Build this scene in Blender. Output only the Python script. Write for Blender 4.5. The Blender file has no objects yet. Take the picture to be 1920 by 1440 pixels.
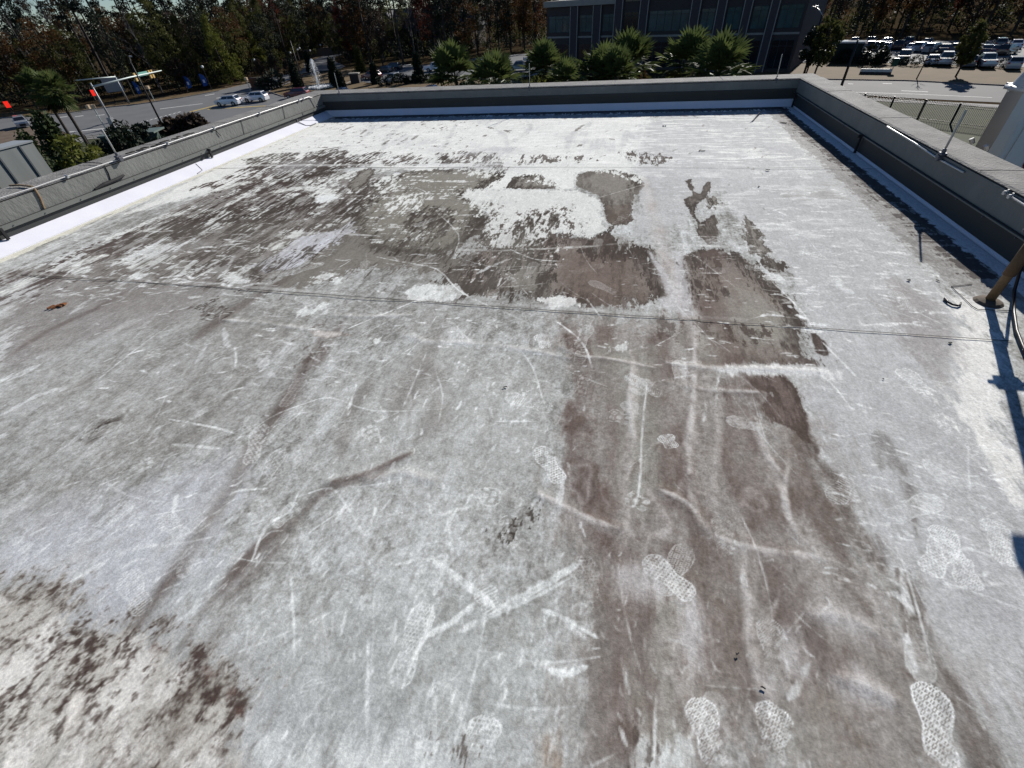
import bpy, bmesh, math, random
import numpy as np
from mathutils import Vector, Matrix

# ------------------------------------------------------------------ camera
S = bpy.context.scene
COL = S.collection
H = 1.55                    # eye height above the roof
GZ = H - 12.5               # street level below the roof (roof surface is z = 0)
F, CX, CY = 831.8, 960.0, 720.0
_p, _r, _y = [math.radians(a) for a in (41.02, -4.10, -14.2)]

def _cam_matrix():
    cp, sp = math.cos(_p), math.sin(_p)
    def rz(a):
        return np.array([[math.cos(a), -math.sin(a), 0], [math.sin(a), math.cos(a), 0], [0, 0, 1]])
    return rz(_r) @ np.array([[1, 0, 0], [0, -sp, -cp], [0, cp, -sp]]) @ rz(_y)
CM = _cam_matrix()          # rows: right, down, forward

def ray(x, y):
    return CM.T @ np.array([(x - CX) / F, (y - CY) / F, 1.0])

def on_z(x, y, z=0.0):
    """point of the horizontal plane z seen at photo position x, y"""
    d = ray(x, y)
    s = (z - H) / d[2]
    return Vector((d[0] * s, d[1] * s, z))

def G(x, y):
    return on_z(x, y, GZ)

cam_d = bpy.data.cameras.new('camera')
cam = bpy.data.objects.new('camera', cam_d)
COL.objects.link(cam)
cam_d.sensor_fit = 'HORIZONTAL'
cam_d.sensor_width = 36.0
cam_d.lens = F / 1920.0 * 36.0
cam_d.clip_start = 0.05
cam_d.clip_end = 3000
_m = Matrix(((CM[0][0], -CM[1][0], -CM[2][0], 0), (CM[0][1], -CM[1][1], -CM[2][1], 0),
             (CM[0][2], -CM[1][2], -CM[2][2], H), (0, 0, 0, 1)))
cam.matrix_world = _m
S.camera = cam

# ------------------------------------------------------------------ world, sun, exposure
SUN_AZ, SUN_EL = math.radians(21.5), math.radians(27.0)     # azimuth measured from +y towards +x
W = bpy.data.worlds.new('World')
S.world = W
W.use_nodes = True
_bg = W.node_tree.nodes['Background']
_sky = W.node_tree.nodes.new('ShaderNodeTexSky')
_sky.sky_type = 'NISHITA'
_sky.sun_disc = False
_sky.sun_elevation = SUN_EL
_sky.sun_rotation = SUN_AZ
_sky.air_density = 0.9
_sky.dust_density = 0.0
_sky.ozone_density = 4.0
_tint = W.node_tree.nodes.new('ShaderNodeVectorMath')
_tint.operation = 'MULTIPLY'
_tint.inputs[1].default_value = (0.84, 0.95, 1.06)
W.node_tree.links.new(_sky.outputs[0], _tint.inputs[0])
W.node_tree.links.new(_tint.outputs[0], _bg.inputs[0])
_bg.inputs[1].default_value = 0.05
sun_d = bpy.data.lights.new('sun', 'SUN')
sun_d.energy = 4.9
sun_d.angle = math.radians(0.5)
sun_d.color = (1.0, 0.955, 0.89)
sun = bpy.data.objects.new('sun', sun_d)
COL.objects.link(sun)
_sd = Vector((math.sin(SUN_AZ) * math.cos(SUN_EL), math.cos(SUN_AZ) * math.cos(SUN_EL), math.sin(SUN_EL)))
sun.rotation_euler = _sd.to_track_quat('Z', 'Y').to_euler()
sun.location = _sd * 60
S.view_settings.view_transform = 'Standard'
S.view_settings.look = 'None'
S.view_settings.exposure = 0.55
S.view_settings.gamma = 1.0
S.render.engine = 'CYCLES'

# ------------------------------------------------------------------ helpers
def sr(r, g, b):
    f = lambda c: (c / 255 / 12.92) if c <= 10.3 else ((c / 255 + 0.055) / 1.055) ** 2.4
    return (f(r), f(g), f(b))

_mats = {}
def mat(name, col, rough=0.8, metal=0.0, col2=None, scale=3.0, contrast=1.0, bump=0.0, spec=0.25,
        stretch=(1, 1, 1), trans=0.0, detail=6.0, bscale=None, coat=0.0, emit=None):
    if name in _mats:
        return _mats[name]
    m = bpy.data.materials.new(name)
    m.use_nodes = True
    nt = m.node_tree
    b = nt.nodes['Principled BSDF']
    b.inputs['Base Color'].default_value = (*col, 1)
    b.inputs['Roughness'].default_value = rough
    b.inputs['Metallic'].default_value = metal
    b.inputs['Specular IOR Level'].default_value = spec
    if coat:
        b.inputs['Coat Weight'].default_value = coat
        b.inputs['Coat Roughness'].default_value = 0.06
    if emit:
        b.inputs['Emission Color'].default_value = (*emit[0], 1)
        b.inputs['Emission Strength'].default_value = emit[1]
    tc = nt.nodes.new('ShaderNodeTexCoord')
    mp = nt.nodes.new('ShaderNodeMapping')
    mp.inputs['Scale'].default_value = stretch
    nt.links.new(tc.outputs['Object'], mp.inputs[0])
    if col2 is not None:
        n = nt.nodes.new('ShaderNodeTexNoise')
        n.inputs['Scale'].default_value = scale
        n.inputs['Detail'].default_value = detail
        n.inputs['Roughness'].default_value = 0.62
        nt.links.new(mp.outputs[0], n.inputs['Vector'])
        rp = nt.nodes.new('ShaderNodeValToRGB')
        rp.color_ramp.elements[0].position = 0.5 - 0.28 / contrast
        rp.color_ramp.elements[1].position = 0.5 + 0.28 / contrast
        rp.color_ramp.elements[0].color = (*col, 1)
        rp.color_ramp.elements[1].color = (*col2, 1)
        nt.links.new(n.outputs['Fac'], rp.inputs[0])
        nt.links.new(rp.outputs[0], b.inputs['Base Color'])
    if bump:
        n2 = nt.nodes.new('ShaderNodeTexNoise')
        n2.inputs['Scale'].default_value = bscale or scale * 6
        n2.inputs['Detail'].default_value = 5
        nt.links.new(mp.outputs[0], n2.inputs['Vector'])
        bp = nt.nodes.new('ShaderNodeBump')
        bp.inputs['Strength'].default_value = bump
        bp.inputs['Distance'].default_value = 0.02
        nt.links.new(n2.outputs['Fac'], bp.inputs['Height'])
        nt.links.new(bp.outputs[0], b.inputs['Normal'])
    if trans:
        tr = nt.nodes.new('ShaderNodeBsdfTranslucent')
        mx = nt.nodes.new('ShaderNodeMixShader')
        mx.inputs[0].default_value = trans
        tr.inputs['Color'].default_value = (*[min(1, c * 1.6) for c in col], 1)
        if col2 is not None:
            nt.links.new(rp.outputs[0], tr.inputs['Color'])
        nt.links.new(b.outputs[0], mx.inputs[1])
        nt.links.new(tr.outputs[0], mx.inputs[2])
        nt.links.new(mx.outputs[0], nt.nodes['Material Output'].inputs[0])
    _mats[name] = m
    return m

def tag(o, label=None, cat=None, group=None, kind=None):
    if label: o['label'] = label
    if cat: o['category'] = cat
    if group: o['group'] = group
    if kind: o['kind'] = kind
    return o

def empty(name, loc=(0, 0, 0), rz=0.0, label=None, cat=None, group=None):
    o = bpy.data.objects.new(name, None)
    o.empty_display_size = 0.2
    COL.objects.link(o)
    o.location = loc
    o.rotation_euler = (0, 0, rz)
    return tag(o, label, cat, group)

def copy_tree(o, parent=None):
    c = o.copy()
    COL.objects.link(c)
    if parent is not None:
        c.parent = parent
    for ch in [x for x in bpy.data.objects if x.parent == o]:
        copy_tree(ch, c)
    return c

def mesh_obj(name, verts, faces, m, parent=None, smooth=False):
    me = bpy.data.meshes.new(name)
    me.from_pydata([tuple(v) for v in verts], [], faces)
    if smooth:
        me.polygons.foreach_set('use_smooth', [True] * len(me.polygons))
    if m: me.materials.append(m)
    me.update()
    o = bpy.data.objects.new(name, me)
    COL.objects.link(o)
    if parent is not None: o.parent = parent
    return o

def top_of(P, px_, py_):
    """height on the vertical line over P that is seen nearest to photo height py_"""
    best = None
    for k in range(500):
        z = GZ + k * 0.05
        c = CM @ np.array([P[0], P[1], z - H])
        if c[2] <= 0: continue
        e = abs(c[1] / c[2] * F + CY - py_)
        if best is None or e < best[0]: best = (e, z)
    return best[1]
def at_dist(x, y, dist):
    """street-level spot below the sight line x, y at a horizontal distance"""
    d = ray(x, y); L = math.hypot(d[0], d[1])
    return Vector((d[0] / L * dist, d[1] / L * dist, GZ))

class MB:
    """collects simple shapes into one mesh"""
    def __init__(s): s.v, s.f = [], []
    def add(s, vs, fs):
        n = len(s.v)
        s.v += [tuple(v) for v in vs]
        s.f += [tuple(i + n for i in f) for f in fs]
        return s
    def box(s, x0, y0, z0, x1, y1, z1):
        vs = [(x, y, z) for z in (z0, z1) for y in (y0, y1) for x in (x0, x1)]
        return s.add(vs, [(0, 2, 3, 1), (4, 5, 7, 6), (0, 1, 5, 4), (2, 6, 7, 3), (0, 4, 6, 2), (1, 3, 7, 5)])
    def obox(s, c, u, w, hz, z0):
        """box: base centre c (x, y), half vector u, half vector w (2-D), from z0 up hz"""
        c, u, w = Vector(c[:2]), Vector(u[:2]), Vector(w[:2])
        pts = [c - u - w, c + u - w, c + u + w, c - u + w]
        vs = [(p.x, p.y, z) for z in (z0, z0 + hz) for p in pts]
        return s.add(vs, [(3, 2, 1, 0), (4, 5, 6, 7), (0, 1, 5, 4), (1, 2, 6, 5), (2, 3, 7, 6), (3, 0, 4, 7)])
    def prism(s, pts, z0, z1):
        n = len(pts)
        vs = [(p[0], p[1], z0) for p in pts] + [(p[0], p[1], z1) for p in pts]
        return s.add(vs, [tuple(range(n - 1, -1, -1)), tuple(range(n, 2 * n))] +
                     [(i, (i + 1) % n, n + (i + 1) % n, n + i) for i in range(n)])
    def tube(s, pts, rad, n=8, cap=True):
        pts = [Vector(p) for p in pts]
        k = len(pts)
        rad = [rad] * k if not hasattr(rad, '__len__') else rad
        vs, fs = [], []
        up0 = None
        for i, p in enumerate(pts):
            d = (pts[min(i + 1, k - 1)] - pts[max(i - 1, 0)])
            d = d.normalized() if d.length > 1e-9 else Vector((0, 0, 1))
            if up0 is None:
                up0 = Vector((0, 0, 1)) if abs(d.z) < 0.9 else Vector((1, 0, 0))
            a = d.cross(up0)
            if a.length < 1e-4: a = d.cross(Vector((0.3, 0.9, 0.1)))
            a.normalize()
            b = d.cross(a)
            up0 = -b if False else up0
            for j in range(n):
                t = 2 * math.pi * j / n
                vs.append(p + (a * math.cos(t) + b * math.sin(t)) * rad[i])
        for i in range(k - 1):
            for j in range(n):
                fs.append((i * n + j, i * n + (j + 1) % n, (i + 1) * n + (j + 1) % n, (i + 1) * n + j))
        if cap:
            fs.append(tuple(range(n - 1, -1, -1)))
            fs.append(tuple((k - 1) * n + j for j in range(n)))
        return s.add(vs, fs)
    def build(s, name, m, parent=None, smooth=False):
        return mesh_obj(name, s.v, s.f, m, parent, smooth)

def bevel(o, w=0.01, seg=1):
    b = o.modifiers.new('bevel', 'BEVEL')
    b.width = w; b.segments = seg; b.limit_method = 'ANGLE'
    return o

# ------------------------------------------------------------------ roof membrane: stains worked out in roof metres
XW0, XW1, YW = -3.62 * H, 1.72 * H, 5.82 * H      # inner faces of the parapets
RX0, RX1 = XW0 + 0.10 * H, XW1 - 0.02 * H
RY0, RY1 = -3.2, YW - 0.03 * H

def axis(segs):
    out = []
    for a, b, d in segs:
        out.append(np.linspace(a, b, max(2, int((b - a) / d)), endpoint=False))
    return np.concatenate(out + [[segs[-1][1]]])
AX = axis([(RX0, -2.6, 0.0085), (-2.6, -1.5, 0.006), (-1.5, 1.5, 0.0042), (1.5, RX1, 0.0055)])
AY = axis([(RY0, -0.15, 0.1), (-0.15, 1.7, 0.004), (1.7, 3.2, 0.0065), (3.2, 5.2, 0.0095), (5.2, RY1, 0.014)])
NX, NY = len(AX), len(AY)
rng = np.random.RandomState(7)

def vnoise(sx, sy, seed, ax=None, ay=None):
    """smooth value noise, cell size sx by sy metres, 0..1"""
    ax = AX if ax is None else ax
    ay = AY if ay is None else ay
    r = np.random.RandomState(seed)
    u, v = (ax + 20) / sx, (ay + 20) / sy
    u = u - np.floor(u.min()); v = v - np.floor(v.min())
    R_ = r.rand(int(v.max()) + 2, int(u.max()) + 2).astype(np.float32)
    iu, iv = np.floor(u).astype(int), np.floor(v).astype(int)
    tu, tv = u - iu, v - iv
    tu = tu * tu * (3 - 2 * tu); tv = tv * tv * (3 - 2 * tv)
    A = R_[:, iu] * (1 - tu) + R_[:, iu + 1] * tu
    return (A[iv] * (1 - tv)[:, None] + A[iv + 1] * tv[:, None]).astype(np.float32)

def fbm(sx, sy, seed, octv=4, gain=0.55):
    t = np.zeros((NY, NX), np.float32); a = 1.0; w = 0
    for o in range(octv):
        t += a * vnoise(sx / 2 ** o, sy / 2 ** o, seed + 13 * o); w += a; a *= gain
    return t / w
def nz(a):                     # spread noise to about -1..1
    return np.clip((a - a.mean()) / (2.2 * a.std()), -1.3, 1.3)

N_streak = nz(fbm(0.05, 0.55, 11, 5, 0.7))        # runs with the fall of the roof
N_fine = nz(fbm(0.018, 0.05, 31, 3, 0.7))
N_blob = nz(fbm(0.42, 0.42, 51, 5, 0.55))
N_edge = nz(fbm(0.07, 0.13, 71, 5, 0.75))
N_edge2 = nz(fbm(0.035, 0.09, 171, 4, 0.8))
N_horz = nz(fbm(0.30, 0.045, 91, 4, 0.65))        # brush marks across the fall
N_big = nz(fbm(1.3, 1.6, 111, 4, 0.5))
N_med = nz(fbm(0.16, 0.2, 131, 4, 0.6))

N_ystr = nz(fbm(0.13, 0.42, 211, 5, 0.72) + 0.25 * fbm(0.5, 0.5, 215, 3))
N_fing = nz(fbm(0.028, 0.14, 231, 4, 0.75))          # finger-like edge of flaking coating
N_mott = nz(fbm(0.045, 0.055, 251, 4, 0.8))
N_grain = nz(fbm(0.014, 0.016, 261, 3, 0.85))
_w = fbm(0.35, 0.6, 271, 4, 0.6)
N_ridge = np.exp(-(nz(_w) / 0.055) ** 2) * np.clip(0.5 + N_med, 0, 1)        # thin dried tide lines
N_ridge2 = np.exp(-(nz(fbm(0.22, 0.5, 281, 4, 0.62)) / 0.05) ** 2) * np.clip(0.4 + N_blob, 0, 1)
GREY = np.array(sr(149, 149, 147)); DARK = np.array(sr(92, 84, 81)); BROWN = np.array(sr(112, 98, 95))
PALE = np.array(sr(186, 187, 190)); WHITE = np.array(sr(224, 226, 222)); LILAC = np.array(sr(192, 190, 199))
CHALK = np.array(sr(214, 216, 216)); OLIVE = np.array(sr(118, 117, 112)); CREAM = np.array(sr(205, 198, 188))

alb = np.zeros((NY, NX, 3), np.float32)
_sa = (0.10 + 0.20 * np.clip((AY - 1.4) / 1.6, 0, 1))[:, None]
_t = np.clip(0.5 + _sa * N_streak + 0.20 * N_blob + 0.22 * N_mott + 0.20 * N_grain, 0, 1)[..., None]
N_long = nz(fbm(0.11, 1.9, 301, 4, 0.6) + 0.5 * fbm(0.4, 2.6, 305, 2))
_t = np.clip(_t + 0.22 * N_long[..., None], 0, 1)
alb[:] = np.array(sr(125, 125, 123)) * (1 - _t) + np.array(sr(189, 191, 191)) * _t

def px(pts):
    return np.array([tuple(on_z(x, y))[:2] for x, y in pts])
def win(P, pad):
    x0, y0 = P.min(0) - pad; x1, y1 = P.max(0) + pad
    i0, i1 = np.searchsorted(AX, [x0, x1]); j0, j1 = np.searchsorted(AY, [y0, y1])
    return max(i0, 0), min(i1, NX), max(j0, 0), min(j1, NY)
def sdf(P, w):
    i0, i1, j0, j1 = w
    X, Y = np.meshgrid(AX[i0:i1], AY[j0:j1])
    d2 = np.full(X.shape, 1e9); ins = np.zeros(X.shape, bool)
    n = len(P)
    for k in range(n):
        ax_, ay_ = P[k]; bx, by = P[(k + 1) % n]
        ex, ey = bx - ax_, by - ay_
        t = np.clip(((X - ax_) * ex + (Y - ay_) * ey) / (ex * ex + ey * ey + 1e-12), 0, 1)
        d2 = np.minimum(d2, (X - ax_ - t * ex) ** 2 + (Y - ay_ - t * ey) ** 2)
        c = ((ay_ > Y) != (by > Y))
        with np.errstate(divide='ignore', invalid='ignore'):
            c &= X < (ex * (Y - ay_) / (ey if abs(ey) > 1e-12 else 1e-12) + ax_)
        ins ^= c
    d = np.sqrt(d2)
    return np.where(ins, d, -d)
def sm(a, lo, hi):
    t = np.clip((a - lo) / (hi - lo), 0, 1)
    return t * t * (3 - 2 * t)
def blend(w, m, col):
    i0, i1, j0, j1 = w
    m = m[..., None]
    v = alb[j0:j1, i0:i1]
    v[:] = v * (1 - m) + np.asarray(col, np.float32) * m

def area(pts, col, soft=0.06, rag=0.05, op=1.0, tex=0.0, texn=None, noise=None, rim=None, rimw=0.05, rimop=0.9):
    """a stained area: ragged edge, optional darker rim, optional broken texture"""
    P = px(pts); w = win(P, soft + rag * 1.6 + 0.02)
    i0, i1, j0, j1 = w
    if i1 <= i0 or j1 <= j0: return
    d = sdf(P, w)
    ns = (N_edge if noise is None else noise)[j0:j1, i0:i1]
    d = d + ns * rag * 0.75 + N_fing[j0:j1, i0:i1] * rag * 0.75
    m = sm(d, -soft / 2, soft / 2) * op
    if tex:
        tn = (N_med if texn is None else texn)[j0:j1, i0:i1]
        m = m * np.clip(1 - tex * (0.5 - 0.7 * tn), 0, 1)
    blend(w, np.clip(m, 0, 1), col)
    if rim is not None:
        r = sm(d, -0.01, 0.008) * (1 - sm(d + 0.5 * rimw * N_fing[j0:j1, i0:i1], rimw * 0.25, rimw * 1.15)) * rimop * np.clip(0.8 + 0.6 * N_blob[j0:j1, i0:i1], 0, 1)
        blend(w, np.clip(r, 0, 1), rim)

def flakes(pts, col, thr=0.1, sharp=0.12, soft=0.15, noise=None, op=1.0, rag=0.06):
    """coating flaking: inside the area the colour shows where the noise is above thr"""
    P = px(pts); w = win(P, soft + rag * 1.6)
    i0, i1, j0, j1 = w
    if i1 <= i0 or j1 <= j0: return
    d = sdf(P, w) + N_edge[j0:j1, i0:i1] * rag
    ns = (N_edge if noise is None else noise)[j0:j1, i0:i1]
    m = sm(ns + np.clip(d / soft, -1, 0) * 1.5, thr, thr + sharp) * op
    blend(w, np.clip(m, 0, 1), col)

def stroke(pts, width, col, op=0.8, soft=None, rough=0.5, taper=True, w2=None, noise=None):
    """line mark through photo points; width in metres"""
    P = px(pts)
    if len(P) > 2:                      # round the corners of hand drawn marks
        Q = []
        for k in range(len(P) - 1):
            p0, p1, p2, p3 = P[max(k - 1, 0)], P[k], P[k + 1], P[min(k + 2, len(P) - 1)]
            for t in (0, 0.34, 0.67):
                Q.append(0.5 * ((2 * p1) + (-p0 + p2) * t + (2 * p0 - 5 * p1 + 4 * p2 - p3) * t * t + (-p0 + 3 * p1 - 3 * p2 + p3) * t ** 3))
        P = np.array(Q + [P[-1]])
    pad = max(width, w2 or 0) * 1.5 + (soft or 0) + 0.02
    w = win(P, pad)
    i0, i1, j0, j1 = w
    if i1 <= i0 or j1 <= j0: return
    X, Y = np.meshgrid(AX[i0:i1], AY[j0:j1])
    best = np.full(X.shape, -1e9)
    n = len(P) - 1
    for k in range(n):
        ax_, ay_ = P[k]; bx, by = P[k + 1]
        ex, ey = bx - ax_, by - ay_
        t = np.clip(((X - ax_) * ex + (Y - ay_) * ey) / (ex * ex + ey * ey + 1e-12), 0, 1)
        dd = np.sqrt((X - ax_ - t * ex) ** 2 + (Y - ay_ - t * ey) ** 2)
        u = (k + t) / n
        wd = width / 2 if w2 is None else (width * (1 - u) + w2 * u) / 2
        if taper: wd = wd * np.clip(1.15 - np.abs(2 * u - 1) ** 3, 0.15, 1)
        best = np.maximum(best, wd - dd)
    s_ = soft or max(0.004, width * 0.35)
    ns = (N_fine if noise is None else noise)[j0:j1, i0:i1]
    m = sm(best + ns * width * 0.22 * rough, -s_ / 2, s_ / 2) * op
    m *= np.clip(1 - rough * (0.45 - 0.6 * ns), 0, 1)
    if width < 0.05: m *= np.clip(0.95 + 0.9 * N_edge[j0:j1, i0:i1], 0.12, 1)
    blend(w, np.clip(m, 0, 1), col)

def field(pts, col, noise, op, soft=0.15):
    P = px(pts); w = win(P, soft); i0, i1, j0, j1 = w
    m = sm(sdf(P, w) + 0.05 * N_edge[j0:j1, i0:i1], -soft / 2, soft / 2) * noise[j0:j1, i0:i1] * op
    blend(w, np.clip(m, 0, 1), col)
# ---- broad soft tones
area([(0,1440),(0,1010),(160,1000),(330,1010),(420,1070),(330,1180),(420,1260),(640,1260),(700,1330),(900,1440)], sr(172,175,178), 0.3, 0.15, 0.75)
area([(500,1180),(760,1060),(1040,1130),(1090,1300),(960,1440),(560,1440)], sr(160,163,162), 0.3, 0.15, 0.6)
area([(0,1080),(0,960),(200,930),(400,860),(460,900),(340,1060),(200,1160)], sr(176,178,184), 0.25, 0.12, 0.6)
area([(640,700),(800,620),(1060,690),(1040,900),(900,960),(760,880),(600,900)], sr(158,159,157), 0.3, 0.12, 0.5)
area([(0,560),(200,480),(420,540),(560,620),(540,760),(300,880),(0,980)], sr(134,132,131), 0.35, 0.15, 0.45)
# right hand pale field
area([(1300,205),(1470,205),(1660,400),(1830,600),(1900,760),(1960,930),(1960,1460),(1905,1440),(1800,1310),(1735,1180),(1640,1050),(1585,930),(1520,820),(1510,700),(1530,640),(1500,570),(1470,510),(1430,470),(1395,420),(1350,360),(1230,460),(1190,440),(1195,330),(1220,300)],
     sr(172,173,174), 0.08, 0.07, 0.95)
flakes([(1240,215),(1480,215),(1660,420),(1720,520),(1500,560),(1440,470),(1360,400),(1210,330)], sr(204,205,204), 0.1, 0.7, 0.2, nz(N_horz + N_blob + N_med), 0.55)
flakes([(1240,215),(1480,215),(1660,420),(1800,620),(1600,700),(1500,560),(1440,470),(1360,400),(1210,330)], sr(152,150,150), 0.35, 0.9, 0.2, nz(N_horz*-1 + N_blob), 0.55)
flakes([(1500,560),(1720,480),(1900,760),(1900,1300),(1600,930),(1520,740)], sr(158,157,160), 0.1, 1.2, 0.3, nz(N_blob + 0.5*N_streak), 0.6)
flakes([(1500,560),(1720,480),(1900,760),(1920,1440),(1600,930),(1520,740)], sr(196,197,198), 0.4, 0.8, 0.3, nz(N_med + N_edge), 0.5)
# clean unstained sheet beside the mast
area([(1783,540),(1800,540),(1845,585),(1862,620),(1880,760),(1905,860),(1905,940),(1870,890),(1800,790),(1776,730),(1790,690),(1785,640),(1800,610),(1790,575)], sr(212,211,208), 0.06, 0.06, 0.9)
area([(1790,640),(1775,700),(1790,740),(1740,690),(1690,640),(1650,560),(1680,520),(1740,560),(1775,600)], sr(145,141,142), 0.12, 0.06, 0.65)
# far white field
area([(585,222),(1480,200),(1560,310),(1400,335),(1210,322),(1090,325),(1080,355),(900,358),(760,318),(640,312),(470,345),(300,385),(240,400),(330,355)],
     sr(212,213,210), 0.12, 0.07, 0.97)
area([(1230,210),(1475,203),(1580,330),(1400,345),(1190,335),(1190,260)], sr(176,177,178), 0.25, 0.12, 0.85)
flakes([(1190,208),(1475,203),(1580,330),(1190,335)], sr(212,213,211), 0.1, 0.5, 0.2, nz(N_horz + 0.7 * N_med), 0.55)
flakes([(1190,208),(1475,203),(1580,330),(1190,335)], sr(158,157,160), 0.35, 0.8, 0.2, nz(N_blob + 0.6 * N_horz), 0.5)
flakes([(600,224),(1480,202),(1540,300),(500,320)], sr(186,186,188), 0.25, 0.7, 0.2, nz(N_blob + 0.6*N_streak), 0.6)
flakes([(600,224),(1480,202),(1540,300),(500,320)], sr(234,234,230), 0.2, 0.7, 0.2, N_horz, 0.6)
flakes([(590,226),(900,220),(880,275),(440,300)], sr(100,92,90), 0.74, 0.12, 0.12, N_edge, 0.85)
for p in ([(858,228),(840,262),(818,296)],[(926,236),(950,262),(945,290)],[(985,225),(996,240),(965,262),(950,300)],[(1110,222),(1098,240),(1072,252),(1062,292)],[(760,228),(742,245),(722,262),(716,300)],[(700,230),(690,250),(676,262)],[(1180,240),(1165,280)]):
    stroke(p, 0.08, sr(166,166,168), 0.5, 0.06, 0.9, noise=nz(N_med + N_edge))
for p in ([(1097,233),(1088,238),(1078,247)],[(945,243),(955,248)],[(915,238),(925,241)],[(1143,260),(1152,262)],[(730,262),(716,272)],[(784,253),(772,262)],[(688,242),(676,252)],[(664,236),(640,246)],[(812,225),(800,228)],[(905,256),(912,252)],[(1083,275),(1092,270)],[(640,275),(600,282)],[(760,300),(742,306)],[(950,246),(960,243)]):
    stroke(p, 0.06, sr(88,80,79), 0.9, 0.015, 0.6)

# ---- left far: flaking strips, dark film below, pale flakes above
LF = [(90,500),(200,455),(330,390),(470,330),(600,318),(760,330),(700,420),(560,500),(470,545),(400,540),(0,520),(0,510)]
area(LF, sr(122,117,115), 0.12, 0.08, 0.85, tex=0.4)
area([(0,600),(0,520),(160,520),(420,540),(330,600),(150,640),(0,700)], sr(138,134,134), 0.2, 0.08, 0.6)
for P_, c in (([(380,350),(520,300),(640,290),(650,320),(560,360),(440,380)], sr(82,72,71)),
              ([(560,420),(640,360),(700,330),(690,400),(620,430)], sr(95,88,85)),
              ([(300,430),(480,370),(620,360),(600,400),(420,440)], sr(84,75,74)),
              ([(360,480),(540,430),(600,440),(520,500),(460,540),(380,530)], sr(88,80,78)),
              ([(100,490),(220,440),(340,410),(330,440),(200,490)], sr(96,88,87)),
              ([(30,515),(150,505),(90,540),(0,575),(0,545)], sr(100,93,93))):
    flakes(P_, c, -0.15, 0.35, 0.2, nz(N_streak + N_edge), 0.95)
flakes([(60,505),(220,440),(480,320),(600,318),(740,330),(640,440),(540,500),(300,525)], sr(205,207,204), 0.28, 0.12, 0.2, nz(N_ystr + 0.55 * N_edge2 + 0.3 * N_horz), 0.92)
flakes([(0,560),(40,500),(240,440),(380,420),(440,480),(330,530),(200,540),(60,640),(0,690)], sr(190,191,191), 0.3, 0.3, 0.2, nz(N_ystr + 0.5 * N_edge2), 0.75)
flakes([(300,440),(520,330),(760,330),(860,460),(740,520),(460,530)], sr(72,64,63), 0.62, 0.15, 0.2, nz(N_edge2 + N_streak), 0.85)
for p, wd in (([(380,345),(410,330),(432,326)],.16),([(395,360),(440,346),(470,342)],.14),([(505,362),(570,352),(636,366)],.13),([(120,508),(160,490),(200,478)],.12),([(60,520),(30,540),(0,552)],.10),([(240,502),(290,492),(330,480)],.10)):
    stroke(p, wd, sr(208,210,206), 0.95, 0.02, 0.7)

flakes([(60,520),(220,450),(420,360),(600,325),(700,330),(640,430),(520,500),(300,530)], sr(76,69,67), 0.15, 0.5, 0.2, nz(N_streak + 0.7 * N_fing + 0.6 * N_blob), 0.8)
# long pale-lilac runs
area([(495,515),(470,500),(530,470),(560,445),(640,432),(668,402),(700,372),(742,322),(790,335),(762,356),(705,378),(692,404),(660,430),(700,444),(660,452),(600,470),(560,500),(520,508)], sr(196,197,203), 0.02, 0.035, 0.95)
flakes([(495,515),(470,500),(530,470),(640,432),(742,322),(790,335),(700,444),(560,500)], sr(90,84,82), 0.85, 0.1, 0.1, N_edge2, 0.8)
area([(590,374),(600,366),(625,364),(640,372),(600,382)], sr(214,216,215), 0.02, 0.03, 0.95)

# ---- crisp grime patches with darker rims (rim colour, centre colour)
D = lambda pts, c=sr(128,124,120), r=sr(64,57,54), rag=0.06, rw=0.15, **k: area(pts, c, 0.012, rag, 0.97, rim=r, rimw=rw, **k)
D([(690,345),(760,322),(880,314),(940,318),(945,330),(915,352),(880,364),(900,382),(915,400),(905,440),(870,455),(830,480),(745,482),(700,464),(662,436),(655,405),(672,384),(705,366)], sr(130,127,121))
D([(660,430),(700,462),(830,480),(900,478),(860,520),(700,500),(560,540),(520,530),(600,480)], sr(128,125,121), r=sr(105,100,97), rag=0.09)
flakes([(700,330),(900,320),(930,345),(880,440),(760,470),(680,430)], sr(204,205,202), 0.5, 0.12, 0.12, nz(N_horz+N_edge2), 0.9)
flakes([(700,345),(880,360),(900,450),(760,470),(670,430)], sr(84,80,76), 0.2, 0.8, 0.2, N_streak, 0.65)
flakes([(822,292),(845,286),(920,287),(922,306),(825,306)], sr(84,76,73), -0.12, 0.2, 0.10, nz(N_fing + 0.6 * N_med), 0.92, 0.09)
flakes([(715,300),(760,288),(800,292),(800,308),(730,310)], sr(84,76,73), -0.12, 0.2, 0.10, nz(N_fing + 0.6 * N_med), 0.92, 0.09)
flakes([(500,325),(560,298),(640,290),(700,292),(690,312),(600,322)], sr(84,76,73), -0.12, 0.2, 0.10, nz(N_fing + 0.6 * N_med), 0.92, 0.09)
flakes([(958,295),(985,292),(1080,294),(1130,300),(1040,303),(975,311)], sr(84,76,73), -0.12, 0.2, 0.10, nz(N_fing + 0.6 * N_med), 0.92, 0.09)
D([(945,354),(960,334),(1005,325),(1046,346),(1042,355)], rag=0.04)
flakes([(985,318),(1050,325),(1050,350),(1000,345)], WHITE, 0.1, 0.1, 0.08, N_edge2, 0.9)
D([(1079,345),(1083,326),(1110,320),(1150,318),(1195,328),(1208,345),(1200,358),(1186,378),(1184,416),(1160,426),(1140,420),(1130,385),(1122,368),(1098,356),(1080,352)], rag=0.03, r=sr(66,58,55))
area([(1135,385),(1182,385),(1182,415),(1160,424),(1140,418)], sr(104,93,88), 0.05, 0.02, 0.7, tex=0.4)
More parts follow.
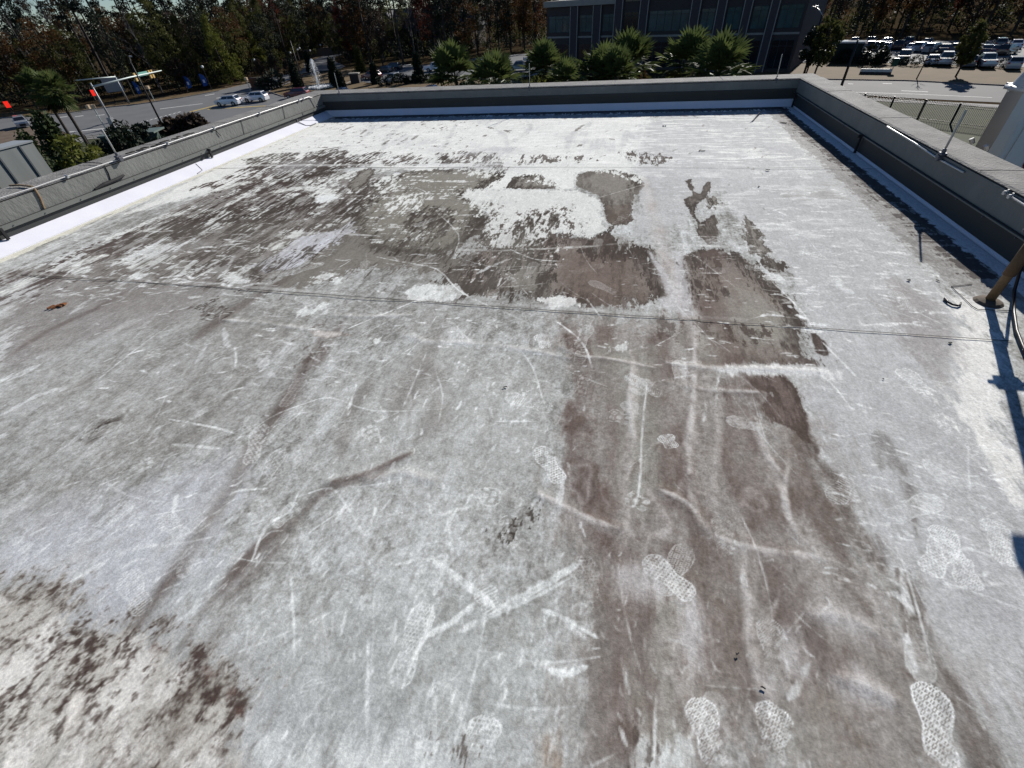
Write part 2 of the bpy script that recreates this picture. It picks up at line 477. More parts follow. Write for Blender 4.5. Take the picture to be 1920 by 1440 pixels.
flakes([(1168,283),(1182,280),(1198,289),(1256,290),(1254,298),(1218,309),(1190,300)], sr(84,76,73), -0.12, 0.2, 0.10, nz(N_fing + 0.6 * N_med), 0.92, 0.09)
D([(1285,340),(1296,335),(1300,360),(1312,362),(1324,342),(1333,335),(1335,352),(1326,370),(1308,384),(1302,398),(1312,420),(1326,412),(1340,402),(1345,420),(1347,452),(1326,458),(1312,442),(1298,402),(1284,385),(1286,374),(1298,366)], rag=0.02, rw=0.06, r=sr(64,57,55), c=sr(104,97,94))
D([(1326,372),(1345,366),(1344,384),(1322,396)], rag=0.05, rw=0.05)
D([(1397,403),(1406,412),(1427,437),(1431,460),(1452,470),(1428,482),(1404,474),(1396,440)], rag=0.035, rw=0.07)
D([(985,408),(1045,396),(1048,422),(1015,440),(968,452),(975,430)], sr(112,103,100), rag=0.10, rw=0.1)
D([(890,470),(1000,452),(1030,440),(1100,446),(1142,428),(1165,472),(1196,460),(1222,470),(1246,512),(1259,553),(1214,572),(1130,578),(1060,572),(1010,566),(955,548),(900,558),(858,562),(818,528),(850,500)],
  sr(128,120,116), rag=0.08, rw=0.16, r=sr(62,54,52))
area([(1050,480),(1140,450),(1190,490),(1215,560),(1140,576),(1060,560)], sr(112,100,95), 0.2, 0.08, 0.8)
field([(1000,450),(1140,440),(1250,470),(1260,570),(1100,590),(960,560)], sr(78,69,65), np.clip(0.1 + 0.7 * N_streak + 0.5 * N_blob + 0.4 * N_mott, 0, 1), 0.75, 0.1)
field([(1270,480),(1400,480),(1500,600),(1500,680),(1280,680)], sr(78,69,65), np.clip(0.6 * N_streak + 0.6 * N_blob + 0.4 * N_mott, 0, 1), 0.7, 0.1)
area([(930,500),(1020,490),(1030,560),(960,545)], sr(142,140,135), 0.15, 0.07, 0.7)
flakes([(860,470),(1000,440),(1060,440),(1050,500),(860,560)], sr(208,209,206), 0.62, 0.1, 0.1, N_edge2, 0.85)
D([(1270,500),(1285,478),(1330,468),(1385,480),(1420,500),(1442,520),(1470,545),(1495,590),(1510,612),(1500,655),(1526,682),(1450,685),(1395,680),(1330,690),(1268,640),(1275,560)],
  sr(126,118,114), rag=0.035, rw=0.11, r=sr(62,54,52))
area([(1380,540),(1440,560),(1480,600),(1460,660),(1400,650),(1370,600)], sr(142,139,134), 0.2, 0.08, 0.75)
D([(1440,478),(1462,490),(1470,512),(1440,510),(1420,498)], rag=0.05, rw=0.08)
D([(1520,622),(1530,626),(1545,640),(1556,662),(1548,670),(1530,660)], sr(96,86,84), rag=0.01, rw=0.03)
area([(862,364),(900,358),(1080,356),(1122,372),(1134,420),(1138,432),(1104,448),(1050,438),(1010,462),(950,468),(905,462),(912,402)], sr(204,205,202), 0.02, 0.04, 0.93)
flakes([(985,400),(1060,390),(1080,450),(960,460),(930,430)], sr(92,84,81), 0.12, 0.12, 0.2, N_edge2, 0.95)
flakes([(900,380),(930,380),(930,470),(880,470)], sr(96,90,86), 0.0, 0.12, 0.12, N_edge2, 0.9)
area([(762,548),(790,535),(850,536),(872,552),(840,562),(770,560)], sr(206,208,205), 0.02, 0.04, 0.95)
area([(1010,562),(1050,552),(1080,560),(1085,572),(1030,575)], sr(196,192,190), 0.03, 0.03, 0.9)


# ---- second pass: darker lobes, flaked white islands
K = sr(72, 65, 62)
def lobe(pts, col=K, n=None, thr=-0.45, sh=0.6, op=0.9, soft=0.08):
    flakes(pts, col, thr, sh, soft, N_fing if n is None else n, op, 0.05)
for p in ([(1196,460),(1215,462),(1235,490),(1248,520),(1258,552),(1240,560),(1215,530),(1200,490)],[(1318,470),(1334,475),(1346,505),(1352,540),(1330,562),(1312,530),(1305,490)],
          [(1350,472),(1380,480),(1410,498),(1445,508),(1470,514),(1462,496),(1442,486),(1430,500),(1440,530),(1470,550),(1488,575),(1470,566),(1430,540),(1395,512),(1365,492)],
          [(1346,610),(1380,613),(1422,620),(1426,634),(1402,646),(1368,632)],[(818,538),(848,506),(900,488),(950,498),(932,540),(880,556)],[(1000,448),(1040,446),(1038,500),(1020,558),(998,556),(1005,500)],
          [(940,470),(1000,458),(1010,490),(960,510)],[(1480,590),(1508,612),(1500,655),(1530,680),(1470,684),(1500,660),(1490,630)],[(860,430),(890,400),(908,380),(912,420),(900,450),(870,450)],
          [(775,400),(800,385),(850,395),(830,440),(780,470),(740,470)],[(458,400),(546,374),(560,390),(500,430),(420,450),(440,420)],[(281,440),(380,400),(475,378),(460,410),(330,450)],
          [(458,500),(520,480),(592,462),(580,485),(510,510),(440,530)],[(700,462),(760,470),(840,478),(900,480),(860,500),(760,490)],[(930,540),(985,545),(1010,560),(960,560)],
          [(455,300),(520,288),(556,286),(550,305),(480,318)],[(560,305),(580,285),(620,280),(655,285),(650,302),(600,312)],[(640,305),(670,290),(700,284),(724,286),(700,302),(670,312)],
          [(816,305),(822,288),(843,288),(842,306)],[(889,310),(910,290),(930,288),(946,322),(935,330),(905,318)],[(511,330),(560,312),(634,307),(628,330),(560,345)],[(640,400),(670,382),(672,400),(650,420)],
          [(1085,470),(1110,455),(1180,455),(1180,480),(1130,490)],[(960,425),(985,405),(1000,420),(990,455),(965,462)],[(1020,400),(1045,398),(1048,425),(1025,432)]):
    lobe(p)
for p in ([(581,366),(595,354),(618,352),(634,362),(610,368)],[(705,345),(722,330),(750,326),(755,340),(735,360),(712,360)],[(723,392),(740,366),(790,362),(782,395),(750,402)],
          [(857,316),(900,313),(936,318),(930,332),(880,330)],[(880,360),(900,353),(916,360),(912,400),(890,405)],[(655,316),(700,312),(740,314),(700,330),(640,336)],[(470,470),(520,452),(560,450),(520,475)],
          [(1000,325),(1046,322),(1050,350),(1010,345)],[(1100,320),(1150,314),(1210,330),(1200,342),(1130,322)],[(765,438),(790,432),(806,440),(790,447),(770,447)],[(560,345),(600,332),(640,335),(600,350)]):
    flakes(p, sr(208,210,206), -0.15, 0.25, 0.05, nz(N_fing + N_edge2), 0.92)
area([(648,352),(668,326),(696,314),(704,320),(690,342),(666,362)], sr(128,125,120), 0.01, 0.03, 0.9, rim=sr(78,70,67), rimw=0.06)
stroke([(700,372),(690,392),(684,410)], 0.03, sr(96,92,92), 0.7, 0.02, 0.6)

# ---- brown wet-weather channels down the middle
BR = [(1050,590),(1160,582),(1290,600),(1420,640),(1500,665),(1505,684),(1425,690),(1408,712),(1440,745),(1440,800),(1510,805),(1575,905),(1622,1030),(1650,1060),(1722,1150),(1770,1240),(1850,1380),(1885,1460),(1110,1460),(1120,1340),(1130,1220),(1080,1090),(1010,1000),(1030,940),(1075,880),(1085,760),(1040,660)]
area(BR, sr(134,126,122), 0.30, 0.16, 0.55, noise=nz(N_blob + 0.5 * N_edge))
flakes(BR, sr(158,158,153), 0.2, 0.9, 0.2, nz(0.5 * N_big + 0.6 * N_blob + 0.8 * N_long), 0.7)
flakes(BR, sr(104,94,90), 0.3, 0.9, 0.2, nz(-0.5 * N_big + N_blob - 0.8 * N_long + 0.4 * N_mott), 0.55)
for p, wd, c, o in (
    ([(1066,600),(1100,700),(1082,790),(1098,900),(1130,990),(1165,1080),(1185,1250),(1200,1460)], .13, sr(100,85,82), .85),
    ([(1130,620),(1150,720),(1155,800),(1165,900),(1130,960)], .10, sr(112,98,95), .7),
    ([(1238,640),(1245,740),(1250,850),(1290,960),(1330,1050),(1350,1180),(1390,1300),(1410,1460)], .16, sr(98,82,79), .85),
    ([(1335,480),(1330,580),(1375,680),(1390,780),(1400,880),(1440,1000),(1480,1120),(1520,1230),(1560,1460)], .16, sr(104,90,87), .75),
    ([(1440,720),(1470,800),(1490,900),(1560,980),(1600,1040)], .17, sr(102,90,86), .8),
    ([(1270,1040),(1290,1150),(1300,1300),(1320,1460)], .10, sr(108,94,91), .6),
    ([(1480,1150),(1560,1230),(1580,1330),(1640,1460)], .14, sr(112,104,102), .7),
    ([(1640,1060),(1700,1150),(1760,1280),(1830,1400),(1850,1460)], .07, sr(105,99,97), .7),
    ([(1700,1240),(1780,1340),(1850,1460)], .05, sr(100,95,93), .6),
    ([(1100,1060),(1140,1090),(1210,1110),(1200,1200)], .09, sr(104,92,90), .7)):
    stroke(p, wd, c, o, wd * 0.5, 0.8, False, noise=nz(N_med + 0.8 * N_edge))
for p, c, o in (([(1110,650),(1230,650),(1235,780),(1225,900),(1180,940),(1170,800)], sr(150,151,146), .6), ([(1290,1050),(1370,1060),(1380,1180),(1400,1300),(1300,1330),(1290,1200)], sr(140,136,130), .4),
    ([(1260,1090),(1290,1200),(1300,1440),(1210,1440),(1215,1200)], sr(160,159,153), .7), ([(1440,1340),(1560,1300),(1620,1400),(1640,1460),(1440,1460)], sr(152,149,143), .7), ([(1440,760),(1480,800),(1500,880),(1460,860)], sr(146,141,136), .5),
    ([(1390,560),(1470,590),(1480,640),(1400,645)], sr(146,144,138), .5), ([(1180,780),(1240,800),(1240,900),(1200,960),(1150,900)], sr(146,146,141), .5), ([(1640,1240),(1760,1300),(1800,1440),(1700,1440)], sr(138,135,132), .6)):
    area(p, c, 0.14, 0.06, o, tex=0.4)
for p, wd, o in (([(1050,650),(1090,668),(1140,672),(1230,690)], .03, .8), ([(1010,925),(1060,950),(1110,975),(1160,990)], .035, .8), ([(1310,985),(1360,1012),(1430,1030),(1530,1042),(1600,1065)], .035, .95), ([(1400,1015),(1395,1080),(1410,1140)], .03, .7), ([(1240,920),(1290,945),(1320,985)], .03, .6), ([(1480,860),(1470,930),(1490,990),(1540,1040)], .03, .7), ([(1420,790),(1440,850),(1475,900)], .03, .7), ([(1185,690),(1180,760),(1190,830)], .03, .5), ([(1220,1000),(1210,1040),(1250,1080)], .03, .5), ([(1460,1120),(1440,1180),(1460,1250)], .03, .6), ([(1208,330),(1225,400),(1242,470),(1268,560),(1300,600),(1300,660)], .20, .9),
    ([(1222,460),(1262,500),(1272,560),(1240,575)], .07, .8),
    ([(1300,600),(1302,700),(1298,780),(1290,860),(1305,960),(1345,1010),(1390,1035),(1460,1042),(1540,1050),(1600,1090)], .055, .75),
    ([(1250,680),(1330,690),(1420,690),(1560,698)], .075, .85),
    ([(1250,718),(1330,730),(1420,735)], .05, .6),
    ([(1200,900),(1260,990),(1190,1000),(1130,990),(1060,960),(1010,920)], .06, .55),
    ([(1180,630),(1190,700),(1185,800),(1170,880),(1175,960),(1200,1040)], .07, .45),
    ([(1345,700),(1350,800),(1340,900),(1350,960)], .05, .45),
    ([(1405,780),(1440,860),(1460,900),(1480,960)], .045, .6),
    ([(1390,1040),(1400,1120),(1410,1200),(1430,1300),(1445,1380)], .05, .6),
    ([(1230,1180),(1280,1230),(1290,1330)], .10, .4),
    ([(1600,1090),(1640,1120),(1660,1160)], .09, .55)):
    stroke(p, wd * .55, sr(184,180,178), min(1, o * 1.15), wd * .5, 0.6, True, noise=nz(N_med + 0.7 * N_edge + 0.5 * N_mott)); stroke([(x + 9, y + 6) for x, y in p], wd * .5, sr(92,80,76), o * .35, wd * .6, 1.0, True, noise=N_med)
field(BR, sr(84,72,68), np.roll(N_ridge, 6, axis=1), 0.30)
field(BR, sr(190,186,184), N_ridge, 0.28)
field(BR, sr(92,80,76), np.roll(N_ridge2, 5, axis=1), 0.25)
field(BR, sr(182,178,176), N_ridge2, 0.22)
field(BR, sr(98,86,80), np.clip(N_mott, 0, 1), 0.5)
LL = [(0,700),(560,640),(1050,660),(1050,1000),(1060,1440),(480,1440),(440,1280),(130,1150),(0,1090)]
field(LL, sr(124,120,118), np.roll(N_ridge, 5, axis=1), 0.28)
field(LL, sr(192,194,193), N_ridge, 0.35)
field([(280,430),(560,400),(1000,440),(1050,600),(500,640),(100,560)], sr(112,109,105), np.clip(0.5 + 0.5 * N_streak + 0.4 * N_blob, 0, 1), 0.55, 0.3)
field([(1500,560),(1720,480),(1900,760),(1920,1440),(1700,1150),(1520,740)], sr(196,197,197), N_ridge2, 0.4)
for p in ([(1528,1150),(1550,1140),(1590,1145),(1640,1175),(1660,1200),(1610,1190),(1560,1165)],[(1575,1275),(1590,1262),(1640,1285),(1675,1312),(1640,1320),(1600,1310)],[(1420,1270),(1450,1258),(1470,1290),(1440,1310)],[(1150,1060),(1230,1060),(1250,1110),(1190,1130),(1150,1100)],[(1300,1120),(1330,1180),(1320,1260),(1270,1200)],[(1480,1180),(1500,1250),(1460,1240)]):
    area(p, sr(188,186,187), 0.09, 0.03, 0.75, tex=0.3)
area([(1670,1060),(1700,1075),(1725,1140),(1720,1180),(1690,1150)], sr(110,104,100), 0.03, 0.03, 0.8)
D([(1406,712),(1430,698),(1468,700),(1496,735),(1506,790),(1515,830),(1480,800),(1450,790),(1432,760),(1440,738),(1415,728)], sr(112,100,97), rag=0.02, rw=0.06, r=sr(82,72,69))
area([(1340,690),(1400,686),(1500,688),(1570,696),(1560,706),(1420,700),(1350,702)], sr(214,215,214), 0.05, 0.03, 0.85)
stroke([(1505,800),(1530,850),(1570,905),(1590,960),(1625,1035),(1650,1062)], .05, sr(84,74,70), .75, .03, .8, False, noise=N_edge)
stroke([(1690,1110),(1725,1160),(1760,1240),(1820,1330),(1860,1400),(1890,1460)], .035, sr(96,89,86), .7, .03, .8, False, noise=N_edge)
# soft smudges on the right
for p in ([(1640,850),(1632,820),(1645,800),(1655,850),(1650,880)],[(1658,812),(1672,830),(1690,862),(1705,890),(1690,895),(1665,860)],[(1690,900),(1715,910),(1720,1000),(1735,1050),(1722,1020)],[(1640,1000),(1670,1060),(1650,1050)]):
    area(p, sr(108,103,103), 0.05, 0.02, 0.75, tex=0.3)
# faint far-right tide lines
for p in ([(1640,760),(1700,790),(1780,830),(1860,910)],[(1760,1000),(1820,1080),(1900,1180)]):
    stroke(p, 0.12, sr(150,149,153), 0.4, 0.1, 0.5)

for p in ([(1215,470),(1240,500),(1262,540),(1288,590),(1262,582),(1240,572),(1232,560),(1252,556),(1240,520)],[(1262,470),(1275,470),(1290,520),(1300,590),(1284,590),(1270,530)]):
    area(p, sr(186,185,187), 0.04, 0.02, 0.8, tex=0.3)
WRINKLES = [[(1050,650),(1090,668),(1140,672),(1230,690)],[(1010,925),(1060,950),(1110,975),(1160,990)],[(1310,985),(1360,1012),(1430,1030),(1530,1042),(1600,1065)],[(1400,1015),(1395,1080),(1410,1140),(1400,1200),(1430,1300)],
 [(1240,920),(1290,945),(1320,985)],[(1480,860),(1470,930),(1490,990),(1540,1040)],[(1420,790),(1440,850),(1475,900)],[(1185,690),(1180,760),(1190,830),(1175,900)],[(1250,680),(1330,690),(1420,690),(1560,698)],
 [(740,622),(800,640),(870,642),(960,650),(1070,672)],[(420,600),(500,605),(590,618)],[(620,590),(700,593),(770,590)],[(1302,600),(1302,700),(1298,780),(1290,860),(1305,960)],[(1525,1150),(1590,1150),(1650,1190)],[(1575,1270),(1630,1285),(1675,1312)],
 [(690,900),(760,885),(810,900)],[(1250,718),(1330,730),(1420,735)],[(620,905),(680,890),(730,868),(765,852)]]
for p in WRINKLES:
    stroke(p, 0.020, sr(190,187,185), 0.6, 0.02, 0.7, True, noise=nz(N_edge + N_med))
# ---- left streams
for p, wd, o in (([(600,632),(575,680),(545,740),(500,800),(460,860),(420,930),(370,1010),(300,1110),(240,1200)], .075, .75),
    ([(770,850),(735,868),(700,895),(650,903),(610,920),(560,965),(500,1010),(450,1060),(380,1150),(330,1230)], .05, .75),
    ([(560,975),(480,1060),(430,1120),(410,1200)], .09, .5),
    ([(640,605),(610,650),(590,690)], .06, .6),
    ([(240,545),(180,580),(90,620),(0,680)], .06, .55), ([(540,520),(440,580),(360,640)], .09, .6), ([(700,700),(650,790),(640,860)], .06, .35),
    ([(840,590),(780,700),(740,780)], .15, .3),([(800,680),(830,760),(790,820)], .12, .3)):
    stroke(p, wd, sr(98,88,86), min(1, o * 1.15), wd * 0.8, 0.5, True, noise=nz(N_med + 0.5 * N_mott))
stroke([(620,905),(680,890),(730,868),(765,852)], .028, sr(92,80,79), .8, .02, .4)
area([(160,820),(190,790),(225,782),(222,800),(190,822),(165,830)], sr(88,84,82), 0.08, 0.03, 0.85)
for p, wd, o in (([(0,760),(80,690),(180,640),(260,600),(380,560)], .08, .5), ([(70,800),(150,800),(230,810)], .07,.5),([(690,900),(760,885),(800,900),(790,925),(720,910)], .13,.6),
    ([(330,1010),(400,930),(450,860),(480,820)], .12, .5),([(270,1100),(340,1010),(420,960)], .10,.5),([(420,600),(500,605),(590,618)], .045,.75),
    ([(620,590),(700,593),(770,590)], .045,.7),([(620,590),(645,600),(630,616)], .03,.6),([(740,622),(800,640),(870,642),(960,650),(1070,672)], .055,.85),
    ([(800,640),(850,642),(900,645)], .06,.7),([(1030,612),(1060,620),(1100,625)], .05,.6), ([(0,980),(60,900),(140,850)], .12,.35),([(600,700),(590,640),(610,620)], .03,.5),
    ([(660,640),(640,700),(600,800),(580,860)],.18,.35)):
    stroke(p, wd * .85, sr(188,189,189), o * .62, wd * .8, 0.8, True, noise=nz(N_med + N_edge))
area([(574,619),(590,617),(640,620),(658,628),(610,632),(585,628)], sr(188,184,180), 0.012, 0.012, 0.9, rim=sr(96,88,85), rimw=0.02)
stroke([(580,613),(600,611),(630,610)], .03, sr(80,74,72), .85, .015, .9)
# charcoal scuffed spots
for c, r in (((200,805),.05),((395,582),.09),((975,985),.10),((950,1010),.09),((1000,970),.08)):
    q = [(c[0] + math.cos(a) * r * 330, c[1] + math.sin(a) * r * 170) for a in np.linspace(0, 6.28, 9)[:-1]]
    flakes(q, sr(74,68,66), 0.05, 0.25, 0.06, N_edge2, 0.85)

# ---- mottled bare patch, lower left
ML = [(-60,1100),(0,1118),(30,1100),(80,1098),(125,1110),(132,1150),(125,1190),(180,1205),(230,1190),(275,1212),(310,1216),(330,1240),(400,1252),(440,1275),(468,1320),(462,1345),(440,1360),(445,1460),(-60,1460)]
area(ML, sr(186,183,177), 0.10, 0.06, 0.9)
N_mos = nz(N_grain * 0.8 + N_mott * 0.9 + N_edge2 * 0.25)
flakes(ML, sr(204,202,197), 0.1, 0.5, 0.10, nz(-N_blob + N_mott), 0.7)
flakes(ML, sr(122,116,111), -0.65, 1.1, 0.16, nz(N_mos + 0.8 * N_blob + 0.5 * N_med), 0.8)
flakes(ML, sr(78,70,66), -0.15, 1.0, 0.14, nz(N_mos + 0.6 * N_med), 0.8)
flakes(ML, sr(208,206,202), 0.15, 0.6, 0.10, nz(-N_med + 0.6 * N_mott - 0.6 * N_blob), 0.8)
for p in ([(0,1180),(60,1190),(110,1230),(60,1260),(0,1250)],[(90,1190),(160,1190),(200,1225),(170,1250),(110,1235)],[(170,1235),(240,1235),(270,1275),(210,1300)],[(255,1210),(315,1210),(340,1240),(290,1275),(262,1245)],[(290,1265),(350,1255),(375,1325),(330,1360),(305,1320)],[(370,1258),(440,1275),(468,1320),(460,1355),(420,1350),(385,1310)],[(60,1105),(125,1108),(118,1175),(85,1170)],[(190,1410),(310,1390),(320,1440),(190,1460)],[(370,1345),(445,1355),(420,1450),(360,1400)],[(0,1290),(50,1310),(40,1410),(0,1410)],[(120,1320),(210,1320),(220,1410),(130,1400)]):
    flakes(p, sr(76,64,62), -0.45, 1.2, 0.12, nz(N_mos + 0.4 * N_med), 0.7)
for c in ((390,1258),(440,1300),(452,1335),(287,1217)):
    q = [(c[0] + math.cos(a) * 13, c[1] + math.sin(a) * 11) for a in np.linspace(0, 6.28, 8)[:-1]]
    area(q, sr(104,78,74), 0.02, 0.02, 0.6, tex=0.6)
stroke([(145,1290),(140,1340),(130,1380)], .035, sr(222,218,212), .7, .02, .5)
# ragged white along the near edge
for p in ([(630,1460),(640,1410),(680,1400),(740,1410),(760,1390),(800,1400),(830,1375),(825,1400),(850,1460)],[(1195,1460),(1200,1415),(1215,1410),(1230,1425),(1250,1405),(1290,1395),(1300,1440),(1295,1460)],[(600,1460),(560,1440),(500,1430),(460,1370),(480,1350),(520,1400)]):
    area(p, sr(204,207,206), 0.05, 0.06, 0.85, tex=0.5, texn=N_edge2)
for p in ([(820,1378),(850,1380),(880,1410),(870,1460),(840,1450)],[(1190,1460),(1185,1420),(1200,1400),(1205,1440)]):
    flakes(p, sr(92,84,81), -0.2, 0.4, 0.06, N_edge2, 0.8)
area([(1010,1390),(1040,1380),(1050,1440),(1015,1440)], sr(150,128,108), 0.06, 0.02, 0.5)

# ---- seams: pale lap and dirt along the joint
for seam, dk in ((((71,512),(400,533),(587,546),(800,561),(1000,574),(1200,587),(1400,600)), .5),):
    stroke(list(seam), 0.035, sr(196,197,196), .35, .02, .9, False, noise=N_horz)
    stroke([(x, y + 4) for x, y in seam], 0.04, sr(98,92,90), .14, .03, .9, False)
stroke([(420,311),(700,309),(1000,308),(1200,309)], 0.07, sr(200,201,200), .7, .04, .7, False, noise=N_horz)
stroke([(400,316),(560,315),(830,314),(930,312)], 0.03, sr(80,74,72), .7, .02, .9, False, noise=N_horz)
stroke([(546,436),(640,438),(700,443)], 0.03, sr(206,207,205), .7, .02, .7, False, noise=N_horz)
stroke([(862,469),(960,470),(1100,462),(1200,456),(1346,462)], 0.03, sr(206,207,205), .6, .02, .8, False, noise=N_horz)

field([(600,224),(1480,202),(1560,310),(1200,330),(640,315),(500,330)], sr(176,176,178), np.clip(N_big * 0.8 + 0.4 * N_blob + 0.3 * N_streak, 0, 1), 0.5, 0.2)
for p in ([(762,548),(790,533),(850,534),(872,552),(840,564),(770,562)],[(1010,562),(1050,552),(1080,560),(1085,574),(1030,577)],[(412,518),(438,511),(462,520),(470,530),(430,536)],[(232,517),(262,510),(280,518),(250,526)],[(130,505),(165,500),(175,510),(140,514)],
          [(598,574),(606,568),(618,576),(608,586)],[(550,584),(575,574),(592,582),(570,594),(552,592)],[(690,632),(712,634),(704,646)],[(1160,640),(1178,640),(1176,656),(1150,660)],[(1640,524),(1652,522),(1650,528)],
          [(588,520),(606,512),(628,514),(610,522)],[(625,522),(642,520),(640,530),(626,530)],[(580,528),(602,526),(598,532)],[(740,448),(700,455),(730,452)],[(1428,516),(1464,514),(1470,524),(1436,524)],[(1548,512),(1575,520),(1600,536),(1570,530)]):
    area(p, sr(212,214,212), 0.012, 0.03, 0.85, tex=0.5, texn=N_edge2)
for p, c in (([(372,572),(400,566),(425,576),(410,590),(380,590)], .7),([(600,600),(640,604),(628,614),(590,612)], .5),([(570,648),(600,655),(580,690),(556,690)], .6),([(1365,612),(1425,616),(1420,640),(1380,634)], .8),([(1330,745),(1350,700),(1345,760)], .4),
             ([(985,630),(1000,600),(1010,650)], .3),([(1060,640),(1085,650),(1095,680),(1070,676)], .5),([(1240,600),(1275,606),(1270,636),(1240,632)], .6),([(1305,600),(1345,606),(1340,634),(1310,632)], .6)):
    flakes(p, sr(82,72,69), -0.3, 0.5, 0.05, nz(N_fing + N_mott), c)
# ---- scuffs and scratches
Wt = sr(226,228,227); Wl = sr(206,208,208)
thin = [[(320,560),(170,725)] , [(316,612),(275,640),(220,682),(170,725)], [(315,785),(400,800),(440,812)],[(318,760),(345,735),(400,712),(480,705),(560,710)],
 [(480,800),(510,780),(560,760),(620,745),(700,770),(830,767)],[(700,480),(760,492),(820,505),(860,545),(920,575)],[(940,582),(990,605),(1045,630)],
 [(975,655),(1000,690),(1015,740),(1022,760)],[(930,790),(1000,790)],[(1020,780),(1040,850),(1060,890)],[(1213,720),(1205,800),(1200,900),(1190,950)],
 [(640,620),(740,580),(840,540)],[(735,625),(718,680),(695,700),(650,728)],[(800,660),(770,730),(755,765)],[(400,700),(440,690),(440,650)],[(560,600),(575,640),(590,670)],
 [(560,930),(620,915),(650,950),(680,1000),(695,1060)],[(560,920),(540,960),(500,985),(472,1050)],[(702,1080),(700,1200),(690,1290)],[(545,1080),(550,1150),(552,1230)],
 [(690,1200),(688,1400)],[(600,1120),(620,1250)],[(1230,1300),(1226,1420)],[(1160,1360),(1176,1400)],[(900,1220),(960,1230),(1010,1245),(1060,1240)],[(920,1320),(1000,1330),(1080,1325)],
 [(1000,1350),(1050,1330)],[(560,1020),(530,1100)],[(650,1140),(640,1190)],[(1040,600),(1090,640),(1110,690)],[(850,480),(920,500),(1000,500)],
 [(1690,940),(1760,965),(1850,985),(1920,1000)],[(1540,640),(1590,690),(1610,710)],[(1500,570),(1560,600),(1600,612),(1680,635)],[(1700,575),(1750,600),(1768,608)],
 [(1440,520),(1500,580),(1520,610)],[(300,880),(310,860),(345,845)],[(820,400),(860,440),(850,480)],[(780,352),(800,362),(790,380)],[(1290,470),(1330,500),(1380,540)],[(1100,560),(1130,600)],
 [(430,930),(445,920),(500,915)],[(640,780),(665,735),(668,710)],[(815,690),(830,740),(822,790)],[(960,470),(1000,486),(1050,490)],[(1820,985),(1870,960),(1920,955)],[(1560,480),(1600,470),(1640,465)],
 [(1590,300),(1620,330),(1680,352)],[(1400,600),(1440,592),(1500,598)],[(1125,370),(1200,348),(1240,335)],[(1310,512),(1355,512)],[(1290,620),(1340,640),(1370,660)],[(1530,700),(1560,720),(1600,770)]]
for i, p in enumerate(thin):
    stroke(p, 0.006 + 0.003 * (i % 3), Wt, (0.35, 0.6, 0.75)[(i * 7) % 3], 0.006, 0.6)
thick = [([(440,480+0),(425,505),(410,520)],.03),([(0,715),(40,700),(66,688)],.07),([(0,780),(50,752),(90,735),(125,730)],.04),([(500,668),(498,690),(515,705)],.035),([(485,670),(490,688)],.04),
 ([(420,615),(424,640),(428,650)],.035),([(300,795),(290,815),(290,828)],.028),([(320,832),(360,835),(410,840)],.015),([(330,925),(325,960)],.02),([(385,645),(375,670),(360,690)],.03),
 ([(660,740),(652,780)],.016),([(848,1035),(838,990),(852,960)],.02),([(830,966),(850,958),(880,950)],.015),([(1056,893),(1048,940),(1030,1020)],.022),([(1020,1120),(940,1130),(860,1050)],.0),
 ([(810,1050),(870,1095),(925,1135)],.028),([(930,1145),(1010,1100),(1090,1050)],.03),([(930,1150),(1000,1120),(1070,1080)],.012),([(800,1190),(850,1165),(888,1132)],.025),
 ([(860,1185),(920,1155),(940,1148)],.018),([(730,1060),(790,1050),(840,1040)],.012),([(840,1040),(825,1090),(815,1110)],.022),([(745,1160),(738,1200),(730,1240)],.012),([(812,1135),(800,1185),(770,1245),(755,1290)],.014),
 ([(1030,1255),(1060,1262),(1100,1248)],.022),([(1015,1142),(1060,1160),(1120,1195)],.014),([(1060,1168),(1090,1190),(1105,1200)],.014),([(1165,1230),(1172,1265),(1180,1300)],.012),
 ([(1520,1240),(1500,1280),(1480,1310)],.022),([(1690,1060),(1700,1120),(1706,1160)],.016),([(1700,1190),(1710,1240),(1712,1265)],.024),([(1662,1110),(1690,1120),(1715,1150)],.02),
 ([(130,755),(140,740),(80,748)],.0),([(890,515),(920,500),(960,485)],.03),([(750,595),(765,600)],.03),([(1350,692),(1345,720),(1342,760)],.012),([(1320,790),(1326,740)],.014),
 ([(50,1040),(45,1020),(20,1010)],.035),([(50,1040),(30,1075)],.022),([(210,1050),(240,1030),(300,1022)],.02),([(135,1080),(170,1070),(200,1050)],.025),([(0,815),(8,820)],.03),
 ([(1555,520),(1580,540),(1600,550)],.05),([(1620,425),(1660,440),(1700,452)],.03),([(1600,470),(1640,480)],.02),([(1455,395),(1480,405)],.02),([(1410,350),(1425,360)],.02),([(1500,415),(1520,412)],.03),
 ([(1585,635),(1600,642)],.02),([(1615,610),(1690,606),(1740,612)],.018),([(1605,590),(1618,612)],.012),([(1520,720),(1560,730)],.03),([(1370,700),(1460,706)],.0)]
for p, wd in thick:
    if wd: stroke(p, wd, Wl if wd > .02 else Wt, 0.72, 0.012, 0.9)
for p, wd in (([(808,1045),(870,1092),(930,1140)], .024), ([(925,1147),(1010,1102),(1092,1050)], .027), ([(932,1152),(1005,1118),(1072,1082)], .010), ([(795,1195),(845,1168),(890,1130)], .018),
              ([(1015,1142),(1060,1160),(1120,1197)], .012), ([(1028,1256),(1062,1263),(1104,1248)], .018), ([(812,1135),(800,1185),(770,1245),(755,1290)], .011), ([(838,1042),(826,1090),(812,1118)], .018), ([(545,1085),(550,1150),(552,1235)], .008)):
    stroke(p, wd, sr(218,221,220), 0.9, 0.007, 0.45, noise=nz(N_fine + N_med))
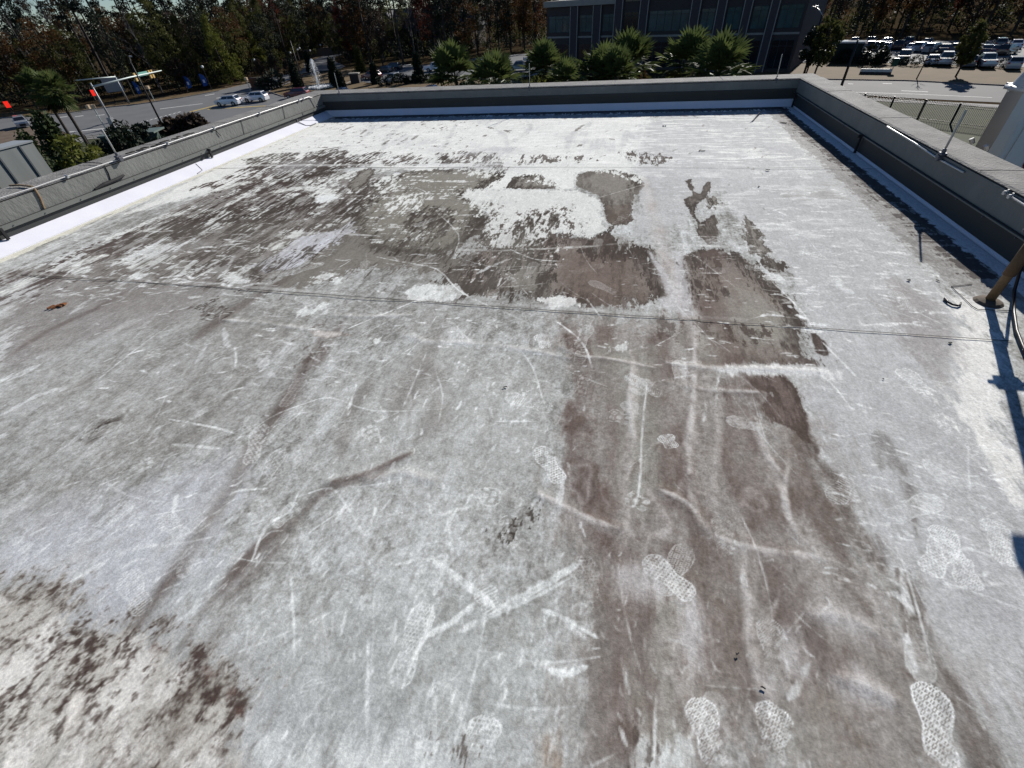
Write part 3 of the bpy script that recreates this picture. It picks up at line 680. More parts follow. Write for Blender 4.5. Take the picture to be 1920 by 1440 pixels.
# many small knocks, brush ends and flecks of clean sheet
rr = random.Random(5)
def flecks(x0, y0, x1, y1, n, l=(0.02, 0.09), wd=(0.004, 0.014), ang=(-0.5, 0.5), col=Wt, op=(0.4, 0.9)):
    for _ in range(n):
        x, y = rr.uniform(x0, x1), rr.uniform(y0, y1)
        c = on_z(x, y)
        if not (RX0 < c.x < RX1 and RY0 < c.y < RY1): continue
        a = rr.uniform(*ang); L = rr.uniform(*l)
        P = [(c.x - math.cos(a) * L / 2, c.y - math.sin(a) * L / 2), (c.x + rr.uniform(-.2, .2) * L, c.y + rr.uniform(-.2, .2) * L), (c.x + math.cos(a) * L / 2, c.y + math.sin(a) * L / 2)]
        stroke_w(P, rr.uniform(*wd), col, rr.uniform(*op))
def stroke_w(P, width, col, op, rough=0.7):
    global px
    old = px; px = lambda q: np.array(q)
    stroke(P, width, col, op, 0.007, rough)
    px = old
flecks(480, 520, 860, 720, 110, ang=(-0.3, 0.3))
flecks(150, 560, 520, 780, 70, ang=(-0.4, 1.2))
flecks(860, 480, 1300, 720, 80, l=(0.015, 0.06), ang=(-0.4, 0.4))
flecks(820, 600, 1010, 800, 60, l=(0.01, 0.03), ang=(1.2, 1.9))
flecks(1280, 480, 1540, 700, 60, l=(0.02, 0.08), ang=(-0.3, 0.3))
flecks(1440, 230, 1800, 620, 260, l=(0.03, 0.14), wd=(0.008, 0.03), ang=(-0.5, 0.5), op=(.2,.8))
flecks(1230, 230, 1560, 480, 150, l=(0.04, 0.16), wd=(0.012, 0.04), ang=(-0.35, 0.35), op=(.15, .6))
flecks(440, 340, 900, 520, 110, l=(0.03, 0.16), wd=(0.006, 0.018), ang=(-0.2, 0.2), op=(.25,.7))
flecks(100, 430, 500, 560, 150, l=(0.05, 0.2), wd=(0.008, 0.03), ang=(-0.3, 0.5))
flecks(600, 720, 1100, 1000, 110, l=(0.015, 0.07), ang=(0.9, 2.0), op=(.3, .8))
flecks(420, 1000, 1080, 1440, 260, l=(0.01, 0.06), wd=(0.003, 0.008), ang=(0.9, 2.0), op=(.25, .7))
flecks(1090, 1000, 1560, 1440, 120, l=(0.01, 0.04), wd=(0.003, 0.007), ang=(0.2, 2.4), op=(.25, .6))
flecks(1560, 700, 1900, 1100, 160, l=(0.02, 0.09), wd=(0.004, 0.012), ang=(-0.8, 0.5), op=(.3, .8))
flecks(60, 780, 520, 1120, 150, l=(0.02, 0.08), wd=(0.004, 0.010), ang=(0.6, 1.6), op=(.25, .7))
flecks(600, 225, 1460, 320, 90, l=(0.05, 0.16), wd=(0.01, 0.03), ang=(0.9, 1.4), col=sr(98, 90, 88), op=(.3, .8))
flecks(450, 320, 1450, 560, 160, l=(0.02, 0.09), wd=(0.008, 0.02), ang=(1.0, 2.0), col=sr(80, 73, 71), op=(.3, .85))
flecks(480, 340, 900, 640, 90, l=(0.02, 0.05), wd=(0.006, 0.014), ang=(0.8, 1.6), col=sr(80, 75, 73), op=(.3, .8))

# ---- boot and shoe prints rubbed clean: toe and heel in photo positions
def shoe(toe, heel, wid=0.10, kind='mesh', op=0.8, col=Wt, part=(0.0, 1.0)):
    a, b = on_z(*toe), on_z(*heel)
    L = math.hypot(a.x - b.x, a.y - b.y)
    if L < 0.05: return
    ux, uy = (a.x - b.x) / L, (a.y - b.y) / L
    P = np.array([(a.x, a.y), (b.x, b.y)])
    w = win(P, wid)
    i0, i1, j0, j1 = w
    if i1 <= i0 or j1 <= j0: return
    X, Y = np.meshgrid(AX[i0:i1], AY[j0:j1])
    u = ((X - b.x) * ux + (Y - b.y) * uy) / L
    v = (-(X - b.x) * uy + (Y - b.y) * ux) / (wid / 2)
    hw = np.interp(u, [0, .08, .2, .42, .68, .85, 1], [.60, .74, .76, .62, .92, .92, .70])
    endc = np.clip(np.minimum((u + 0.02) / 0.14, (1.02 - u) / 0.2), 0, 1)
    hw = hw * np.sqrt(np.clip(1 - (1 - endc) ** 2, 0, 1))
    d = hw - np.abs(v)
    inside = sm(d, 0, 0.08) * (u > part[0]) * (u < part[1])
    rim = sm(d, -0.02, 0.03) * (1 - sm(d, 0.06, 0.13)) * (u > part[0]) * (u < part[1])
    s1, s2 = u * L, v * wid / 2
    if kind == 'mesh':
        q = 0.010
        p = np.maximum(np.abs(np.sin((s1 + s2) * math.pi / q)), 0) * np.maximum(np.abs(np.sin((s1 - s2) * math.pi / q)), 0)
        pat = 1 - sm(p, 0.35, 0.6)
    elif kind == 'hex':
        q = 0.012
        row = np.floor(s1 / q); c = ((s2 / q + 0.5 * (row % 2)) % 1) - 0.5; r_ = (s1 / q % 1) - 0.5
        pat = sm(np.sqrt(c * c + r_ * r_), 0.26, 0.38)
    elif kind == 'bars':
        pat = sm(np.sin(s1 * 2 * math.pi / 0.012 + v * 1.2), -0.1, 0.4)
    elif kind == 'lugs':
        q = 0.034
        row = np.floor(s1 / q + 0.35 * np.abs(v)); c = (s2 / q + 0.5 * (row % 2)) % 1; r_ = (s1 / q + 0.35 * np.abs(v)) % 1
        pat = sm(c, 0.12, 0.22) * (1 - sm(c, 0.82, 0.92)) * sm(r_, 0.15, 0.25) * (1 - sm(r_, 0.8, 0.9))
    else:
        pat = np.ones_like(s1)
    if kind == 'lugs': op = op * 0.6
    fade = np.clip(0.56 + 0.6 * N_med[j0:j1, i0:i1] + 0.35 * N_edge[j0:j1, i0:i1] + 0.3 * N_grain[j0:j1, i0:i1] + 0.4 * (u - 0.4), 0.03, 1)
    blend(w, np.clip((inside * pat * 0.75 + rim * 0.75) * fade, 0, 1) * op, col)

for a in [((1010,838),(1052,905),.10,'hex',.95),((948,742),(1036,768),.10,'hex',.75),((1012,626),(1024,652),.10,'hex',.75),((832,602),(884,650),.09,'bars',.6),
          ((1742,1282),(1770,1435),.105,'mesh',.85),((1308,1308),(1345,1436),.10,'mesh',.8),((1455,1320),(1440,1440),.105,'mesh',.85),((912,1342),(900,1440),.105,'hex',.8),
          ((1760,985),(1800,1062),.10,'mesh',.8),((1778,1010),(1740,1075),.10,'hex',.7),((1860,975),(1888,1060),.10,'mesh',.75),((1820,1105),(1800,1040),.09,'mesh',.6),
          ((1755,775),(1855,862),.10,'mesh',.65),((1210,1045),(1300,1120),.10,'hex',.6),((800,1130),(745,1290),.10,'hex',.6),((820,1050),(760,1150),.10,'lugs',.6),
          ((490,795),(468,870),.10,'mesh',.5),((560,945),(510,985),.09,'mesh',.5),((735,1020),(690,1075),.10,'solid',.35),((700,1110),(690,1165),.09,'lugs',.6),
          ((668,788),(625,805),.09,'lugs',.75),((685,800),(715,835),.09,'lugs',.75),((290,862),(225,890),.09,'lugs',.7),((195,900),(165,950),.10,'lugs',.7),((940,935),(860,920),.10,'lugs',.7),
          ((955,965),(955,1030),.09,'lugs',.6),((1175,930),(1215,950),.09,'lugs',.7),((905,1100),(925,1150),.09,'bars',.5),((1140,775),(1180,790),.10,'lugs',.55),((565,575),(590,590),.10,'lugs',.8),
          ((285,655),(318,668),.11,'lugs',.8),((1690,690),(1740,740),.11,'bars',.75),((1640,615),(1700,625),.10,'bars',.4),((1540,480),(1500,470),.10,'mesh',.6),((1505,545),(1530,570),.09,'lugs',.6),
          ((1085,1130),(1105,1175),.10,'solid',.45),((1245,815),(1262,840),.09,'mesh',.7),((600,1270),(590,1345),.12,'bars',.35),((950,520),(975,545),.09,'mesh',.5),((80,1090+0),(150,1050),.10,'lugs',.3),
          ((330,1070),(400,1040),.10,'lugs',.45),((1100,700),(1085,745),.08,'lugs',.5),((1420,395+0),(1400,402),.08,'solid',.0),((1710,1000),(1680,985),.08,'lugs',.5),((1800,800),(1760,790),.08,'bars',.4)]:
    shoe(*a[:-1], min(1.0, a[-1] * 1.12)) if len(a) == 5 else shoe(*a)

rr = random.Random(31)
for k in range(120):                       # many faint older prints crossing the roof
    cx_, cy_ = rr.uniform(-2.6, 2.1), rr.uniform(0.25, 4.2) ** 1.0
    a = math.pi / 2 + rr.choice((0, 0, 1.2, -0.8, 2.6)) + rr.uniform(-.35, .35); L = rr.uniform(.12, .30)
    _on = on_z
    def on_z(x, y, z=0.0): return Vector((x, y, 0))
    shoe((cx_ + math.cos(a) * L / 2, cy_ + math.sin(a) * L / 2), (cx_ - math.cos(a) * L / 2, cy_ - math.sin(a) * L / 2), rr.uniform(.08, .10), rr.choice(('mesh', 'hex', 'bars', 'lugs', 'solid')), rr.uniform(.12, .5))
    on_z = _on
for k in range(150):                       # fine long hairline scratches
    cx_, cy_ = rr.uniform(-2.6, 2.2), rr.uniform(0.15, 3.6)
    a = rr.uniform(0, math.pi); L = rr.uniform(.06, .5); b_ = rr.uniform(-.25, .25)
    Pq = [(cx_ + math.cos(a + b_ * t) * L * t, cy_ + math.sin(a + b_ * t) * L * t) for t in (-.5, -.2, .15, .5)]
    stroke_w(Pq, rr.uniform(.003, .007), Wt, rr.uniform(.25, .7), 0.8)
# (inserted before the speckle step) clean upstand strips and grime along the walls, given in roof metres
def metres(fn, pts, *a, **k):
    global px
    old = px; px = lambda q: np.array([(x * H, y * H) for x, y in q])
    fn(pts, *a, **k)
    px = old
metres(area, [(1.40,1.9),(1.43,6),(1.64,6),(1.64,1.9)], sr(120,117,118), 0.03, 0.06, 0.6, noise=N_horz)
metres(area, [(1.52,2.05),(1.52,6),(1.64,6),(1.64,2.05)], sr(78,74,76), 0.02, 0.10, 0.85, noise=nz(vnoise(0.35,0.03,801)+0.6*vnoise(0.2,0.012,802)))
metres(area, [(1.63,-3),(1.63,5.7),(1.8,5.9),(1.8,-3)], sr(206,208,212), 0.01, 0.02, 1.0, noise=N_horz)
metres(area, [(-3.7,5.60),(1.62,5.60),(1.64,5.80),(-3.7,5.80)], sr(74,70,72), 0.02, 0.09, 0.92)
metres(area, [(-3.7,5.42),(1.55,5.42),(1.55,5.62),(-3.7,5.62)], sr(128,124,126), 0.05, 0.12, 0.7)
metres(area, [(-3.6,5.755),(1.7,5.755),(1.7,5.9),(-3.6,5.9)], sr(200,203,208), 0.01, 0.008, 1.0)
metres(area, [(-3.6,-1),(-3.46,-1),(-3.44,2.4),(-3.46,4.5),(-3.48,5.7),(-3.6,5.7)], sr(206,204,192), 0.03, 0.05, 0.9)

# broad speckle and dirt ripple
alb *= (1 + 0.03 * N_fine + 0.03 * N_streak + 0.08 * N_grain + 0.06 * N_mott)[..., None]
_l = alb.mean(axis=2, keepdims=True)
alb[:] = alb * np.clip((_l / 0.28) ** 0.17, 0.62, 1.06)       # old film is deeper, clean sheet brighter
_w2 = np.clip((0.45 - _l) / 0.4, 0, 1)
alb[:] = alb * (np.array([1.0, 1.0, 0.975]) + _w2 * np.array([0.03, 0.0, -0.06]))
alb[:] = np.clip(alb, 0.03, 0.80)

# gentle real relief so that light catches ponding hollows
relief = (0.004 * N_big + 0.0022 * N_blob + 0.0005 * N_med).astype(np.float32)
def raise_line(pts, width, h):
    P = px(pts); w = win(P, width * 1.5); i0, i1, j0, j1 = w
    if i1 <= i0 or j1 <= j0: return
    X, Y = np.meshgrid(AX[i0:i1], AY[j0:j1]); best = np.full(X.shape, 9.0)
    for k in range(len(P) - 1):
        (ax_, ay_), (bx, by) = P[k], P[k + 1]; ex, ey = bx - ax_, by - ay_
        t = np.clip(((X - ax_) * ex + (Y - ay_) * ey) / (ex * ex + ey * ey + 1e-12), 0, 1)
        best = np.minimum(best, np.hypot(X - ax_ - t * ex, Y - ay_ - t * ey))
    relief[j0:j1, i0:i1] += h * np.exp(-(best / (width * 0.5)) ** 2) * np.clip(0.8 + 0.5 * N_med[j0:j1, i0:i1], 0.2, 1.3)
for p in WRINKLES: raise_line(p, 0.05, 0.0032)
me = bpy.data.meshes.new('roof')
XX, YY = np.meshgrid(AX, AY)
co = np.stack([XX, YY, relief], -1).reshape(-1, 3).astype(np.float32)
edge_d = np.minimum.reduce([XX - AX[0], AX[-1] - XX, AY[-1] - YY])
co[:, 2] *= np.clip(edge_d.reshape(-1) / 0.2, 0, 1)
me.vertices.add(len(co))
me.vertices.foreach_set('co', co.ravel())
ii, jj = np.meshgrid(np.arange(NX - 1), np.arange(NY - 1))
q = (jj * NX + ii)
quads = np.stack([q, q + 1, q + NX + 1, q + NX], -1).reshape(-1, 4).astype(np.int32)
me.loops.add(quads.size)
me.loops.foreach_set('vertex_index', quads.ravel())
me.polygons.add(len(quads))
me.polygons.foreach_set('loop_start', np.arange(0, quads.size, 4, dtype=np.int32))
me.polygons.foreach_set('use_smooth', np.ones(len(quads), bool))
me.update(calc_edges=True)
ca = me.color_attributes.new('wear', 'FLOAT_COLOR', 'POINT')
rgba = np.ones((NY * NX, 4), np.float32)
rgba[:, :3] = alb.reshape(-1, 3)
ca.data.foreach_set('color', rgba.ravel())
roof = bpy.data.objects.new('roof', me)
COL.objects.link(roof)
tag(roof, kind='structure')

mr = bpy.data.materials.new('weathered_membrane')
mr.use_nodes = True
nt = mr.node_tree
b = nt.nodes['Principled BSDF']
at = nt.nodes.new('ShaderNodeAttribute'); at.attribute_name = 'wear'
tc = nt.nodes.new('ShaderNodeTexCoord')
n1 = nt.nodes.new('ShaderNodeTexNoise'); n1.inputs['Scale'].default_value = 95; n1.inputs['Detail'].default_value = 4; n1.inputs['Roughness'].default_value = 0.75
nt.links.new(tc.outputs['Object'], n1.inputs['Vector'])
mp = nt.nodes.new('ShaderNodeMapping'); mp.inputs['Scale'].default_value = (60, 30, 1)
nt.links.new(tc.outputs['Object'], mp.inputs[0])
n2 = nt.nodes.new('ShaderNodeTexNoise'); n2.inputs['Scale'].default_value = 1.0; n2.inputs['Detail'].default_value = 5; n2.inputs['Roughness'].default_value = 0.7
nt.links.new(mp.outputs[0], n2.inputs['Vector'])
def mth(op, a, b_):
    n = nt.nodes.new('ShaderNodeMath'); n.operation = op
    for i, s_ in enumerate((a, b_)):
        if isinstance(s_, (int, float)): n.inputs[i].default_value = s_
        else: nt.links.new(s_, n.inputs[i])
    return n.outputs[0]
f1 = mth('MULTIPLY_ADD', n1.outputs['Fac'], 1.1); f1.node.inputs[2].default_value = 0.45
f2 = mth('MULTIPLY_ADD', n2.outputs['Fac'], 0.7); f2.node.inputs[2].default_value = 0.65
ff = mth('MULTIPLY', f1, f2)
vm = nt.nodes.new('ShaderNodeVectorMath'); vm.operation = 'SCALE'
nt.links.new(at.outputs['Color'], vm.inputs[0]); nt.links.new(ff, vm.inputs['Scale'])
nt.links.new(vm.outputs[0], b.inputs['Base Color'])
b.inputs['Roughness'].default_value = 0.9
b.inputs['Specular IOR Level'].default_value = 0.03
bp = nt.nodes.new('ShaderNodeBump'); bp.inputs['Strength'].default_value = 0.35; bp.inputs['Distance'].default_value = 0.004
nt.links.new(n1.outputs['Fac'], bp.inputs['Height']); nt.links.new(bp.outputs[0], b.inputs['Normal'])
me.materials.append(mr)

# lap edges of the sheets (flat dark strips that colour in lap shadow and sealant)
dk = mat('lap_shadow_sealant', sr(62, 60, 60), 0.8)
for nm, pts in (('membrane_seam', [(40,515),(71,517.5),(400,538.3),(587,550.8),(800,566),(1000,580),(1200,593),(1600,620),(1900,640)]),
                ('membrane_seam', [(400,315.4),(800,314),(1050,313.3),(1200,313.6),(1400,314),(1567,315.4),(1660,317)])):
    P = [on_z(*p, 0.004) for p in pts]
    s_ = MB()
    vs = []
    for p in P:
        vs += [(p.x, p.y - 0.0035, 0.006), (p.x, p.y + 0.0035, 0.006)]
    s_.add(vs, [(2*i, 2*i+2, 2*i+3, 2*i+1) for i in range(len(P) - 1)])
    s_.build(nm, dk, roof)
# white lap patches near the mast and corners
def lap_outline(pts, w_=0.0022):
    s_ = MB(); P = [on_z(*p, 0.0) for p in pts]
    s_.tube([(p.x, p.y, 0.004) for p in P], w_, 4)
    return s_
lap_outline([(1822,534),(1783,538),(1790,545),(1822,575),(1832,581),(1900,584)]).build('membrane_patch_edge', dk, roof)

# ------------------------------------------------------------------ parapets
M_conc = mat('weathered_concrete', sr(98,99,96), 0.9, col2=sr(126,127,123), scale=1.0, contrast=0.8, bump=0.35, bscale=10, stretch=(3.2, 3.2, 1.8), detail=9)
M_cop = mat('coping_concrete', sr(92,90,89), 0.92, col2=sr(146,144,140), scale=5, contrast=0.9, bump=0.6, bscale=50, detail=10)
M_flash = mat('dark_grey_flashing', sr(52,53,53), 0.6, col2=sr(62,63,62), scale=1.5, metal=0.1)
M_lip = mat('grey_lip_metal', sr(98,100,97), 0.5, col2=sr(110,112,107), scale=4)
M_white = mat('clean_white_membrane', sr(222,222,230), 0.55, col2=sr(206,207,216), scale=2.5)
M_alu = mat('bright_aluminium', sr(185,185,185), 0.45, metal=0.6, col2=sr(180,180,178), scale=8)
M_rod = mat('dull_metal_rod', sr(176,174,168), 0.5, metal=0.3, col2=sr(150,148,142), scale=12)
M_dark = mat('dark_joint', sr(38,38,40), 0.8)
M_clamp = mat('cast_clamp', sr(92,92,98), 0.5, metal=0.4)
M_brick_out = mat('building_skin', sr(150,140,128), 0.9, col2=sr(130,120,110), scale=5)

def extrude(sec0, sec1, name, m, parent):
    """loft between two closed sections given as 3-D points"""
    n = len(sec0)
    return mesh_obj(name, list(sec0) + list(sec1), [tuple(range(n)), tuple(range(2 * n - 1, n - 1, -1))] +
                    [(i, n + i, n + (i + 1) % n, (i + 1) % n) for i in range(n)], m, parent)

YA, YB = -3.2, YW                  # side walls run from behind the camera to the far corner
def side(prof, sgn, xi):
    """prof: list of (outward offset /H, height /H | 'T') -> sections at both ends; tops sink a little towards the far end"""
    def z(h, far): return (0.238 if far else 0.256) * H + (h - 1) * H if h > 0.5 else h * H
    return ([(xi + sgn * o * H, YA, z(h, 0)) for o, h in prof], [(xi + sgn * o * H, YB, z(h, 1)) for o, h in prof])
def parapet(label, sgn, xi, cb, lb, fb, cant, width):
    root = empty('parapet_wall', (0, 0, 0), 0, label, 'wall')
    a, b = side([(0.0, cb), (0.0, 0.985), (0.03, 0.985), (width - 0.02, 0.985), (width - 0.02, -0.35), (0.02, -0.35), (0.02, cb)], sgn, xi)
    extrude(a, b, 'concrete_face', M_conc, root)
    a, b = side([(0.012, 0.9855), (0.0, 0.994), (0.012, 1.0), (width, 1.0), (width + 0.004, 0.96), (width - 0.018, 0.96), (width - 0.018, 0.9855)], sgn, xi)
    extrude(a, b, 'coping', M_cop, root)
    a, b = side([(-0.012, cb), (0.019, cb), (0.019, fb), (-0.004, fb), (-0.004, lb), (-0.012, lb)], sgn, xi)
    extrude(a, b, 'flashing', M_flash, root)
    a, b = side([(-0.0185, cb - 0.002), (-0.0125, cb - 0.002), (-0.0125, lb), (-0.0185, lb)], sgn, xi)
    extrude(a, b, 'metal_lip', M_lip, root)
    a, b = side([(0.018, fb - 0.001), (-0.003, fb - 0.001), (-cant, 0.006), (-cant, -0.02), (0.018, -0.02)], sgn, xi)
    extrude(a, b, 'white_cant_strip', M_white, root)
    o = MB()
    x0, x1 = sorted((xi + sgn * 0.03 * H, xi + sgn * (width - 0.03) * H))
    o.box(x0, YA, GZ, x1, YB, -0.36 * H)
    o.build('outer_wall', M_brick_out, root)
    return root
pl = parapet('long left concrete parapet in sunlight with dark flashing and a bright white foot strip', -1, XW0, 0.126, 0.098, 0.055, 0.115, 0.25)
pr = parapet('long right concrete parapet in shade beside the tall mast, with dark flashing', 1, XW1, 0.120, 0.112, 0.014, 0.012, 0.20)
# back parapet between them
pb = empty('parapet_wall', (0, 0, 0), 0, 'shaded back concrete parapet closing the far end of the roof', 'wall')
def bsec(prof):
    T = 0.234 * H
    z = lambda h: T + (h - 1) * H if h > 0.5 else h * H
    return ([(XW0 - 0.25 * H * 0, YW + o * H, z(h)) for o, h in prof], [(XW1 + 0.0 * H, YW + o * H, z(h)) for o, h in prof])
for nm, prof, m in (('concrete_face', [(0.0, 0.150), (0.0, 0.985), (0.27, 0.985), (0.27, -0.35), (0.02, -0.35), (0.02, 0.150)], M_conc),
                    ('coping', [(0.012, 0.9855), (0.0, 0.994), (0.012, 1.0), (0.29, 1.0), (0.294, 0.96), (0.272, 0.96), (0.272, 0.9855)], M_cop),
                    ('flashing', [(-0.010, 0.150), (0.019, 0.150), (0.019, 0.060), (-0.004, 0.060), (-0.004, 0.12), (-0.010, 0.12)], M_flash),
                    ('white_cant_strip', [(0.018, 0.059), (-0.003, 0.059), (-0.055, 0.006), (-0.055, -0.02), (0.018, -0.02)], M_white)):
    a, b = bsec(prof)
    a = [(p[0] - (0.25 * H if nm in ('coping', 'concrete_face') else 0), p[1], p[2]) for p in a]
    b = [(p[0] + (0.20 * H if nm in ('coping', 'concrete_face') else 0), p[1], p[2]) for p in b]
    if nm in ('coping', 'concrete_face'):      # corners stand 2 mm over the side walls
        a = [(p[0], p[1] + 0.001, p[2]) for p in a]; b = [(p[0], p[1] + 0.001, p[2]) for p in b]
    extrude(a, b, nm, m, pb)
MB().box(XW0 + 0.01, YW + 0.03 * H, GZ, XW1 - 0.01, YW + 0.24 * H, -0.36 * H).build('outer_wall', M_brick_out, pb)

# overlapping joints in the flashing (small dark folded splice plates)
def splice(root, x, y, sgn, z0, z1):
    s = MB()
    xa = x - sgn * 0.022 * H
    s.obox((xa, y), (0.010, 0.0), (0.0, 0.012), z1 - z0, z0)
    s.obox((xa - sgn * 0.015, y - 0.02), (0.025, 0), (0, 0.008), 0.03, z1 - 0.02)
    return s.build('flashing_joint', M_dark, root)
for yy in (3.75, 1.95): splice(pl, XW0, yy * H, -1, 0.05 * H, 0.118 * H)
for yy in (3.98, ): splice(pr, XW1, yy * H, 1, 0.006 * H, 0.122 * H)
splice(pr, XW1, 5.72 * H, 1, 0.0, 0.12 * H)
# vertical joints in the concrete, some with old sealant
M_seal = mat('brown_sealant', sr(168,140,104), 0.8, col2=sr(120,100,84), scale=30)
def cjoint(root, y, m, wv=0.012, top=True):
    s = MB(); x = XW0
    s.tube([(x + 0.004, y - 0.03, 0.128 * H), (x + 0.006, y, 0.19 * H), (x + 0.004, y + 0.01, 0.245 * H)], wv / 2, 6)
    if top: s.tube([(x - 0.01, y + 0.012, 0.2575 * H), (x - 0.14 * H, y + 0.05, 0.2575 * H), (x - 0.21 * H, y + 0.03, 0.2575 * H)], wv / 2.4, 6)
    return s.build('expansion_joint', m, root)
cjoint(pl, 2.27 * H, M_seal, 0.022)
cjoint(pl, 2.78 * H, M_dark, 0.010)
cjoint(pl, 4.30 * H, M_dark, 0.006, False)
cjoint(pl, 5.0 * H, M_dark, 0.006, False)
hole = MB()
hole.tube([(XW0 + 0.012, 2.62 * H, 0.130 * H), (XW0 + 0.016, 2.70 * H, 0.140 * H), (XW0 + 0.016, 2.80 * H, 0.142 * H), (XW0 + 0.010, 2.88 * H, 0.150 * H)], [0.012, 0.020, 0.018, 0.012], 7)
hole.build('chipped_hollow', M_dark, pl)
rr2 = random.Random(3)
s = MB()
for k in range(16):                       # loose dark crumbs on the left coping
    y = (3.05 + 0.75 * rr2.random()) * H; x = XW0 - (0.02 + 0.05 * rr2.random()) * H
    r_ = 0.008 + 0.014 * rr2.random()
    s.obox((x, y), (r_, 0.3 * r_), (0, r_ * 1.6), 0.010, 0.2562 * H - 0.004)
tag(s.build('moss_crumbs', mat('dark_moss', sr(52, 50, 46), 0.95), None), 'scattered dark moss crumbs lying on the left coping beside the metal rail', 'moss', kind='stuff')

for k, yy in enumerate((0.8, 1.6, 3.35, 4.15, 4.95)):
    MB().tube([(XW0 - 0.01, yy * H, 0.2565 * H - 0.0035 * k), (XW0 - 0.10 * H, yy * H + 0.015, 0.2565 * H - 0.0035 * k), (XW0 - 0.235 * H, yy * H - 0.01, 0.2560 * H - 0.0035 * k)], 0.0022, 4).build('coping_joint', M_dark, pl)
for k, yy in enumerate((1.4, 2.7, 3.9, 5.0)):
    z_ = (0.256 + (0.238 - 0.256) * (yy * H - YA) / (YB - YA)) * H
    MB().tube([(XW1 + 0.015, yy * H, z_ + .0005), (XW1 + 0.10 * H, yy * H + 0.01, z_ + .0005), (XW1 + 0.195 * H, yy * H - 0.01, z_ + .0005)], 0.0022, 4).build('coping_joint', M_dark, pr)
for k, xx in enumerate((-2.4, -0.1, 1.0)):
    MB().tube([(xx * H, YW + 0.02, 0.2345 * H), (xx * H + .01, YW + 0.15 * H, 0.2345 * H), (xx * H, YW + 0.27 * H, 0.2345 * H)], 0.0025, 4).build('coping_joint', M_dark, pb)
rr3 = random.Random(9)
for root_, x_, sg in ((pl, XW0, 1), (pr, XW1, -1)):          # fixings along the flashing
    for k in range(22):
        y_ = (0.6 + 0.235 * k + rr3.uniform(-.02, .02)) * H
        if y_ > YW - .1: break
        MB().tube([(x_ + sg * 0.010 * H, y_, 0.108 * H), (x_ + sg * 0.0225 * H, y_, 0.108 * H)], 0.005, 6).build('fixing', M_clamp, root_)
# membrane corner pieces
s = MB(); s.tube([(XW0 + 0.012, 5.18 * H, 0.10 * H), (XW0 + 0.014, 5.18 * H, 0.06 * H), (XW0 + 0.09 * H, 5.19 * H, 0.018 * H), (XW0 + 0.118 * H, 5.24 * H, 0.008 * H), (XW0 + 0.118 * H, 5.36 * H, 0.008 * H)], 0.007, 5)
s.build('membrane_lap', mat('lap_grey', sr(120,118,124), 0.8), pl)
s = MB(); s.tube([(XW0 + 0.02, 3.55 * H, 0.05 * H), (XW0 + 0.10 * H, 3.50 * H, 0.012 * H), (XW0 + 0.115 * H, 3.42 * H, 0.008 * H)], 0.005, 5)
s.build('membrane_lap', mat('lap_grey', sr(120,118,124), 0.8), pl)

# ------------------------------------------------------------------ conductor cable and lightning rods
def clip(parent, x, y, z, side=1):
    s = MB()
    s.box(x - 0.018, y - 0.012, z - 0.008, x + 0.018, y + 0.012, z + 0.010)
    s.tube([(x, y, z + 0.01), (x, y, z + 0.028)], 0.006, 6)
    s.tube([(x - 0.02, y, z + 0.012), (x + 0.02, y, z + 0.012)], 0.007, 6)
    return s.build('cable_clip', M_alu, parent)
cab = empty('conductor_cable', (XW0, 0, 0), 0, 'thin bright metal conductor cable clipped along the left parapet edge', 'cable')
zt = lambda y: (0.256 + (0.238 - 0.256) * (y - YA) / (YB - YA)) * H
s = MB()
pts = []
for k in range(60):
    y = -1.0 + (5.55 * H + 1.0) * k / 59
    pts.append((0.010 - 0.004 + 0.003 * math.sin(k * 1.9), y, zt(y) + 0.008 + 0.004 * abs(math.sin(k * 0.9))))
pts += [(0.02, 5.60 * H, zt(8) - 0.02), (0.022, 5.63 * H, 0.17 * H), (0.03, 5.66 * H, 0.12 * H)]
s.tube(pts, 0.0052, 6)
s.build('cable', M_alu, cab, True)
for yy in (1.9, 2.50, 3.38, 3.93, 4.6, 5.33, 5.42): clip(cab, 0.006, yy * H, zt(yy * H) + 0.004)
s = MB(); s.tube([(-0.005, 3.95 * H, zt(6)), (0.008, 3.95 * H, zt(6) - 0.05), (0.01, 3.97 * H, zt(6) - 0.10)], 0.005, 5)
s.build('cable_tail', M_dark, cab)
cabr = empty('conductor_cable', (XW1, 0, 0), 0, 'short bright braided conductor on the inner face of the right parapet by the rod', 'cable')
s = MB()
s.tube([(-0.008, 3.72 * H, 0.228 * H), (-0.012, 3.3 * H, 0.222 * H), (-0.012, 3.02 * H, 0.212 * H), (-0.012, 2.78 * H, 0.214 * H)], 0.0075, 6)
s.tube([(-0.010, 2.46 * H, 0.222 * H), (-0.012, 2.2 * H, 0.214 * H), (-0.012, 1.6 * H, 0.214 * H)], 0.009, 6)
s.build('cable', M_alu, cabr, True)
clip(cabr, -0.012, 2.44 * H, 0.222 * H); clip(cabr, -0.014, 2.40 * H, 0.219 * H)

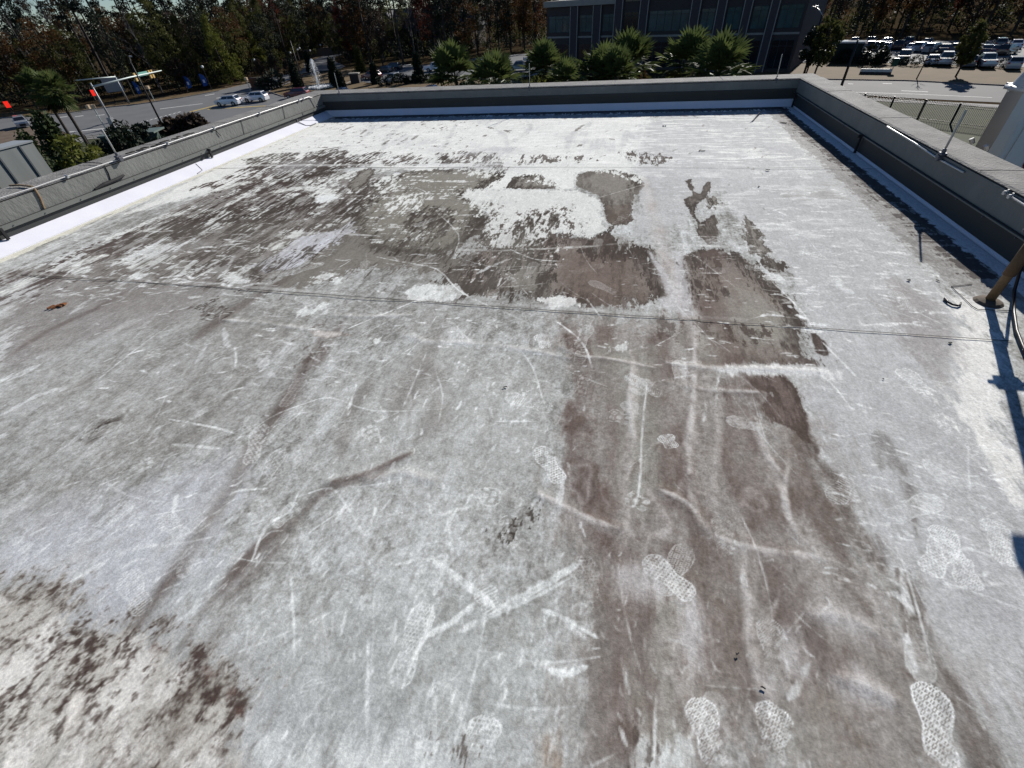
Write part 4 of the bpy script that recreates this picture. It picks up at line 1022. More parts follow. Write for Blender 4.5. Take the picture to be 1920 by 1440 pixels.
def rod(x, y, z, h, label, big=False, tilt=(0, 0)):
    root = empty('lightning_rod', (x, y, z), 0, label, 'lightning rod', 'lightning rods on the parapets')
    r = 0.0085 if big else 0.0065
    MB().tube([(0, 0, 0.0), (tilt[0] * h * .5, tilt[1] * h * .5, h * 0.5), (tilt[0] * h, tilt[1] * h, h - 0.01), (tilt[0] * h, tilt[1] * h, h)], [r, r, r * 0.9, r * 0.3], 8).build('rod', M_rod, root, True)
    s = MB()
    if big:
        s.box(-0.03, -0.02, -0.055, 0.03, 0.02, -0.012); s.box(-0.022, -0.03, -0.012, 0.022, 0.03, 0.006)
        s.tube([(0, 0, -0.01), (0, 0, 0.035)], 0.016, 8)
        for a in (-0.02, 0.02): s.tube([(a, -0.035, -0.03), (a, 0.035, -0.03)], 0.007, 6)
    else:
        s.box(-0.018, -0.018, -0.004, 0.018, 0.018, 0.008); s.tube([(0, 0, 0.0), (0, 0, 0.03)], 0.011, 8)
        s.box(-0.012, -0.05, -0.06, 0.012, -0.03, 0.006)
    bevel(s.build('base_clamp', M_clamp, root), 0.003)
    return root
rod(XW0 + 0.012, 2.915 * H, zt(4.5) + 0.045, 0.175 * H, 'thin metal rod clamped upright on the inner edge of the left parapet', True)
rod(XW1 - 0.012, 3.015 * H, 0.243 * H, 0.205 * H, 'pale metal rod clamped upright on the right parapet, above its short cable', True)
rod(-3.385 * H, YW + 0.05, 0.236 * H, 0.20 * H, 'thin rod on the back parapet, nearest its left corner in front of the fountain')
rod(-1.030 * H, YW + 0.05, 0.236 * H, 0.21 * H, 'thin rod at the middle of the back parapet in front of the fan palms')
rod(1.512 * H, YW + 0.05, 0.236 * H, 0.20 * H, 'thin rod on the back parapet, nearest its right corner', tilt=(-0.06, 0))

# ------------------------------------------------------------------ mast with clamps at the right edge, its cable
M_mast = mat('rusty_galvanised_pipe', sr(120,100,74), 0.6, metal=0.25, col2=sr(86,72,58), scale=9, bump=0.3)
M_blk = mat('black_rubber', sr(24,24,30), 0.45)
g0 = on_z(1853, 566)
mast = empty('mast', (g0.x, g0.y, 0), 0, 'brown galvanised pipe mast with clamps standing at the right edge of the roof', 'mast')
MB().tube([(0, 0, 0), (0.004, 0, 0.6), (0.004, 0, 1.7), (0.004, 0, 2.6)], 0.024, 12).build('pipe', M_mast, mast, True)
MB().tube([(0.002, 0, 0.18), (0.002, 0, 0.42)], 0.030, 12).build('sleeve', mat('rusty_sleeve', sr(92,72,52), 0.75, col2=sr(70,56,44), scale=14), mast, True)
for k, z in enumerate((0.44, 0.98, 1.30, 1.62)):
    s = MB(); s.box(-0.055, -0.022, z - 0.02, 0.055, 0.022, z + 0.02); s.tube([(-0.085, 0, z), (0.085, 0, z)], 0.010, 6)
    if k: s.box(-0.10, -0.03, z - 0.035, -0.05, 0.03, z + 0.035)
    bevel(s.build('clamp', M_clamp, mast), 0.003)
MB().tube([(0, 0, 1.0), (0.42, -0.02, 1.02)], 0.018, 8).tube([(0, 0, 0.55), (0.30, 0.02, 0.98)], 0.014, 8).build('bracket_arm', M_mast, mast, True)
MB().tube([(0, 0, 0.0), (0, 0, 0.012), (0, 0, 0.02)], [0.075, 0.06, 0.03], 14).build('foot', mat('foot_dirt', sr(90,80,70), 0.9), mast)
s = MB()
pc = [(1926,470,0.30),(1912,510,0.16),(1902,545,0.03),(1901,585,0.016),(1906,620,0.014),(1917,648,0.014),(1940,700,0.014)]
s.tube([tuple(on_z(x, y, z)) for x, y, z in pc], 0.0085, 8)
tag(s.build('black_cable', M_blk, None, True), 'thick black cable drooping beside the mast onto the roof', 'cable')
s = MB(); s.tube([tuple(on_z(x, y, 0.008)) for x, y in [(1772,560),(1777,566),(1786,571),(1796,573),(1801,571),(1802,567)]], [0.010, 0.006, 0.006, 0.006, 0.005, 0.004], 6)
tag(s.build('cable_tie', M_blk, None, True), 'small curved black cable tie lying on the roof near the mast', 'cable tie')
# bits lying about
def crumb(name, pos, r, m, label, cat, grp=None, n=3, seed=1):
    q = random.Random(seed); s = MB(); c = on_z(*pos)
    for _ in range(n):
        x, y = q.uniform(-r, r), q.uniform(-r * .6, r * .6); a = q.uniform(0, 3.14)
        L = r * q.uniform(.5, 1.1)
        s.obox((x, y), (L * math.cos(a), L * math.sin(a)), (-L * .35 * math.sin(a), L * .35 * math.cos(a)), r * q.uniform(.15, .4), 0.002)
    o = s.build(name, m); o.location = (c.x, c.y, 0.002)
    return tag(o, label, cat, grp)
M_leaf = mat('dead_leaf', sr(150,96,56), 0.7, col2=sr(80,56,44), scale=60)
crumb('dead_leaf', (108,575), 0.035, M_leaf, 'curled brown dead leaf lying at the left of the roof below the long seam', 'leaf', None, 5, 2)
dm = mat('debris_dark', sr(40,38,40), 0.8)
for i, (p, r) in enumerate((((1466,231),.035),((1246,237),.025),((1315,283),.022),((946,727),.010),((1702,526),.012),((1758,527),.010),((1779,644),.010),((1654,711),.006),((1383,1226),.006),((1430,1289),.008),((1440,319),.018),((1425,350),.015))):
    crumb('roof_debris', p, r, dm, 'tiny dark crumb of debris lying on the pale roof sheet', 'debris', 'dark crumbs scattered on the roof', 2, 20 + i)
a, b = on_z(1411, 228), on_z(1425, 213)
s = MB(); s.tube([(a.x, a.y, .01), (b.x, b.y, .02)], 0.008, 5)
tag(s.build('stick', dm), 'thin dark stick on the roof near the far right corner', 'stick')

# the right parapet carries a grey exhaust stack and white cabinet standing on the lower roof beyond
an = MB(); an.box(XW1 + 0.21 * H, -3.2, GZ, XW1 + 7.0, 8.6, -1.304)
lower = empty('lower_roof', (0, 0, 0)); tag(lower, 'lower neighbouring roof beyond the right parapet carrying the grey stack', 'roof')
an.build('roof_slab', M_cop, lower)
stk = on_z(1862, 292, 0.0)
sx, sy = 2.45 * H, 3.72 * H
stack = empty('exhaust_stack', (sx, sy, -0.55), 0, 'tall light grey cylindrical exhaust stack with a tapered shoulder beyond the right parapet', 'exhaust stack')
M_stack = mat('painted_grey_steel', sr(176,177,180), 0.45, col2=sr(160,161,165), scale=2.0)
def lathe(prof, n=40):
    s = MB(); vs = []; fs = []
    for r, z in prof:
        for j in range(n):
            t = 2 * math.pi * j / n; vs.append((r * math.cos(t), r * math.sin(t), z))
    for i in range(len(prof) - 1):
        for j in range(n): fs.append((i * n + j, i * n + (j + 1) % n, (i + 1) * n + (j + 1) % n, (i + 1) * n + j))
    return s.add(vs, fs)
STK = stack

# ------------------------------------------------------------------ stack, cabinet, left screen wall
zr = -0.55
prof = [(0.0, 0.0), (0.15*H, 0.0), (0.15*H, 0.415*H - zr), (0.175*H, 0.415*H - zr), (0.175*H, 0.43*H - zr), (0.148*H, 0.435*H - zr), (0.105*H, 0.56*H - zr), (0.105*H, 0.70*H - zr), (0.125*H, 0.70*H - zr), (0.125*H, 0.712*H - zr), (0.085*H, 0.73*H - zr), (0.070*H, 0.83*H - zr), (0.070*H, 1.25*H - zr), (0.0, 1.25*H - zr)]
lathe(prof[:6]).build('lower_drum', M_stack, stack, True)
lathe([(0.147*H, 0.434*H - zr)] + prof[6:10]).build('tapered_shoulder', M_stack, stack, True)
lathe([(0.124*H, 0.711*H - zr)] + prof[10:]).build('upper_pipe', M_stack, stack, True)
for z in (0.425, 0.71):
    r = (0.168 if z < .5 else 0.118) * H
    for k in range(10):
        t = 2 * math.pi * k / 10; MB().tube([(r * math.cos(t), r * math.sin(t), (z - 0.02) * H - zr), (r * math.cos(t), r * math.sin(t), (z + 0.014) * H - zr)], 0.010, 6).build('flange_bolt', M_alu, stack)
s = MB(); a0 = math.radians(235)
for dz0, dz1, a, b in ((0.20, 0.212, -0.16, 0.20), (0.27, 0.282, -0.16, 0.20)):
    s.tube([(0.153*H*math.cos(a0 + t), 0.153*H*math.sin(a0 + t), dz0*H - zr) for t in (-0.2, -0.05, 0.1, 0.25)], 0.006, 4)
    s.tube([(0.153*H*math.cos(a0 + t), 0.153*H*math.sin(a0 + t), dz1*H - zr) for t in (-0.2, -0.05, 0.1, 0.25)], 0.006, 4)
for t in (-0.2, 0.03, 0.25):
    s.tube([(0.153*H*math.cos(a0 + t), 0.153*H*math.sin(a0 + t), 0.2*H - zr), (0.153*H*math.cos(a0 + t), 0.153*H*math.sin(a0 + t), 0.282*H - zr)], 0.006, 4)
s.build('hatch_frame', M_dark, stack)
for t in (2.6, 3.6):
    MB().tube([(0.17*H*math.cos(t), 0.17*H*math.sin(t), 0.10*H - zr), (0.19*H*math.cos(t), 0.19*H*math.sin(t), 0.13*H - zr)], 0.02, 8).build('lifting_lug', M_alu, stack)

_r1, _r2 = ray(1874, 292), ray(1851, 285)
caby = 2.92 * H; cabx = caby * _r1[0] / _r1[1]; cabd = cabx * _r2[1] / _r2[0] - caby
cabn = empty('equipment_cabinet', (cabx, caby, -0.55), 0, 'white sheet metal equipment cabinet with a red rimmed port, in front of the grey stack', 'cabinet')
M_cabw = mat('white_cabinet_paint', sr(206,212,208), 0.4, col2=sr(190,196,193), scale=3)
bevel(MB().box(0, 0, 0.10*H + .55, 1.3*H, cabd, 1.3*H + .55).build('housing', M_cabw, cabn), 0.012)

MB().box(0.03*H, -0.012, 0.12*H + .55, 1.25*H, -0.001, 1.27*H + .55).build('door_panel', M_cabw, cabn)
MB().tube([(0.155*H, -0.02, 0.22*H + .55), (0.155*H, -0.005, 0.22*H + .55)], 0.055, 20).build('port', mat('dark_red_port', sr(96,30,30), 0.5), cabn)
MB().tube([(0.155*H, -0.024, 0.22*H + .55), (0.155*H, -0.018, 0.22*H + .55)], 0.036, 20).build('port_hole', M_dark, cabn)
s = MB()
for k in range(3):
    s.box(0.13*H, -0.014, (0.295 + 0.014*k)*H + .55, 0.185*H + 0.01*k, -0.0125, (0.301 + 0.014*k)*H + .55)
s.build('red_lettering', mat('red_ink', sr(190,70,70), 0.6), cabn)
for x in (0.1, 1.2):
    for y in (0.05, cabd / H - .05):
        MB().box(x*H - .03, y*H - .03, 0, x*H + .03, y*H + .03, 0.10*H + .55).build('leg', M_dark, cabn)
MB().tube([(0.16*H, -0.03, 0.0), (0.18*H, -0.03, 0.14*H + .55)], 0.012, 8).build('rusty_pipe', mat('rust', sr(130,70,44), 0.8, col2=sr(90,50,36), scale=20), cabn)

scr = empty('metal_screen_wall', (-5.0*H, 0, 0), 0, 'grey ribbed metal screen wall with a pale cap beyond the left parapet', 'wall')
M_scr = mat('grey_metal_panel', sr(112,116,114), 0.6, col2=sr(132,135,132), scale=1.0, metal=0.05, stretch=(4, 4, .5))
MB().box(-0.30, -3.0, GZ, 0, 3.37*H, 0.275*H).build('panel', M_scr, scr)
y = -2.9; s = MB()
while y < 3.3*H:
    s.box(0.0005, y, GZ, 0.012, y + 0.02, 0.272*H); y += 0.22 + 0.08 * math.sin(y * 7)
s.build('ribs', mat('grey_rib', sr(84,88,90), 0.5), scr)
MB().box(-0.31, -3.05, 0.276*H, 0.012, 3.37*H + 0.008, 0.288*H).build('cap', mat('pale_cap', sr(140,144,146), 0.5), scr)

# ------------------------------------------------------------------ street level
def poly(name, pts, z, m, parent=None, kind='structure', thick=0.0):
    P = [G(*p) if len(p) == 2 else Vector((p[0], p[1], 0)) for p in pts]
    bm = bmesh.new()
    vs = [bm.verts.new((p.x, p.y, GZ + z)) for p in P]
    f = bm.faces.new(vs)
    if f.normal.z < 0 or True:
        bm.normal_update()
        if f.normal.z < 0: f.normal_flip()
    if thick:
        r_ = bmesh.ops.extrude_face_region(bm, geom=[f])
        for v in r_['geom']:
            if isinstance(v, bmesh.types.BMVert): v.co.z -= thick
    me = bpy.data.meshes.new(name); bm.to_mesh(me); bm.free()
    me.materials.append(m)
    o = bpy.data.objects.new(name, me); COL.objects.link(o)
    if parent: o.parent = parent
    elif kind: o['kind'] = kind
    return o
M_gr = mat('dry_ground', (0.030, 0.022, 0.014), 0.95, col2=(0.06, 0.045, 0.026), scale=0.12, bump=0.4, bscale=3, detail=9, spec=0.0)
M_grass = mat('green_grass', (0.022, 0.032, 0.010), 0.95, col2=(0.046, 0.048, 0.016), scale=0.5, bump=0.5, bscale=8, detail=9)
M_straw = mat('straw_grass', (0.070, 0.044, 0.016), 0.95, col2=(0.125, 0.080, 0.030), scale=0.4, bump=0.5, bscale=6, detail=9)
M_leafl = mat('leaf_litter', (0.07, 0.045, 0.03), 0.95, col2=(0.15, 0.12, 0.09), scale=0.8, bump=0.6, bscale=5, detail=10)
M_asph = mat('asphalt', (0.105, 0.107, 0.110), 0.85, col2=(0.145, 0.147, 0.150), scale=0.25, bump=0.15, bscale=30, detail=9, stretch=(1, 1, 1))
M_asph2 = mat('parking_asphalt', (0.07, 0.073, 0.080), 0.85, col2=(0.11, 0.115, 0.12), scale=0.2, detail=8)
M_strt = mat('pale_street', (0.095, 0.094, 0.095), 0.9, col2=(0.14, 0.137, 0.135), scale=0.3, detail=9)
M_kerb = mat('kerb_concrete', (0.22, 0.21, 0.20), 0.9, col2=(0.16, 0.155, 0.15), scale=1.5)
M_mark = mat('road_paint', (0.55, 0.55, 0.53), 0.8, col2=(0.35, 0.35, 0.34), scale=1.2)
M_yel = mat('yellow_road_paint', (0.50, 0.36, 0.10), 0.8, col2=(0.34, 0.26, 0.10), scale=1.2)
M_mulch = mat('red_mulch', (0.085, 0.036, 0.022), 0.95, col2=(0.13, 0.06, 0.04), scale=1.5, bump=0.4)

poly('ground', [(-900, -200, 0), (900, -200, 0), (900, 1500, 0), (-900, 1500, 0)], 0, M_gr)
# main road with its junction
road = [(-60,231),(0,222),(60,219),(130,212),(190,203),(260,196),(340,184),(410,171),(470,157),(497,149),(545,139),(566,134),(572,127),(571,120),(590,112),(612,104),(640,94),
        (650,100),(628,106),(628,115),(648,124),(640,128),(600,133),(570,137),(560,142),(520,160),(505,172),(530,180),(600,182),(600,200),(500,240),(380,262),(300,258),(230,262),(150,262),(105,240),(60,238),(0,244),(-60,250)]
poly('road', road, 0.012, M_asph)
poly('grass_verge', [(-80,222),(0,212),(60,208),(150,199),(190,194),(260,187),(340,177),(410,165),(470,151),(540,133),(566,128),(560,122),(590,108),(620,98),(612,104),(590,112),(571,120),(572,127),(566,134),(545,139),(497,149),(470,157),(410,171),(340,184),(260,196),(190,203),(130,212),(60,219),(0,222),(-60,231)], 0.05, M_straw)
poly('leaf_strewn_bank', [(-60,250),(0,244),(60,238),(105,240),(140,262),(120,290),(-60,300)], 0.05, M_leafl)
poly('lawn', [(120,262),(170,255),(230,257),(260,262),(330,258),(420,250),(420,290),(250,330),(60,360),(60,300)], 0.06, M_grass)
poly('roadside_lawn', [(500,173),(530,162),(560,146),(575,140),(640,131),(700,127),(716,133),(700,150),(680,160),(720,158),(830,152),(960,152),(1000,160),(860,190),(600,186),(530,181)], 0.05, M_straw)
poly('sidewalk', [(140,262),(160,255),(250,250),(330,246),(330,252),(250,257),(165,262),(150,270)], 0.07, M_kerb)
# kerbs as raised strips
def kerb(pts, name='kerb', w=0.18, m=None):
    P = [G(*p) for p in pts]; s = MB()
    for a, b in zip(P[:-1], P[1:]):
        d = (b - a); L = d.length; d = d / L; n = Vector((-d.y, d.x, 0)) * w / 2
        s.obox(((a + b) / 2), d * (L / 2), n, 0.15, GZ)
    o = s.build(name, m or M_kerb); o['kind'] = 'structure'; return o
kerb([(0,222),(60,219),(130,212),(190,203),(260,196),(340,184),(410,171),(470,157),(497,149),(545,139),(566,134),(572,127),(571,120),(590,112),(612,104)])
kerb([(505,172),(512,166),(535,158),(560,147),(575,140),(600,134),(640,129)])
kerb([(505,173),(530,181),(600,183)])
def mark(pts, m=None, name='road_marking'):
    return poly(name, pts, 0.018, m or M_mark)
for i in range(9):          # crosswalk bars
    t = i / 9.0
    x = 262 + 78 * t; yq = 231 - 21 * t
    mark([(x, yq), (x + 5, yq - 1.4), (x + 9, yq - 3.6), (x + 3.5, yq - 2.2)])
mark([(355,209.5),(384,202.5),(405,197),(407,197.6),(386,203.4),(357,210.6)], M_yel)
mark([(388,204.6),(480,199),(560,195),(560,196),(480,200.2),(390,205.8)], M_yel)
mark([(417,203),(432,199.5),(433,200.6),(419,204.2)])
mark([(300,204),(380,194),(380,194.7),(300,204.9)]); mark([(405,184),(418,182),(419,182.7),(406,184.8)]); mark([(384,179),(402,176),(402.6,176.7),(385,179.8)])
for x0 in (110, 140, 180): mark([(x0, 216.5 + (180 - x0) * .05), (x0 + 16, 214.6 + (180 - x0) * .05), (x0 + 17, 215.5 + (180 - x0) * .05), (x0 + 1, 217.4 + (180 - x0) * .05)])
mark([(130,247),(240,236),(241,237.2),(131,248.4)])
# centre car park
poly('parking_lot', [(690,156),(660,150),(720,135),(716,128),(760,124),(830,122),(900,108),(1000,100),(1060,100),(1060,135),(990,144),(960,150),(830,150),(760,154)], 0.08, M_asph2)
kerb([(716,127.5),(760,123.5),(830,121.5),(900,112),(1000,103)])
kerb([(648,158),(660,152),(690,146)], m=M_kerb); kerb([(673,156),(700,149)], m=M_kerb)
mark([(673,157),(703,150),(705,151),(676,158)]); mark([(672,147),(683,144),(684,145),(674,148.4)])
mark([(755,122),(770,120.6),(771,121.4),(756,122.9)])
poly('planting_bed', [(690,163),(720,155),(830,150.5),(960,151),(1000,152),(1000,175),(700,176)], 0.09, M_straw)
# pond
pond = []
pc = G(598, 163)
for k in range(26):
    t = 2 * math.pi * k / 26
    pond.append((pc.x + 4.6 * math.cos(t) * (1 + 0.06 * math.sin(3 * t)), pc.y + 5.2 * math.sin(t), 0))
M_water = mat('pond_water', (0.035, 0.05, 0.07), 0.08, spec=0.6, bump=0.5, scale=2, bscale=6)
poly('pond', pond, 0.075, M_water)
# right: street, verge, lot, lawn inside the fence
poly('street', [(1330,142),(1530,149),(1600,150.5),(1700,152),(1800,157),(1870,160.5),(2000,168),(2000,200),(1870,192),(1700,184),(1600,178),(1450,170),(1330,168)], 0.012, M_strt)
kerb([(1330,142),(1530,149),(1600,150.5),(1700,152),(1800,157),(1870,160.5),(2000,168)], m=mat('shaded_kerb', (0.12,0.10,0.095), 0.9, col2=(0.16,0.14,0.13), scale=1))
poly('verge', [(1400,130),(1500,120),(1560,117),(1700,120),(1900,127),(2000,132),(2000,168),(1870,160),(1800,156.5),(1700,151.5),(1600,150),(1530,148.5),(1330,141.5)], 0.06, M_straw)
poly('car_park', [(1500,118),(1530,98),(1560,84),(1700,78),(1900,76),(2000,76),(2000,132),(1900,126.5),(1700,119.5),(1560,117)], 0.08, M_asph2)
poly('sidewalk', [(1580,182),(1700,188),(1870,197),(1990,204),(1990,211),(1870,203),(1700,193.5),(1580,187)], 0.05, M_kerb)
poly('lawn', [(1540,186),(1700,194),(1870,203.5),(1990,211),(1990,330),(1700,330),(1500,240)], 0.045, M_grass)
mark([(1690,170),(1740,172),(1740,172.8),(1690,170.8)]); mark([(1590,157),(1600,157.3),(1600,158),(1590,157.8)]); mark([(1655,156.2),(1672,156.8),(1672,157.6),(1655,157)])
mark([(1560,171.5),(1720,176.5),(1860,183),(1860,183.6),(1720,177.1),(1560,172.1)])

for _o in (stack, cabn):       # both scaled up about the camera, pushed back along the line of sight
    _k = 1.36
    _o.location = (_o.location.x * _k, _o.location.y * _k, -1.304)
    _o.scale = (_k, _k, _k)

# ------------------------------------------------------------------ vegetation
def leaf_mesh(name, cen, size, m, parent, seed=0, squash=1.0, nrm=None):
    """many separate leaf-sized quads; cen (n,3)"""
    r = np.random.RandomState(seed); n = len(cen)
    a = r.normal(size=(n, 3)); a /= np.linalg.norm(a, axis=1)[:, None]
    c = r.normal(size=(n, 3)); b = np.cross(a, c); b /= np.linalg.norm(b, axis=1)[:, None] + 1e-9
    s = size * r.uniform(0.6, 1.4, (n, 1))
    P = np.stack([cen - a * s, cen + b * s * 0.5 * squash, cen + a * s, cen - b * s * 0.5 * squash], 1)
    me = bpy.data.meshes.new(name)
    me.vertices.add(4 * n); me.vertices.foreach_set('co', P.reshape(-1).astype(np.float32))
    me.loops.add(4 * n); me.loops.foreach_set('vertex_index', np.arange(4 * n, dtype=np.int32))
    me.polygons.add(n); me.polygons.foreach_set('loop_start', np.arange(0, 4 * n, 4, dtype=np.int32))
    me.update(calc_edges=True); me.materials.append(m)
    o = bpy.data.objects.new(name, me); COL.objects.link(o)
    if parent is not None: o.parent = parent
    return o
def clump(r, c, rad, n):
    v = r.normal(size=(n, 3)); v /= np.linalg.norm(v, axis=1)[:, None]
    v *= (r.uniform(0.25, 1.0, (n, 1)) ** 0.5)
    return np.asarray(c) + v * np.asarray(rad)
LF_ = lambda n, a, b, t=0.12, sc=0.5: mat(n, a, 0.7, col2=b, scale=sc, trans=t, contrast=1.4, spec=0.08)
L_pine = LF_('pine_needles', (0.0099, 0.0154, 0.0099), (0.0220, 0.0286, 0.0165))
L_ever = LF_('evergreen_leaves', (0.0121, 0.0187, 0.0121), (0.0275, 0.0352, 0.0220))
L_oliv = LF_('olive_leaves', (0.040, 0.044, 0.014), (0.095, 0.095, 0.028), 0.3)
L_yelg = LF_('yellow_green_leaves', (0.065, 0.078, 0.014), (0.15, 0.155, 0.034), 0.35)
L_rust = LF_('rust_leaves', (0.052, 0.026, 0.012), (0.105, 0.055, 0.020), 0.3)
L_red = LF_('red_leaves', (0.0605, 0.0165, 0.0121), (0.1100, 0.0330, 0.0198), 0.35)
L_tan = LF_('faded_brown_leaves', (0.0330, 0.0242, 0.0187), (0.0660, 0.0473, 0.0330), 0.2)
M_bark = mat('dark_bark', (0.030, 0.024, 0.020), 0.95, col2=(0.060, 0.050, 0.042), scale=1.5, stretch=(1, 1, 0.2))
M_barkg = mat('grey_bark', (0.06, 0.053, 0.052), 0.95, col2=(0.11, 0.10, 0.10), scale=1.5, stretch=(1, 1, 0.2))

def trunk_pts(r, h, lean=0.03):
    a, b = r.uniform(-lean, lean, 2)
    return [(a * z + 0.15 * math.sin(z * .5 + a * 60), b * z + 0.12 * math.sin(z * .4 + 2), z) for z in np.linspace(0, h, 7)]
def tree(kind, h, leaf, seed, bark=None, spread=1.0):
    r = np.random.RandomState(seed)
    root = empty(kind)
    bark = bark or M_bark
    s = MB(); r0 = 0.011 * h + 0.06
    tp = trunk_pts(r, h * 0.96)
    s.tube(tp, [r0 * (1 - 0.12 * i) for i in range(7)], 6)
    cen = []
    def at_(z):
        return np.array(tp[min(6, int(z / (h * .96) * 6 + .5))])
    if kind == 'pine_tree':
        z0 = 0.52 * h
        for k in range(26):
            t = r.rand() ** 0.85; z = z0 + (h - z0) * t
            a = r.uniform(0, 6.28); L = spread * (2.6 * (1 - t) ** 0.6 + 0.7) * r.uniform(.6, 1.2)
            b0 = at_(z); e = b0 + np.array([math.cos(a) * L, math.sin(a) * L, 0.25 * L]); e[2] = z + 0.2 * L
            s.tube([(b0[0], b0[1], z), tuple(e)], [0.06, 0.02], 3, False)
            cen.append(clump(r, e, (0.95, 0.95, 0.45), 62)); cen.append(clump(r, (b0 + e) / 2 + [0, 0, z / 2 - b0[2] / 2 + .2], (0.7, 0.7, 0.35), 26))
        size = 0.20
    elif kind == 'cone_tree':
        for k in range(70):
            t = r.rand() ** 1.2; z = h * (0.08 + 0.9 * t); a = r.uniform(0, 6.28); R_ = spread * 0.24 * h * (1 - t) ** 0.8 * r.uniform(.6, 1)
            cen.append(clump(r, (math.cos(a) * R_, math.sin(a) * R_, z), (0.75, 0.75, 0.9), 55))
        size = 0.19
    elif kind in ('broad_tree', 'narrow_tree'):
        nar = 0.5 if kind == 'narrow_tree' else 1.0
        for k in range(60):
            v = r.normal(size=3); v /= np.linalg.norm(v); v *= r.uniform(.45, 1) ** 0.5
            R_ = 0.26 * h * nar * spread
            c = np.array([v[0] * R_, v[1] * R_, h * 0.60 + v[2] * h * 0.38])
            if k % 3 == 0:
                b0 = np.array([0, 0, max(h * .2, c[2] - h * .2)]); s.tube([tuple(b0), tuple(c)], [0.08, 0.02], 3, False)
            cen.append(clump(r, c, np.array([1.1, 1.1, 0.9]) * h / 16 * r.uniform(.7, 1.3), 46))
        size = 0.21
    bt = s.build('trunk', bark, root)
    if cen:
        leaf_mesh('crown', np.concatenate(cen), size, leaf, root, seed)
    return root
def bare_tree(h, seed, bark, leaf=None, up=0.75, n0=11, label=None):
    r = random.Random(seed); root = empty('bare_tree')
    s = MB(); t_ = MB(); tips = []
    nr = np.random.RandomState(seed)
    tp = trunk_pts(nr, h * 0.9)
    s.tube(tp, [(0.010 * h + .04) * (1 - 0.13 * i) for i in range(7)], 6)
    def br(p, d, L, rad, dep):
        q = p + d * L
        mid = (p + q) / 2 + Vector((r.uniform(-.06, .06), r.uniform(-.06, .06), r.uniform(-.03, .06))) * L
        t_.tube([p, mid, q], [rad, rad * .75, rad * .5], 3, False)
        if dep == 0:
            tips.append(q); return
        for _ in range(3 if dep > 1 else 4):
            nd = (d + Vector((r.uniform(-.6, .6), r.uniform(-.6, .6), r.uniform(-.2, .5))) * .9).normalized()
            br(q if r.random() < .5 else mid, nd, L * r.uniform(.55, .8), rad * .55, dep - 1)
    for k in range(n0):
        z = h * (0.30 + 0.62 * k / n0); a = k * 2.4 + r.uniform(-.4, .4)
        i = min(6, int(z / (h * .9) * 6)); p = Vector(tp[i]); p.z = z
        d = Vector((math.cos(a), math.sin(a), up + 0.8 * k / n0)).normalized()
        br(p, d, h * 0.13 * (1.25 - k / n0), 0.012 * h * (1.1 - k / n0) * .35 + .014, 3)
    s.build('trunk', bark, root); t_.build('branches', bark, root)
    if leaf and tips:
        cen = np.concatenate([clump(nr, tuple(t), (.5, .5, .4), 4) for t in tips])
        leaf_mesh('crown', cen, 0.15, leaf, root, seed)
    return root
def put(proto, P, rz=0, sc=1.0, first=[set()], label=None, group=None, cat='tree'):
    key = proto.name
    if key not in first[0]:
        first[0].add(key); o = proto
    else:
        o = copy_tree(proto)
    o.location = (P[0], P[1], P[2] if len(P) > 2 else GZ); o.rotation_euler = (0, 0, rz); o.scale = (sc, sc, sc)
    o['label'] = label; o['category'] = cat
    if group: o['group'] = group
    elif 'group' in o: del o['group']
    return o

protos = {
 'pine': [tree('pine_tree', 21, L_pine, 1), tree('pine_tree', 19, L_pine, 2, spread=1.2), tree('pine_tree', 23, L_pine, 3, spread=.9)],
 'bare': [bare_tree(18, 4, M_barkg), bare_tree(16, 5, M_barkg, L_tan), bare_tree(19, 6, M_barkg)],
 'rust': [tree('broad_tree', 15, L_rust, 7), tree('narrow_tree', 17, L_rust, 8)],
 'red': [tree('narrow_tree', 16, L_red, 9)],
 'olive': [tree('broad_tree', 13, L_oliv, 10), tree('cone_tree', 16, L_oliv, 11)],
 'ever': [tree('broad_tree', 15, L_ever, 12), tree('narrow_tree', 18, L_ever, 13)],
 'tan': [tree('broad_tree', 12, L_tan, 14), bare_tree(13, 15, M_bark, L_tan)],
}
NM = {'pine': 'tall dark long trunked pine', 'bare': 'leafless grey twiggy tree', 'rust': 'rust brown tree', 'red': 'narrow dull red tree',
      'olive': 'olive green tree', 'ever': 'dense dark evergreen', 'tan': 'thin faded brown tree'}
def where(zone, x, row):
    tb = {'L': ((60, 'at the far left edge'), (130, 'behind the slim palms'), (215, 'behind the nearer signal mast'), (290, 'behind the tall black street lamp'), (365, 'behind the signal arm tips'), (430, 'left behind the conical yellow green tree'), (999, 'behind the thin street trees')),
          'F': ((570, 'behind the globe lamps'), (605, 'above the tan retaining wall'), (999, 'at the side road end')),
          'C': ((700, 'behind the parked red crossover'), (750, 'above the silver pickup'), (810, 'in front of the gabled houses'), (860, 'behind the dark billboard'), (930, 'above the left end palm'), (1100, 'left of the office')),
          'R': ((1580, 'right of the office'), (1660, 'above the white crossovers'), (1750, 'above the silver crossovers'), (1830, 'above the slanting tree'), (2100, 'left of the grey stack'))}[zone]
    w_ = [t for lim, t in tb if x < lim][0]
    return w_ + ', ' + ('at the wood edge' if row == 0 else 'second row' if row == 1 else 'deeper in the wood')
rf = random.Random(21)
